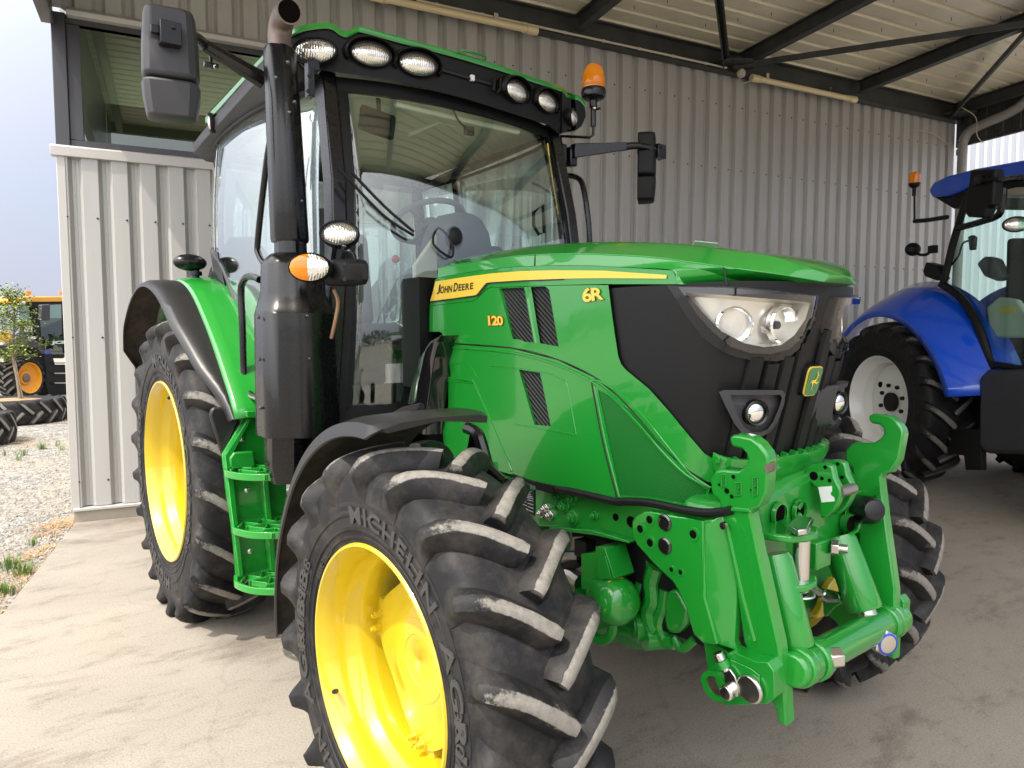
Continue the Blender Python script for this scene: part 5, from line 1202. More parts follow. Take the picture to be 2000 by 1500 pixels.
for q in ((505, 620), (507, 702), (509, 797), (601, 617), (605, 701), (609, 824), (611, 830), (563, 122), (575, 200), (590, 393), (540, 152), (566, 220)):
    p = march(*q, lambda w_: math.hypot(w_.x-exc(566 if q[1] < 480 else 580, q[1]).x, w_.y-EY)-(.085 if q[1] < 480 else .178)) or exc(*q)
    d = (CAM_POS-p).normalized(); d.z = 0; g.lathe([(.008, -.004), (.008, .004), (.005, .008), (0, .009)], p, d, 8); g.cut()
g.build('exhaust_screws', M['gloss_black'], ex)
g = MB(); g.box(PY(605, 155, -.80), (.05, .03, .16)); g.box(PY(612, 130, -.78), (.06, .04, .05)); g.cyl(PY(604, 148, -.83), PY(604, 148, -.85), .01, n=6); g.cyl(PY(602, 178, -.83), PY(602, 178, -.85), .01, n=6); g.build('exhaust_bracket', M['black'], ex, bevel=.004)
# indicator and work lamp in front of the muffler
def oval2(c, ax, w_, h_, name, split):
    ax = V(ax).normalized(); sxd = V((0, 0, 1)).cross(ax).normalized(); upd = ax.cross(sxd); n = 40
    def ell(f, d): return [c+sxd*w_/2*f*math.cos(t)+upd*h_/2*f*math.sin(t)+ax*d for t in (2*math.pi*i/n for i in range(n))]
    g = MB(); g.grid([ell(.55, -.10), ell(.85, -.075), ell(1.1, -.03), ell(1.12, -.002), ell(1.06, .006), ell(1.0, .002)], cv=True); g.poly(ell(.55, -.10)); o = g.build(name, M['plastic'], T, sharp=50)
    for nm, mt, rng in (('amber_lens', M['amber'], (-1.0, -.02)), ('clear_lens', M['fluted'], (-.02, 1.0))):
        g = MB(); rows = []
        for i in range(13):
            u = lerp(rng[0], rng[1], i/12); hmax = math.sqrt(max(0, 1-u*u)); rows.append([c+sxd*w_/2*u+upd*h_/2*hmax*v+ax*(.004+.022*math.sqrt(max(0, 1-(u*u+(hmax*v)**2)*.95))) for v in (-1, -.8, -.5, 0, .5, .8, 1)])
        g.grid(rows); g.build(nm, mt, o)
oval2(PY(604, 524, -.98)+V((.03, -.01, 0)), (.80, -.60, .0), .155, .104, 'indicator', .4)
hs = MB(); pa, pb = PY(640, 532, -.90), PY(712, 533, -.78); 
rows = []
for f, k in ((0, .72), (.06, .95), (.3, 1.0), (.8, 1.0), (.96, .92), (1, .75)):
    c = lerp(pa, pb, f); rows.append([c+V((x*.05*k, 0, z*.052*k)) for x, z in ((-1, -1), (.6, -1), (1, -.6), (1, .6), (.6, 1), (-1, 1))])
hs.grid(rows, cv=True); hs.poly(rows[0]); hs.poly(rows[-1]); lh = hs.build('lamp_housing', M['plastic'], T, bevel=.012, bseg=3)
g = MB(); 
for f, z in ((.3, .03), (.3, -.03)): p = lerp(pa, pb, f)+V((.05, 0, z)); g.cyl(p, p+V((.004, 0, 0)), .009, n=10); g.cut()
g.build('housing_screws', M['gloss_black'], lh)
c = PY(663, 456, -.80); oval_lamp(c, (.80, -.50, .22), .150, .105, hood=False)
g = MB(); b0 = PY(660, 505, -.82)
for q in ((650, 490), (668, 492)): g.tube([PY(q[0], 512, -.82), PY(q[0]+4, 480, -.82)], .010, 6)
g.tube([PY(646, 512, -.82), PY(676, 512, -.82)], .010, 6)
g.tube([PY(676, 490, -.82), PY(690, 494, -.82), PY(696, 512, -.82)], .006, 6, smooth=4); g.build('lamp_bracket', M['black'], T)
g = MB(); g.tube([PY(652, 566, -.86), PY(660, 590, -.84), PY(655, 625, -.84), PY(647, 660, -.84)], .008, 6, smooth=4); g.build('lamp_cable', simple('tan_cable_sleeve', (.35, .2, .12), .7), T)

# ---- air intake bulge between cab and hood, front fenders, steps ----------
g = MB(); rows = []
for (px_, py_, w_) in ((868, 655, .02), (846, 668, .05), (826, 700, .08), (812, 745, .10), (803, 790, .11), (800, 840, .11)):
    c = PY(px_, py_, -.47); rows.append([c+V((x, y, 0)) for x, y in ((.0, .0), (.02, -.03), (w_, -.035), (w_*1.6, -.02), (w_*1.8, .06), (.0, .10))])
g.grid(rows, cv=True); g.poly(rows[0]); g.build('air_duct', M['gloss_black'], T, sharp=60, bevel=.01)
g = MB(); g.box((1.56, -.30, 1.62), (.16, .30, .5)); g.box((1.5, 0, 1.35), (.2, .6, .9)); g.build('firewall', M['plastic'], T)
g = MB(); g.tube([V((1.52, -.20, 2.06)), V((1.5, -.26, 2.12)), V((1.52, -.30, 2.04)), V((1.55, -.22, 1.98))], .006, 6, smooth=5, closed=True); g.ball((1.50, -.17, 2.08), (.03, .05, .06)); g.build('cable_loop', M['plastic'], T)
def ffender(s_):
    c = V((2.58, 1.005*s_, .613)); g = MB(); rows = []
    for i in range(41):
        th = lerp(82, 190, i/40); t = R(th); rr_ = .755+.035*max(0, (th-150)/40)
        def P(y, k): r_ = rr_+k; return V((c.x+r_*math.cos(t), s_*y, c.z+r_*math.sin(t)))
        e = min(1, (th-82)/5); yi = lerp(.83, .80, e); yo_ = lerp(1.185, 1.205, e**.6)
        lip = lerp(.01, .05, e)
        rows.append([P(yi, -.02), P(yi, .0), P(yi+.03, .008), P(lerp(yi, yo_, .5), .010), P(lerp(yi, yo_, .82), .004), P(yo_-.012, -.010), P(yo_, -lip), P(yo_-.006, -lip-.004), P(yo_-.018, -.024), P(lerp(yi, yo_, .5), -.002)])
    g.grid(rows, cv=True); g.poly(rows[0]); g.poly(rows[-1]); g.m = [1 if (i % 10) in (7, 8, 9) else 0 for i in range(len(g.f))]
    o = g.build('front_fender', [M['fender'], M['dirty']], T, sharp=50)
    g = MB()
    for th in (98, 112):
        t = R(th); p = V((c.x+.77*math.cos(t), s_*.95, c.z+.77*math.sin(t))); g.lathe([(.022, -.004), (.022, .004), (.014, .008), (0, .009)], p, (math.cos(t), 0, math.sin(t)), 12); g.cut()
    g.tube([V((c.x+.775*math.cos(R(t)), s_*.95, c.z+.775*math.sin(R(t)))) for t in (96, 105, 114)], .012, 6); g.build('fender_bolts', M['plastic'], o)
    pts = [PY(*q, -.66) for q in ((912, 836), (932, 846), (944, 880), (955, 915), (985, 945))]; g = MB(); g.tube([V((p.x, p.y*-s_, p.z)) for p in pts], .022, 8, smooth=4); g.build('fender_stay', M['black'], o)
ffender(-1); ffender(1)
# steps: side plate, three perforated treads
def step(pts, y0, y1):
    pass
XS = .935
g = MB(); pl = [(478, 815), (434, 888), (442, 960), (456, 1050), (461, 1125), (560, 1130), (560, 800), (505, 800)]
g.prism([PX(*q, XS) for q in pl], (-.02, 0, 0)); sp = g.build('steps', M['green'], T, bevel=.004)
g = MB(); g.prism([PX(*q, XS) for q in ((434, 888), (446, 890), (470, 1120), (461, 1122))], (.05, 0, 0)); g.prism([PX(*q, XS) for q in ((478, 815), (486, 815), (446, 890), (434, 888))], (.05, 0, 0)); g.prism([PX(*q, XS) for q in ((505, 930), (516, 930), (534, 1120), (522, 1120))], (.06, 0, 0)); g.build('step_cheek', M['green'], sp, bevel=.004)
g = MB(); g.prism([PX(*q, XS+.001) for q in ((468, 800), (540, 797), (540, 811), (470, 812))], (.10, 0, 0)); g.build('step_ledge', M['green'], sp, bevel=.004)
g = MB(); g.prism([PX(*q, XS) for q in ((441, 892), (450, 880), (488, 878), (491, 900), (490, 912), (444, 912))], (.06, 0, 0)); g.build('step_box', M['green'], sp, bevel=.008)
for (x0, y0) in ((432, 914), (446, 1023), (452, 1128)):
    a = PX(x0, y0, XS+.03); z = a.z; ya = a.y; yb = ya+.42; g = MB(); d = .032
    out = [(XS, ya+.02), (XS+.10, ya-.004), (XS+.22, ya+.03), (XS+.30, ya+.10), (XS+.335, ya+.20), (XS+.34, yb), (XS, yb)]
    ring = [V((p.x, p.y, 0)) for p in catmull([V((*q, 0)) for q in out[:6]], 4)]+[V((*out[6], 0))]; cx_, cy2 = XS+.17, (ya+yb)/2
    ins = [V((cx_+(p.x-cx_)*.86, cy2+(p.y-cy2)*.93, 0)) for p in ring]
    G = [[V((p.x, p.y, z)) for p in ring], [V((p.x, p.y, z-d)) for p in ring], [V((p.x, p.y, z-d)) for p in ins], [V((p.x, p.y, z)) for p in ins]]; g.grid([list(q) for q in zip(*G)], cu=True, cv=True)
    g.box((XS+.115, cy2+.03, z-.014), (.009, yb-ya-.05, .026)); g.box((XS+.225, cy2+.05, z-.014), (.009, yb-ya-.10, .026))
    for k in range(9):
        y = ya+.05+k*.042
        for xx in (XS+.06, XS+.17, XS+.275):
            if xx > XS+.1 and k < 1: continue
            g.box((xx, y, z-.014), (.10, .007, .026), Matrix.Rotation(R(32 if k % 2 else -32), 3, 'Z'))
    g.build('step_tread', M['green'], sp, bevel=.002)
g = MB()
for q, mt in (((472, 838), 0), ((472, 858), 1), ((454, 873), 0), ((482, 957), 1), ((488, 1076), 1)): g.lathe([(.014, 0), (.013, .008), (.006, .012), (0, .013)], PX(*q, XS), (1, 0, 0), 12, m=mt); g.cut()
g.build('step_bolts', [M['gloss_black'], M['chrome']], sp)
g = MB(); g.prism([PX(*q, .915) for q in ((410, 812), (412, 800), (420, 795), (470, 797), (470, 815), (440, 888), (434, 892))], (-.025, 0, 0)); g.build('mud_flap', M['fender'], T, bevel=.01)
g = MB(); p = PY(540, 980, -.86); g.cyl(p, p+V((.03, -.01, 0)), .028, n=14, m=0); p = PY(548, 973, -.83); g.cyl(p, p+V((.03, -.01, 0)), .03, n=14, m=1); g.build('fuel_tap', [M['orange_clip'], M['blue_clip']], T, bevel=.004)
# belly: fuel tank, gearbox, axles
g = MB(); g.hexa([(.75, -.74, .52), (1.75, -.70, .55), (1.75, -.36, .5), (.75, -.36, .5), (.75, -.76, 1.05), (1.80, -.72, 1.02), (1.80, -.36, 1.1), (.75, -.36, 1.1)]); g.build('fuel_tank', M['plastic'], T, bevel=.05, bseg=3)
g = MB(); g.hexa([(.75, .36, .52), (1.75, .36, .55), (1.75, .70, .5), (.75, .74, .5), (.75, .36, 1.05), (1.80, .36, 1.02), (1.80, .70, 1.1), (.75, .76, 1.1)]); g.build('battery_box', M['plastic'], T, bevel=.05, bseg=3)
g = MB(); g.box((.8, 0, .8), (2.2, .55, .55)); g.cyl((0, -.8, .831), (0, .8, .831), .16, n=20); g.build('gearbox', M['green_cast'], T, bevel=.05)
# ---- chassis, front axle, front linkage ---------------------------------
FY = -.345
fra = [PY(*q, FY) for q in Z5((430, 600), (600, 640), (760, 690), (1000, 745), (1280, 790), (1500, 800), (1960, 870), (1960, 1010), (1380, 1060), (1200, 1010), (1000, 985), (880, 965), (700, 960), (430, 900))]
g = MB(); g.prism(fra, (0, .05, 0)); g.build('chassis_rail', M['green_cast'], T, bevel=.006, twin=True)
g = MB(); lo = [PY(*q, FY-.005) for q in Z5((880, 955), (1000, 962), (1160, 975), (1400, 1045), (1400, 1062), (1180, 1010), (1000, 986), (880, 975))]; g.prism(lo, (0, -.03, 0)); g.build('rail_flange', M['green_cast'], T, bevel=.003)
g = MB()
for (x, y, r_, m_) in ((945, 825, .020, 0), (995, 775, .018, 0), (998, 903, .021, 0), (890, 765, .012, 0), (890, 830, .010, 0), (1145, 888, .012, 0), (825, 845, .014, 1), (797, 873, .014, 1), (853, 888, .014, 1)):
    p = PY(*Z5((x, y))[0], FY); g.cyl(p+V((0, .01, 0)), p+V((0, -.008, 0)), r_*1.4, n=16, m=m_); g.cyl(p+V((0, -.008, 0)), p+V((0, -.022, 0)), r_, n=6, m=m_); g.cyl(p+V((0, -.022, 0)), p+V((0, -.03, 0)), r_*.5, n=10, m=m_); g.cut()
g.build('rail_bolts', [M['green_cast'], M['chrome']], T, bevel=.002)
g = MB()
for (x, y, r_) in ((1275, 900, .013), (1375, 930, .019), (1145, 888, .006)):
    p = PY(*Z5((x, y))[0], FY-.001); g.cyl(p, p+V((0, -.0015, 0)), r_, n=18); g.cut()
g.build('rail_holes', M['soot_hole_shade'], T)  # flat discs, the dark inside of each hole painted on
idp = Z5((655, 712), (748, 724), (748, 890), (655, 850)); g = MB(); g.prism([PY(*q, FY-.002) for q in idp], (0, -.003, 0)); ip = g.build('id_plate', M['black_print'], T)
g = MB()
for k, (a, b) in enumerate(((.12, .8), (.25, .7), (.3, .75), (.2, .85), (.1, .9), (.1, .4), (.5, .9), (.1, .4), (.5, .9), (.1, .45), (.5, .92), (.1, .5), (.15, .9))):
    v = .06+.072*k-(.0 if k < 5 else .05*((k-5) % 2)); c4 = [V((*q, 0)) for q in idp]; f = lambda u, v_: lerp(lerp(c4[0], c4[1], u), lerp(c4[3], c4[2], u), v_)
    q = [f(a, v), f(b, v), f(b, v+.022), f(a, v+.022)]; g.poly([PY(p.x, p.y, FY-.0062) for p in q])
g.build('plate_print', M['white'], ip, merge=0, recalc=False)
g = MB(); g.tube([PY(*q, -.40) for q in Z5((600, 612), (770, 680), (880, 712), (1000, 735), (1150, 770), (1280, 800), (1350, 798), (1500, 808), (1700, 850), (1850, 872), (1960, 868), (2040, 850))], .0135, 10, smooth=4); g.box(PY(*Z5((830, 705))[0], -.40), (.10, .03, .03)); g.build('wiring_conduit', M['plastic'], T)
# front axle and suspension parts seen between the wheels
g = MB(); g.tube([V((2.58, -.85, .613)), V((2.58, -.6, .60)), V((2.58, -.3, .58)), V((2.58, 0, .57)), V((2.58, .3, .58)), V((2.58, .85, .613))], [.10]*6, 16, smooth=0); g.ball((2.58, 0, .56), (.20, .22, .18), 20, 12); g.cyl((2.58, -.80, .613), (2.58, -.70, .613), .17, n=24); g.cyl((2.58, .70, .613), (2.58, .80, .613), .17, n=24); g.build('front_axle', M['green_cast'], T)
g = MB(); c = PY(1197, 1168, -.36); ax = V((.95, -.30, 0)).normalized(); pr = catmull([V(q+(0,)) for q in ((.0, -.095), (.045, -.088), (.075, -.055), (.082, 0), (.078, .05), (.05, .085), (0, .095))], 4); g.lathe([(p.x, p.y) for p in pr], c, ax, 28)
ac = g.build('accumulator', M['green'], T); g = MB(); g.cyl(c-ax*.09, c-ax*.13, .024, n=14); g.cyl(c-ax*.11, c-ax*.13, .032, n=6); g.build('accumulator_port', M['green_cast'], ac)
g = MB(); rows = []
for a in range(6):
    t = R(62+a*8); rows.append([c+ax*h+(ax.cross(V((0, 0, 1)))*-math.cos(t)*-1+V((0, 0, 1))*math.sin(t)/1)*.0+V((0, 0, 1))*math.sin(t)*.0815+ax.cross(V((0, 0, 1)))*math.cos(t)*.0815 for h in (-.01, .04)])
g.grid(rows); g.build('yellow_label', M['decal'], ac)
g = MB(); br = Z6((250, 555), (310, 550), (375, 540), (380, 490), (460, 505), (545, 770), (500, 800), (380, 810), (380, 900), (250, 860)); g.prism([PY(*q, -.40) for q in br], (0, .10, 0)); g.prism([PY(*q, -.405) for q in Z6((395, 580), (470, 570), (525, 770), (395, 785))], (0, -.003, 0), 1); g.build('valve_bracket', [M['green_cast'], M['green_cast']], T, bevel=.006)
g = MB(); lk = Z6((345, 1150), (400, 1180), (530, 1160), (520, 1260), (470, 1310), (410, 1315), (350, 1270)); g.tube([PY(*q, -.36) for q in lk], .018, 8, smooth=4, closed=True); g.build('tow_eye', M['green_cast'], T)
hy = MB()
for pts, r_ in (([(665, 470), (660, 700), (665, 830)], .017), ([(740, 480), (715, 600), (710, 740), (740, 790), (800, 770)], .013), ([(860, 610), (820, 720), (830, 800), (800, 930)], .016), ([(930, 660), (890, 800), (900, 960), (860, 1060), (890, 1200), (940, 1260)], .035), ([(1010, 870), (1000, 1000), (960, 1100), (950, 1200), (1000, 1320), (1070, 1340)], .024), ([(560, 1180), (700, 1210), (800, 1260)], .035), ([(1080, 1290), (1130, 1380), (1180, 1380), (1260, 1310)], .015), ([(700, 880), (760, 920), (790, 800)], .022)):
    hy.tube([PY(*q, -.26) for q in Z6(*pts)], r_, 10, smooth=4)
for q, r_ in (((800, 1200), .05), ((780, 1180), .04), ((900, 1290), .045)): p = PY(*Z6(q)[0], -.26); hy.cyl(p+V((-.02, -.03, 0)), p+V((.02, .05, 0)), r_, n=18)
hy.build('hydraulic_lines', M['green_cast'], T)
g = MB(); mo = Z6((1100, 870), (1020, 880), (985, 950), (985, 1150), (1000, 1230), (1050, 1270), (1110, 1260), (1180, 1180), (1200, 1050)); g.prism([PY(*q, -.30) for q in mo], (0, .12, 0)); g.build('hydraulic_motor', M['green_cast'], T, bevel=.015)
g = MB()
for pts, r_, m_ in (([(60, 690), (250, 610)], .022, 1), ([(100, 590), (160, 575), (245, 580)], .022, 2), ([(130, 730), (190, 760), (240, 800)], .03, 2)): g.tube([PY(*q, -.30) for q in Z6(*pts)], r_, 10, m=m_)
g.box(PY(*Z6((285, 500))[0], -.33), (.06, .05, .06), m=1); g.tube([PY(*q, -.2) for q in Z6((300, 460), (380, 420), (520, 430), (640, 470))], .03, 8, m=1); g.build('steering_ram', [M['green_cast'], M['plastic'], M['steel']], T)
g = MB(); g.hexa([(2.75, -.28, .62), (3.10, -.26, .62), (3.10, .26, .62), (2.75, .28, .62), (2.75, -.28, .99), (3.10, -.26, .99), (3.10, .26, .99), (2.75, .28, .99)]); g.build('front_frame', M['plastic'], T)

# linkage: everything below is built for the right side and mirrored
LK = thing if False else None
pA = Z6((700, 265), (735, 215), (800, 180), (860, 176), (1000, 205), (1335, 276), (1348, 950), (1462, 1362), (1330, 1350), (1245, 1270), (1180, 1040), (1110, 880), (1060, 800), (890, 640), (740, 470), (700, 380))
pB = Z6((1335, 276), (1420, 250), (1500, 190), (1545, 330), (1640, 835), (1605, 1330), (1640, 1420), (1462, 1362), (1348, 950))
YP = -.415
def fold(x, y): return PY(x, y, YP+.0)
g = MB(); g.prism([PY(*q, YP) for q in pA], (0, .03, 0)); 
n2 = V((.35, -1, 0)).normalized(); p0 = PY(*Z6((1335, 276))[0], YP)
g.prism([PN(*q, p0, n2) for q in pB], (-.0, .03, 0)); lp = g.build('linkage_plate', M['green'], T, bevel=.005, sharp=25, twin=True)
g = MB()
for (x, y, r_, m_) in ((858, 250, .0125, 0), (775, 332, .0125, 0), (862, 455, .0125, 0), (1245, 380, .0125, 0), (1052, 692, .0075, 0), (1132, 716, .0075, 0)):
    p = PY(*Z6((x, y))[0], YP-.001); g.lathe([(r_*1.7, -.003), (r_*1.65, .002), (r_*1.05, .002), (r_, .0)], p, (0, -1, 0), 20, 2, caps=False); g.cyl(p, p+V((0, -.0012, 0)), r_, n=18, m=0); g.cut()
for (x, y) in ((995, 275), (995, 482)):
    p = PY(*Z6((x, y))[0], YP); g.lathe([(.026, 0), (.026, .004), (.021, .008), (.008, .009), (0, .008)], p, (0, -1, 0), 20, 1); g.cut()
p = PY(*Z6((1468, 288))[0], YP-.0); g.lathe([(.012, 0), (.011, .008), (0, .009)], p+V((.02, 0, 0)), (0, -1, 0), 10, 3)
g.build('plate_holes', [M['soot_hole_shade'], M['gloss_black'], M['green'], M['chrome']], lp)
# upright catcher with the hook, leaning inward toward the bottom
PH = V((3.3, -.415, 1.25)); NH = V((.0, -1, -.10)).normalized()
def HQ(x, y): return PN(x, y, PH, NH)
hook = Z1((290, 335), (330, 318), (385, 322), (490, 345), (560, 400), (620, 480), (640, 540), (638, 600), (625, 830), (565, 960), (490, 985), (480, 1020))
hook += [(1483, 1090), (1522, 1263), (1533, 1357), (1537, 1422), (1519, 1411), (1516, 1390), (1506, 1371), (1490, 1364), (1484, 1330), (1470, 1290), (1452, 1255), (1441, 1180), (1425, 1080), (1412, 1010)]
hook += Z1((215, 990), (200, 900), (140, 840), (118, 770), (122, 700), (165, 640), (230, 620), (290, 630), (370, 635), (430, 590), (455, 540), (440, 480), (400, 440), (330, 425), (300, 400))
g = MB(); th = NH*-.045; g.prism([HQ(*q) for q in hook], th); hk = g.build('catch_hook', M['green'], T, bevel=.007, sharp=25, twin=True)
g = MB(); rib = [(1421, 1022), (1447, 1022), (1455, 1040), (1482, 1190), (1478, 1250), (1468, 1245), (1440, 1120)]; g.prism([HQ(*q)+NH*.003 for q in rib], NH*-.004); 
g.tube([HQ(x, y)+NH*.004 for x, y in ((1420, 1025), (1450, 1160), (1474, 1250))], .008, 6); g.tube([HQ(x, y)+NH*.003 for x, y in Z1((215, 985), (340, 975), (480, 985))], .006, 6)
g.build('hook_rib', M['green'], hk, twin=True)
g = MB()
for (x, y, r_) in ((330, 688, .006), (272, 812, .008), (315, 862, .006), (205, 757, .004), (132, 758, .003), (487, 805, .003)):
    p = HQ(*Z1((x, y))[0]); g.cyl(p+NH*.0005, p+NH*.0015, r_, n=14); g.cut()
g.build('hook_holes', M['soot_hole_shade'], hk)
g = MB()
for (x0, y0, x1, y1) in ((225, 665, 265, 780), (345, 735, 400, 860), (500, 690, 545, 860)):
    c4 = [HQ(*q)+NH*.0005 for q in Z1((x0, y1), (x1, y1-12), (x1, y0), (x0, y0+8))]
    e = [c4[0], c4[1], c4[2], c4[3]]
    for a, b in zip(e, e[1:]+e[:1]): g.tube([a+NH*.001, b+NH*.001], .0022, 5)
for txt, (x0, y0, x1, y1) in (('8120', (235, 675, 258, 770)), ('RIMA', (358, 750, 392, 850)), ('QAMLOR', (508, 700, 540, 850))):
    bl, br, tr, tl = [HQ(*q) for q in Z1((x1, y1), (x1, y0), (x0, y0), (x0, y1))]; text_to(g, txt, quadmap((bl, br, tr, tl), NH, .003), .02, .1)
g.build('cast_lettering', M['green_cast'], hk, merge=0, recalc=False)
g = MB(); rs = random.Random(4); cc = Z1((622, 610))[0]; g.prism([HQ(*q)+V((.003, 0, 0))+NH*.001 for q in Z1((602, 572), (640, 570), (640, 640), (625, 655), (604, 640))], NH*-.03); g.build('worn_patch', M['rust'], hk)
bl, br, tr, tl = [V((p.x, -p.y, p.z))+V((0, -.046, 0)) for p in (HQ(1462, 1095), HQ(1452, 1020), HQ(1466, 1018), HQ(1476, 1093))]
g = MB(); text_to(g, 'A.228970', quadmap((bl, br, tr, tl), (0, -1, 0), .003), .02, .1); g.build('cast_lettering', M['green_cast'], TWIN[hk.name], merge=0, recalc=False)
# lower end: pivot bracket, pin with lynch pin
g = MB(); brk = Z7((95, 830), (150, 760), (245, 700), (300, 640), (340, 632), (500, 700), (590, 705), (635, 770), (640, 960), (590, 1000), (420, 1010), (280, 1015), (255, 985), (190, 940), (150, 880)); g.prism([HQ(*q)+NH*.05 for q in brk], NH*-.05); g.prism([HQ(*q)+NH*.052 for q in Z7((215, 820), (330, 680), (480, 745), (540, 790), (545, 950), (280, 965))], NH*.004); bk = g.build('pivot_bracket', M['green'], T, bevel=.008, twin=True)
g = MB(); leg = Z7((48, 600), (160, 640), (250, 700), (160, 760), (95, 830), (80, 800)); g.prism([HQ(*q)+NH*.0 for q in leg], NH*-.03); g.build('plate_leg', M['green'], bk, bevel=.004, twin=True)
g = MB(); pc = HQ(*Z7((480, 885))[0])+NH*.057; g.lathe([(.040, 0), (.040, .008), (.036, .012), (0, .012)], pc, NH, 28); pc2 = HQ(*Z7((345, 890))[0])+NH*.057; g.lathe([(.022, 0), (.022, .03), (.018, .034), (0, .035)], pc2, NH, 20)
fl = [HQ(*q)+NH*.062 for q in Z7((300, 740), (345, 735), (385, 790), (410, 870), (405, 930), (365, 935), (330, 900), (310, 820))]; g.prism(fl, NH*.008); a, b = HQ(*Z7((262, 620))[0])+NH*.07, HQ(*Z7((318, 750))[0])+NH*.066; g.cyl(a, lerp(a, b, .42), .016, n=14); g.cyl(lerp(a, b, .8), b, .013, n=12); g.build('lynch_pin', M['chrome'], bk, bevel=.002)
g = MB(); g.cyl(lerp(a, b, .42), lerp(a, b, .82), .019, n=14); g.build('pin_collar', M['green'], bk)
g = MB(); pc = HQ(*Z7((225, 865))[0])+NH*.052; g.lathe([(.045, 0), (.045, .012), (.03, .012), (.03, .002)], pc, NH, 28, 0, caps=False); g.lathe([(.03, .002), (0, .002)], pc, NH, 20, 1); g.build('pivot_eye', [M['green'], M['rust']], bk)
# cross tube, lift cylinders, nuts
a = PX(1585, 1312, 3.34); b = PX(1728, 1222, 3.34)
aL = V((3.34, -.30, .56)); 
ta, tb = PY(1575, 1290, -.20), PY(1722, 1215, .30)
g = MB(); g.cyl(PY(1545, 1310, -.33), PY(1745, 1205, .38), .048, n=28); ct = g.build('cross_tube', M['green'], T, bevel=.01)
g = MB()
for f, r_ in ((.04, .056), (.09, .052), (.15, .060), (.19, .055), (.86, .058), (.91, .062), (.97, .058)):
    p, q = PY(1545, 1310, -.33), PY(1745, 1205, .38); c = lerp(p, q, f); d = (q-p).normalized(); g.cyl(c, c+d*.035, r_, n=28); g.cut()
g.build('tube_collars', M['green'], ct, bevel=.006)
for (x0, y0, x1, y1, Y, r_) in ((1514, 1095, 1556, 1262, -.25, .050), (1640, 1058, 1690, 1190, .21, .056)):
    p, q = PY(x0, y0, Y), PY(x1, y1, Y); g = MB(); d = (q-p).normalized(); g.lathe([(r_*.9, -.02), (r_, -.005), (r_, (q-p).length-.01), (r_*.94, (q-p).length)], p, d, 28); lc = g.build('lift_cylinder', M['green'], T)
    g = MB(); g.cyl(q, q+d*.06, r_*.55, n=18); g.build('cylinder_rod', M['chrome'], lc)
g = MB(); c = PY(*Z7((1200, 540))[0], .22)+V((.085, -.02, 0)); ax = V((.9, -.43, 0)).normalized(); g.lathe([(.044, -.03), (.044, .0), (.038, .006)], c, ax, 6); g.lathe([(.034, .004), (.034, .010), (.026, .012), (0, .012)], c, ax, 24); nn = g.build('hex_nut', M['chrome'], T, bevel=.002)
g = MB(); g.lathe([(.035, .0102), (.029, .0122)], c, ax, 28, caps=False); g.build('nut_insert', M['blue_clip'], nn)
g = MB(); c = PY(*Z7((895, 705))[0], -.19)+V((.02, 0, 0)); g.cyl(c, c+V((.02, .035, 0)), .030, n=6); g.build('hex_nut', M['chrome'], T, bevel=.003)
# centre casting with top link bracket, coupling jaw, hose
g = MB(); prf = [(-.37, .98), (-.36, 1.11), (-.22, 1.125), (-.06, 1.16), (.18, 1.18), (.30, 1.17), (.36, 1.12), (.37, .98), (.24, .90), (-.1, .88), (-.30, .90)]
g.prism([(3.24, y, z) for y, z in prf], (-.20, 0, 0)); cc_ = g.build('linkage_casting', M['green_cast'], T, bevel=.03, bseg=3)
XF = 3.245
def hole(x, y, r_, sq=1.0):
    c = PX(*Z1((x, y))[0], XF); g.lathe([(r_*1.25, .0), (r_*1.2, .012), (r_*1.02, .012), (r_, .002)], c, (1, 0, 0), 24, 0, caps=False, sy=1); g.cyl(c+V((.001, 0, 0)), c+V((.003, 0, 0)), r_, n=24, m=1); g.cut()
g = MB(); hole(725, 1020, .031); hole(905, 990, .031); g.build('casting_holes', [M['green_cast'], M['soot_hole_shade']], cc_)
g = MB(); c = PX(*Z1((905, 990))[0], XF+.006)
for s_ in (1, -1): g.prism([c+V((0, y, s_*z)) for y, z in ((-.024, .030), (.024, .030), (.012, .012), (0, .004), (-.012, .012))], (.006, 0, 0))
g.build('bow_tie_insert', M['green_cast'], cc_)
ear = Z1((940, 690), (955, 640), (985, 600), (1010, 580), (1080, 566), (1160, 572), (1205, 590), (1218, 640), (1228, 700), (1275, 790), (1285, 850), (1262, 920), (1225, 985), (1150, 1050), (1100, 1060), (1085, 900), (1080, 800), (960, 700))
for k, Y in enumerate((.035, .115)):
    g = MB(); sh_ = [(x+(0 if k == 0 else 24.5), y-(0 if k == 0 else 6.5)) for x, y in ear]; g.prism([PY(*q, Y) for q in sh_], (0, .028, 0)); er = g.build('top_link_ear', M['green'], T, bevel=.006)
    g = MB()
    for (x, y, r_, m_) in ((1043, 680, .014, 0), (1115, 702, .006, 0), (1145, 602, .006, 0), (1183, 720, .006, 0)):
        p = PY(Z1((x, y))[0][0]+(0 if k == 0 else 24.5), Z1((x, y))[0][1]-(0 if k == 0 else 6.5), Y); g.cyl(p+V((0, .001, 0)), p+V((0, -.0015, 0)), r_, n=16, m=m_); g.cut()
    if k == 0: g.prism([PY(*q, Y-.0005) for q in Z1((1083, 778), (1205, 768), (1205, 815), (1190, 835), (1200, 855), (1225, 870), (1228, 905), (1115, 915))], (0, -.002, 0), 1)
    g.build('ear_holes', [M['soot_hole_shade'], M['white']], er)
g = MB(); p = PY(*Z1((1290, 815))[0], .06); g.cyl(p+V((0, -.02, 0)), p+V((0, .07, 0)), .018, n=14); g.build('ear_pin', M['steel'], T)
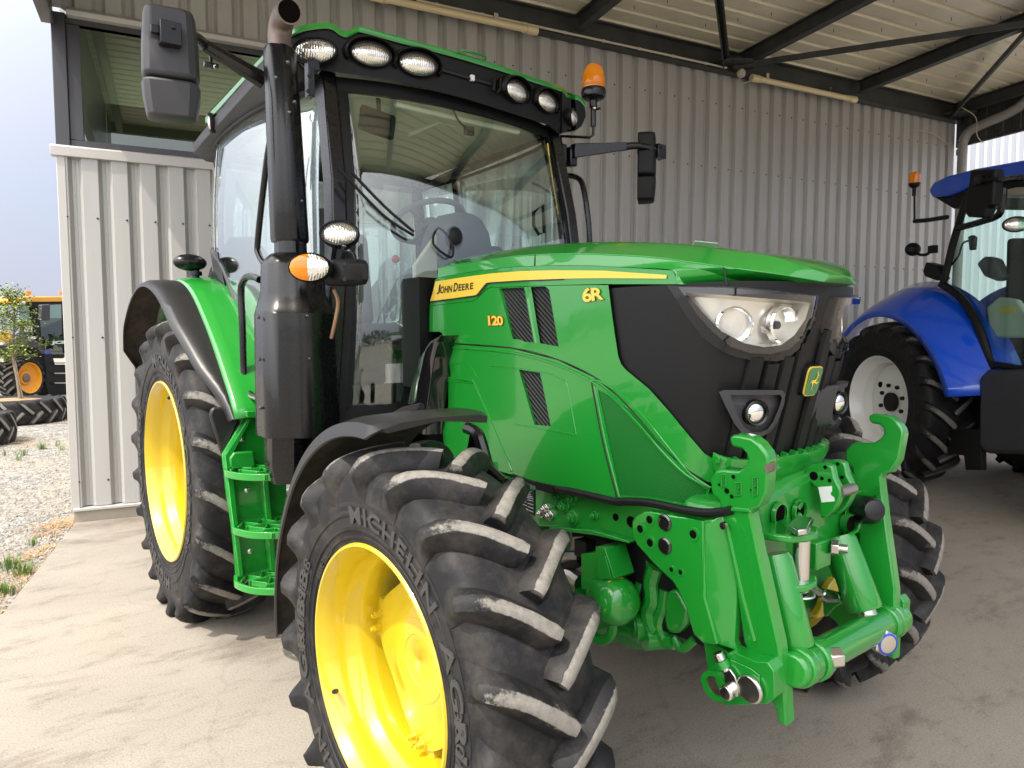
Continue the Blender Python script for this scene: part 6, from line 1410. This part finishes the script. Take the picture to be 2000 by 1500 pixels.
g = MB(); bs = PX(*Z1((1450, 1000))[0], 3.20); g.hexa([PX(*q, 3.16) for q in Z1((1290, 1250), (1510, 1230), (1520, 760), (1300, 800))]+[PX(*q, 3.26) for q in Z1((1310, 1200), (1480, 1180), (1490, 800), (1330, 850))]); c = PX(*Z1((1380, 1100))[0], 3.27); g.lathe([(.036, -.02), (.036, .012), (.026, .012), (.026, 0)], c, (1, -.2, 0), 24, caps=False); g.build('casting_boss', M['green_cast'], cc_, bevel=.02)
g = MB(); c = PX(*Z1((1370, 1105))[0], 3.278); g.cyl(c, c+V((.002, 0, 0)), .026, n=18); g.build('boss_hole', M['soot_hole_shade'], cc_)
g = MB(); c0 = PX(*Z1((1450, 975))[0], 3.27); c1 = PX(*Z1((1580, 985))[0], 3.345); d = (c1-c0); g.lathe([(.050, -.0), (.048, d.length*.4), (.046, d.length*.8), (.034, d.length*1.05), (.0, d.length*1.12)], c0, d, 20); g.build('rubber_cap', M['black'], T, bevel=.004)
# coupling jaw
g = MB(); up_ = Z1((700, 1170), (900, 1120), (1110, 1170), (1140, 1210), (1130, 1255), (1060, 1280), (960, 1275)); zc_ = PX(*Z1((960, 1240))[0], 3.36).z
def ctr(x, y): return PX(*Z1((x, y))[0], 3.36)
y0 = ctr(960, 1240).y
for z_, nm in ((zc_, 'jaw_plate'), (zc_-.145, 'jaw_plate')):
    g = MB(); pr = [V((3.20, y0-.10, z_)), V((3.20, y0+.10, z_)), V((3.30, y0+.10, z_)), V((3.36, y0+.075, z_)), V((3.385, y0+.03, z_)), V((3.385, y0-.03, z_)), V((3.36, y0-.075, z_)), V((3.30, y0-.10, z_))]; g.prism(pr, (0, 0, .022)); g.build(nm, M['green'], cc_, bevel=.006)
g = MB(); g.hexa([(3.2, y0-.10, zc_-.145), (3.28, y0-.10, zc_-.145), (3.28, y0-.07, zc_-.145), (3.2, y0-.07, zc_-.145), (3.2, y0-.10, zc_), (3.26, y0-.10, zc_), (3.26, y0-.07, zc_), (3.2, y0-.07, zc_)]); g.hexa([(3.19, y0-.10, zc_-.15), (3.215, y0-.10, zc_-.15), (3.215, y0+.10, zc_-.15), (3.19, y0+.10, zc_-.15), (3.19, y0-.10, zc_+.03), (3.215, y0-.10, zc_+.03), (3.215, y0+.10, zc_+.03), (3.19, y0+.10, zc_+.03)]); g.build('jaw_back', M['green'], cc_, bevel=.008)
g = MB(); pp = V((3.345, y0+.012, zc_-.16)); g.cyl(pp, pp+V((0, 0, .20)), .024, n=20); g.cyl(pp+V((0, 0, -.012)), pp+V((0, 0, -.004)), .042, n=20); hnd = [V((3.39, y0-.085, zc_+.03)), V((3.40, y0-.06, zc_+.03)), V((3.345, y0+.075, zc_+.03)), V((3.30, y0+.06, zc_+.03)), V((3.34, y0-.06, zc_+.03))]; g.prism(hnd, (0, 0, .018)); g.build('jaw_pin', M['chrome'], T, bevel=.004)
g = MB(); c = PX(*Z1((1195, 1312))[0], 3.30); g.box(c+V((-.03, -.03, -.02)), (.05, .09, .09)); nb_ = g.build('bolt_block', M['green'], T, bevel=.006); g = MB(); g.cyl(c, c+V((.02, .01, 0)), .026, n=6); g.cyl(c, c+V((.045, .02, 0)), .014, n=14); g.build('jaw_bolt', M['chrome'], nb_, bevel=.002)
g = MB(); pts = [PX(*q, 3.25) for q in Z7((690, 130), (760, 150), (800, 175))]; g.tube(pts, .011, 8, smooth=3, m=0); g.tube([PX(*q, 3.26) for q in Z7((800, 175), (850, 215), (900, 250))], .014, 10, m=1); g.tube([PX(*q, 3.26) for q in Z7((900, 250), (950, 285), (1000, 285))], .017, 8, m=1); g.tube([PX(*q, 3.26) for q in Z7((1000, 285), (1060, 280))], .019, 10, m=2); g.build('hydraulic_hose', [M['plastic'], M['chrome'], M['green']], T)
g = MB(); yb = Z7((880, 445), (870, 420), (910, 360), (950, 230), (980, 180), (1010, 140), (1030, 215), (1045, 310), (1000, 350), (960, 410)); g.prism([PX(*q, 3.10) for q in yb], (-.03, 0, 0)); g.build('pto_shield', M['yellow'], T, bevel=.006)
g = MB(); g.hexa([PX(*q, 3.05) for q in Z7((680, 460), (1060, 400), (1040, 0), (620, 100))]+[PX(*q, 3.0) for q in Z7((680, 460), (1060, 400), (1040, 0), (620, 100))]); g.build('front_cover', M['green_cast'], T, bevel=.01)
# ---- folded card left lying on the hood ----
a = PY(1352, 478, .03); cb = min(C3, key=lambda p: abs(p.x-a.x)); a.z = cb.z+.052*1.03
g = MB(); ux = V((.55, .83, 0)); uy = V((-.83, .55, 0)); z0 = V((0, 0, .004))
g.prism([a+z0, a+ux*.09+z0+V((0, 0, -.004)), a+ux*.09+uy*.09+z0, a+uy*.09+z0], (0, 0, .003)); g.prism([a+z0+V((0, 0, .004)), a+ux*.09+z0+V((0, 0, .001)), a+ux*.09-uy*.02+z0+V((0, 0, .010)), a-uy*.03+z0+V((0, 0, .016))], (0, 0, .002))
tag(g.build('card', M['white']), 'small folded white card lying on top of the green hood', 'card')

# ================================================================== BLUE TRACTOR
M['blue'] = paintmat('tractor_blue_paint', (.001, .075, .62)); M['rim_white'] = simple('white_rim_paint', (.80, .80, .76), .35, coat=.4, colvar=.05)
M['teal_glass'] = glassmat('green_tinted_glass', (.80, .93, .89), .05)
HB = R(-31); BX = V((math.cos(HB), math.sin(HB), 0)); BY = V((-math.sin(HB), math.cos(HB), 0))
LIP = V((.70, 5.96, 0)); BR = LIP+BY*1.20
B = thing('tractor', 'blue tractor with white rims and dark cab at the right edge', 'tractor', BR, HB)
BI = Matrix.Rotation(-HB, 4, 'Z') @ Matrix.Translation(-BR)
def BP(x, y, yl): return BI @ PN(x, y, BR+BY*yl, BY)          # pixel -> point on the plane local y = yl, in the tractor's own coordinates
def bwheel(loc, side, Ro, W2, rl, nl, lug, name):
    wv = MB(); wv.cyl((0, side*.0, 0), (0, -side*.3, 0), .16, n=20); o = wv.build(name, M['rubber_dark'], B); o.location = loc
    make_tyre('tyre', Ro, W2, rl, nl, lug, side, o, [M['rubber_dark'], M['worn']], twist=.22, wt=.024, wb=.044, seg=80, phase=.35)
    lip = W2-.02; g = MB(); ax = V((0, -side, 0)); og = V((0, side*lip, 0))
    g.lathe([(rl-.01, .02), (rl+.003, .012), (rl, -.002), (rl-.008, -.002), (rl-.02, .02), (rl-.035, .05), (rl-.045, .10), (rl-.08, .13), (rl-.085, .2), (rl-.09, .26)], og, ax, 56, caps=False); g.lathe([(rl-.09, .24), (rl-.11, .225), (rl*.5, .20), (rl*.42, .19), (.13, .19), (.12, .20), (.0, .20)], og, ax, 48, caps=False); g.build('rim', M['rim_white'], o, sharp=45)
    g = MB(); g.cyl(og+ax*.188, og+ax*.15, .105, n=24); g.build('hub', M['rubber_dark'], o)
    g = MB()
    for k in range(8): a = 2*math.pi*k/8+.3; c = og+ax*.189+V((math.cos(a), 0, math.sin(a)))*.19; g.cyl(c, c-ax*.03, .022, n=6); g.cut()
    g.build('wheel_nut', M['rubber_dark'], o)
    g = MB(); a = 2.5; c = og+ax*.207+V((math.cos(a), 0, math.sin(a)))*.30; g.cyl(c, c-ax*.012, .034, n=14); g.build('rim_hole', M['soot_hole_shade'], o)
bwheel((0, -.93, .86), -1, .90, .27, .525, 20, .05, 'rear_wheel'); bwheel((0, .93, .86), 1, .90, .27, .525, 20, .05, 'rear_wheel')
bwheel((2.75, -.88, .66), -1, .68, .22, .39, 18, .045, 'front_wheel'); bwheel((2.75, .88, .66), 1, .68, .22, .39, 18, .045, 'front_wheel')
FB = [(0, 1.16), (15, 1.10), (40, 1.04), (70, 1.03), (100, 1.05), (150, 1.08)]
def bf(th, y, k=0.): r_ = sinterp(FB, th)+k; return V((r_*math.cos(R(th)), y, .86+r_*math.sin(R(th))))
for s_ in (-1, 1):
    g = MB(); g.grid([[bf(t, s_*y, k) for y, k in ((.62, .30), (.8, .22), (1.0, .10), (1.10, .03), (1.16, -.03), (1.165, -.09))] for t in range(8, 156, 5)]); g.build('rear_fender', M['blue'], B, sharp=40, solid=.012)
# cab
gp = [BP(x, y, -.80) for x, y in ((1884, 392), (2060, 372), (2090, 730), (1945, 712), (1920, 640), (1885, 590), (1846, 556))]
g = MB(); g.prism(gp, (0, .006, 0)); g.build('door_glass', M['teal_glass'], B)
g = MB(); g.prism([V((p.x, -p.y, p.z)) for p in gp], (0, -.006, 0)); g.build('door_glass', M['teal_glass'], B)
def btube(pts, r_, name, mat='plastic', par=B, yl=-.82, k=4, twin=False):
    g = MB(); g.tube([BP(x, y, yl) for x, y in pts], r_, 8, smooth=k); return g.build(name, M[mat], par, twin=twin)
btube([(1893, 372), (1878, 420), (1860, 480), (1846, 540), (1838, 560)], .035, 'cab_pillar', twin=True)
btube([(1842, 556), (1880, 585), (1912, 640), (1932, 700), (1945, 720)], .040, 'door_frame', twin=True); btube([(1940, 712), (2000, 722), (2090, 732)], .035, 'door_sill', twin=True)
g = MB(); rp = [(1812, 372), (1822, 356), (1850, 343), (1900, 330), (2000, 312), (2100, 296), (2250, 285), (2250, 345), (2000, 346), (1900, 360), (1880, 372), (1850, 383), (1818, 385)]
pr = [BP(x, y, -.86) for x, y in rp]; g.prism(pr, (0, 1.72, 0)); g.build('roof', M['blue'], B, bevel=.03, bseg=3)
g = MB(); pr = [BP(x, y, -.80) for x, y in ((1822, 384), (1850, 386), (1905, 362), (2000, 350), (2250, 350), (2250, 362), (2000, 362), (1900, 385), (1862, 408))]; g.prism(pr, (0, 1.6, 0)); g.build('roof_liner', M['plastic'], B, bevel=.01)
g = MB(); pr = [BP(x, y, -.79) for x, y in ((1920, 366), (2250, 366), (2250, 372), (1920, 385))]; g.prism(pr, (0, 1.5, 0)); g.build('headliner', M['interior'], B)
m_ = MB(); pr = [BP(x, y, -1.25) for x, y in ((1895, 332), (1943, 330), (1938, 400), (1926, 404), (1924, 412), (1888, 414), (1884, 405))]; m_.prism(pr, (0, .10, 0)); bm_ = m_.build('wing_mirror', M['plastic'], B, bevel=.02, bseg=3)
g = MB(); pr = [BP(x, y, -1.25) for x, y in ((1884, 404), (1928, 406), (1920, 426), (1890, 424), (1883, 415))]; g.prism(pr, (0, .10, 0)); g.build('lower_mirror', M['plastic'], bm_, bevel=.015)
g = MB(); g.tube([BP(1910, 352, -1.28), BP(1950, 350, -1.22), BP(2000, 346, -1.0), BP(2080, 350, -.85)], .022, 8, smooth=4); g.box(BP(1914, 352, -1.27), (.07, .06, .08)); g.build('mirror_arm', M['black'], bm_)
btube([(1960, 368), (1958, 395), (1950, 420), (1920, 432), (1870, 446)], .032, 'grab_rail', 'black', yl=-.86)
c = BP(1786, 358, -.72); bb = MB(); bb.lathe([(0, -.05), (.03, -.05), (.055, -.03), (.062, 0)], c, (0, 0, 1), 20); bb.cyl(c+V((0, 0, -.14)), c+V((0, 0, -.04)), .022, n=10); bb.tube([BP(1786, 375, -.72), BP(1786, 430, -.72)], .011, 8); bb.tube([BP(1786, 432, -.72), BP(1812, 430, -.74), BP(1850, 424, -.78)], .024, 8); bo2 = bb.build('beacon', M['plastic'], B)
g = MB(); g.lathe([(.058, 0), (.060, .05), (.057, .10), (.04, .122), (0, .128)], c, (0, 0, 1), 24); g.build('amber_dome', M['amber'], bo2)
def blamp(x, y, yl, w_, h_, ax=(.9, -.42, 0)):
    c = BP(x, y, yl); axv = V(ax).normalized(); oval_lamp(c, axv, w_, h_, B, 'work_lamp', False)
blamp(1985, 438, -.80, .20, .13)
g = MB(); c = BP(1783, 487, -.80); g.ball(c, (.06, .09, .075), 16, 10); g.tube([c, BP(1795, 497, -.8), BP(1812, 496, -.8), BP(1822, 480, -.8)], .016, 8, smooth=3); g.box(BP(1822, 487, -.80), (.08, .06, .08)); g.build('side_lamp', M['plastic'], B)
g = MB(); pr = [BP(x, y, -.82) for x, y in ((1808, 512), (1830, 518), (1840, 545), (1828, 548), (1806, 540), (1802, 530))]; g.prism(pr, (0, .1, 0)); g.build('tail_lamp', M['plastic'], B, bevel=.01)
# interior
g = MB(); pr = [BP(x, y, -.28) for x, y in ((1962, 465), (2060, 465), (2060, 690), (1945, 690), (1950, 600), (1960, 560))]; g.prism(pr, (0, .5, 0)); g.build('seat', M['rubber_dark'], B, bevel=.05, bseg=3)
g = MB(); pr = [BP(x, y, -.45) for x, y in ((1905, 515), (1920, 500), (1940, 505), (1950, 525), (1960, 540), (1945, 550), (1920, 540))]; g.prism(pr, (0, .12, 0)); g.build('armrest', M['dash'], B, bevel=.03)
g = MB(); pr = [BP(x, y, -.70) for x, y in ((1925, 600), (1950, 580), (1985, 585), (2010, 620), (2010, 660), (1935, 660))]; g.prism(pr, (0, .06, 0)); g.build('fender_trim', M['interior'], B, bevel=.02)
g = MB(); pr = [BP(x, y, -.71) for x, y in ((1952, 598), (1982, 598), (1984, 611), (1954, 612))]; g.prism(pr, (0, -.004, 0)); g.build('yellow_sticker', M['decal'], B)
g = MB(); pr = [BP(x, y, -.6) for x, y in ((1890, 462), (1897, 459), (1903, 463), (1901, 488), (1893, 489))]; g.prism(pr, (0, .04, 0)); g.tube([BP(1893, 470, -.58), BP(1880, 476, -.58), BP(1872, 500, -.58), BP(1856, 520, -.58)], .012, 6, smooth=3); g.build('inner_mirror', M['black'], B, bevel=.008)
# body
g = MB(); pr = [BP(x, y, -.98) for x, y in ((1910, 735), (1925, 722), (2120, 722), (2120, 890), (1920, 886), (1908, 870))]; g.prism(pr, (0, .5, 0)); g.build('fuel_tank', M['grey_plastic'], B, bevel=.05, bseg=4)
g = MB(); pr = [BP(x, y, -.7) for x, y in ((1830, 705), (1930, 700), (1930, 880), (1870, 885), (1850, 800))]; g.prism(pr, (0, 1.4, 0)); g.build('body', M['plastic'], B, bevel=.02)
g = MB(); pr = [BP(x, y, -.95) for x, y in ((1850, 838), (1915, 838), (1917, 918), (1885, 918), (1882, 890), (1850, 885))]; g.prism(pr, (0, .06, 0)); g.build('step', M['plastic'], B, bevel=.008)
g = MB(); g.hexa([(.9, -.45, .5), (3.2, -.3, .6), (3.2, .3, .6), (.9, .45, .5), (.9, -.5, 1.3), (3.2, -.32, 1.15), (3.2, .32, 1.15), (.9, .5, 1.3)]); g.build('chassis', M['plastic'], B, bevel=.03)
g = MB(); g.hexa([(1.7, -.45, 1.2), (3.75, -.33, 1.1), (3.75, .33, 1.1), (1.7, .45, 1.2), (1.7, -.40, 1.95), (3.7, -.28, 1.62), (3.7, .28, 1.62), (1.7, .40, 1.95)]); g.build('hood', M['blue'], B, bevel=.06, bseg=3)

# ================================================================== YARD AT FAR LEFT
M['jcb'] = simple('machine_yellow_paint', (.75, .36, .01), .4, coat=.4); M['rim_amber'] = simple('amber_rim_paint', (.72, .30, .008), .4, coat=.3)
HJ = R(46); JN = V((math.cos(HJ), math.sin(HJ), 0)); JU = V((math.cos(HJ-math.pi/2), math.sin(HJ-math.pi/2), 0)); JO = PZ(60, 779, -.05)
J = thing('loader', 'yellow and black wheeled machine with dark cab, half hidden by the wall at far left', 'loader', JO, HJ)
JI = Matrix.Rotation(-HJ, 4, 'Z') @ Matrix.Translation(-JO)
def JP(x, y, off=0.): return JI @ PN(x, y, JO+JN*off, JN)
c = JP(59, 738); wv = MB(); wv.cyl((0, -.2, 0), (0, .0, 0), .2, n=16); jw = wv.build('wheel', M['rubber_dark'], J); jw.location = c+V((-.30, 0, 0)); jw.rotation_euler = (0, 0, R(-90))
rr_ = .415; Ro = c.z+.0
make_tyre('tyre', Ro, .30, rr_, 17, .05, 1, jw, [M['rubber'], M['worn']], seg=48, twist=.22, wt=.03, wb=.05)
g = MB(); g.lathe([(rr_, 0), (rr_-.03, -.02), (rr_-.06, -.10), (.20, -.16), (.18, -.12), (0, -.12)], (0, .30, 0), (0, 1, 0), 36, caps=False); g.build('rim', M['rim_amber'], jw)
g = MB(); g.cyl((0, .16, 0), (0, .21, 0), .12, n=16); g.build('hub', M['rust'], jw)
def jprism(pts, off, th, name, mat, par=J, bv=.02):
    g = MB(); g.prism([JP(x, y, off) for x, y in pts], (-th, 0, 0)); return g.build(name, M[mat], par, bevel=bv)
jprism([(40, 676), (60, 662), (78, 668), (88, 690), (82, 692), (72, 680), (55, 680)], .1, .6, 'fender', 'grey_plastic')
jprism([(84, 686), (102, 690), (108, 712), (140, 712), (140, 772), (95, 774), (88, 745), (90, 720)], -.1, 1.2, 'body', 'plastic')
for y in (709, 729, 748): jprism([(106, y-1.2), (140, y-1.5), (140, y+1.5), (107, y+1.2)], .0, .25, 'step', 'steel', bv=0)
jb = jprism([(62, 592), (76, 592), (80, 640), (84, 690), (76, 690), (68, 640)], -.2, .12, 'cab_pillar', 'plastic'); jprism([(126, 590), (131, 590), (133, 690), (128, 690)], -.2, .12, 'cab_pillar', 'plastic')
jprism([(76, 594), (127, 592), (129, 692), (86, 692), (80, 640)], -.25, .01, 'cab_glass', 'winglass', bv=0); jprism([(38, 596), (66, 596), (72, 640), (50, 690), (44, 690), (40, 640)], -.3, .01, 'cab_glass', 'winglass', bv=0)
jprism([(86, 640), (126, 620), (128, 700), (88, 700)], -.6, .8, 'seat', 'rubber_dark', bv=.05)
jprism([(16, 587), (22, 581), (45, 579), (131, 579), (131, 589), (62, 590), (30, 592), (18, 592)], .1, 1.5, 'roof', 'jcb', bv=.03)
jprism([(30, 592), (60, 590), (131, 589), (131, 594), (62, 597), (34, 597)], .05, 1.4, 'roof_liner', 'plastic')
for x in (55, 120): c = JP(x, 576, -.5); g = MB(); g.cyl(c, c+V((0, 0, .10)), .08, n=12); g.build('beacon', M['amber'], J)
jprism([(82, 595), (99, 594), (99, 626), (82, 626)], .4, .12, 'mirror', 'grey_plastic', bv=.03)
jprism([(53, 636), (64, 636), (64, 648), (54, 648)], .25, .1, 'lamp', 'white', bv=.02); jprism([(61, 658), (71, 657), (71, 662), (62, 663)], .25, .1, 'lamp', 'white', bv=.01); jprism([(41, 590), (50, 589), (50, 594), (42, 595)], .15, .08, 'lamp', 'white', bv=.01)
jprism([(87, 686), (98, 684), (99, 691), (88, 692)], .0, .02, 'plate', 'blue_clip', bv=0)
g = MB(); text_to(g, 'JCB', quadmap([JP(99, 674, -.24), JP(131, 673, -.24), JP(131, 665, -.24), JP(100, 666, -.24)], (1, 0, 0), .01), .06, .1); g.build('maker_lettering', simple('pale_window_lettering', (.55, .62, .6), .5), J, merge=0)
jprism([(-60, 650), (10, 646), (24, 650), (26, 660), (18, 668), (-60, 668)], .2, .4, 'boom', 'jcb', bv=.04); jprism([(-60, 670), (40, 676), (44, 690), (20, 700), (-60, 700)], -.2, .8, 'front_frame', 'grey_plastic', bv=.04)

# planter tyres, sapling
M['soil'] = simple('dry_soil', (.30, .19, .10), .95, colvar=.4, cscale=12, bump=.6, bscale=30)
def planter(px, py, Ro, W2, label):
    f = PZ(px, py, -.05); d = (f-CAM_POS); d.z = 0; c = f+d.normalized()*Ro
    o = thing('tyre_planter', label, 'planter', c, R(20), 'old tyres used as planters')
    t, _ = make_tyre('tyre', Ro, W2, Ro*.56, 18, .05, 1, o, [M['rubber'], M['worn']], seg=64, twist=.22, wt=.024, wb=.042)
    t.rotation_euler = (R(90), 0, 0); t.location = (0, 0, W2*1.0)
    g = MB(); g.lathe([(Ro*.60, 0), (Ro*.58, W2*1.9), (Ro*.3, W2*2.02), (0, W2*2.06)], (0, 0, 0), (0, 0, 1), 28); g.build('soil', M['soil'], o); return c
pc1 = planter(22, 834, .95, .225, 'larger old tyre planter on the gravel with the sapling growing in it')
pc2 = planter(-98, 884, .86, .235, 'old tyre planter cut by the left edge of the photo')
tr = thing('sapling', 'young sapling with thin trunk and light green crown in a tyre planter', 'tree', pc1)
M['bark'] = simple('grey_bark', (.22, .17, .12), .9, colvar=.3); M['leaf'] = simple('light_green_leaf', (.20, .26, .05), .7, colvar=.45, cscale=5)
k0 = (pc1-CAM_POS).dot(FW)
def tp_(x, y): d = ray(x, y); return CAM_POS+d*(k0/d.dot(FW))-pc1
g = MB(); g.tube([tp_(40, 782), tp_(34, 740), tp_(26, 700), tp_(27, 650), tp_(28, 600), tp_(28, 566)], [.035, .008], 8, smooth=4); g.tube([tp_(46, 782), tp_(36, 735), tp_(30, 705)], .012, 6)
rs = random.Random(9); tips = []
for i in range(34):
    y = rs.uniform(585, 705); b0 = tp_(27+rs.uniform(-1, 1), y); a_ = rs.uniform(0, 6.28); L_ = rs.uniform(.2, .48)*(1.1-abs(y-650)/140); e = b0+V((math.cos(a_)*L_, math.sin(a_)*L_, rs.uniform(.05, .3))); g.tube([b0, lerp(b0, e, .5)+V((0, 0, .03)), e], [.008, .003], 5); tips.append((b0, e))
g.build('trunk', M['bark'], tr)
g = MB()
def leafcluster(c, n, s_, spread):
    for i in range(n):
        p = c+V((rs.gauss(0, spread), rs.gauss(0, spread), rs.gauss(0, spread*.8))); a_ = rs.uniform(0, 6.28); t = rs.uniform(-.8, .8); u_ = V((math.cos(a_)*math.cos(t), math.sin(a_)*math.cos(t), math.sin(t)))*s_*rs.uniform(.6, 1.2); v_ = V((-math.sin(a_), math.cos(a_), rs.uniform(-.4, .4)))*s_*.35
        g.add([p, p+u_*.5+v_, p+u_, p+u_*.5-v_], [(0, 1, 2, 3)])
for b0, e in tips:
    for q in (.45, .7, .95): leafcluster(lerp(b0, e, q), 20, .06, .065)
for (x, y, n) in ((27, 566, 30), (24, 578, 40), (5, 640, 110), (12, 612, 90), (34, 630, 60), (-5, 690, 130), (18, 695, 90), (60, 688, 40), (82, 670, 34), (38, 664, 50), (10, 592, 50), (-8, 660, 120)): leafcluster(tp_(x, y), n, .06, .085)
g.build('crown', M['leaf'], tr, merge=0, recalc=False, smooth=False)

# tree belt round the yard (far background and what the paint and glass reflect)
M['belt'] = simple('belt_foliage', (.045, .075, .018), .9, colvar=.5, cscale=.4)
g = MB(); rs = random.Random(21)
for i in range(150):
    a_ = R(-150+ i*2.2) if i < 150 else 0; rad_ = 75+rs.uniform(-6, 10); c = V((math.cos(a_)*rad_, math.sin(a_)*rad_, 0)); hgt = rs.uniform(2.2, 4.0) if not 100 < (math.degrees(a_) % 360) < 200 else rs.uniform(1.6, 2.6)
    for k in range(70):
        p = c+V((rs.gauss(0, 1.6), rs.gauss(0, 1.6), 0)); p.z = hgt*rs.random()**.6*(1-.05*abs((p-c).length)); s_ = rs.uniform(.25, .6); n_ = V((rs.gauss(0, 1), rs.gauss(0, 1), rs.gauss(0, 1))).normalized(); u_ = n_.orthogonal().normalized(); v_ = n_.cross(u_); g.add([p+u_*s_, p+v_*s_*.8, p-u_*s_, p-v_*s_*.8], [(0, 1, 2, 3)])
kind(g.build('tree_belt', M['belt'], merge=0, recalc=False, smooth=False), 'stuff')
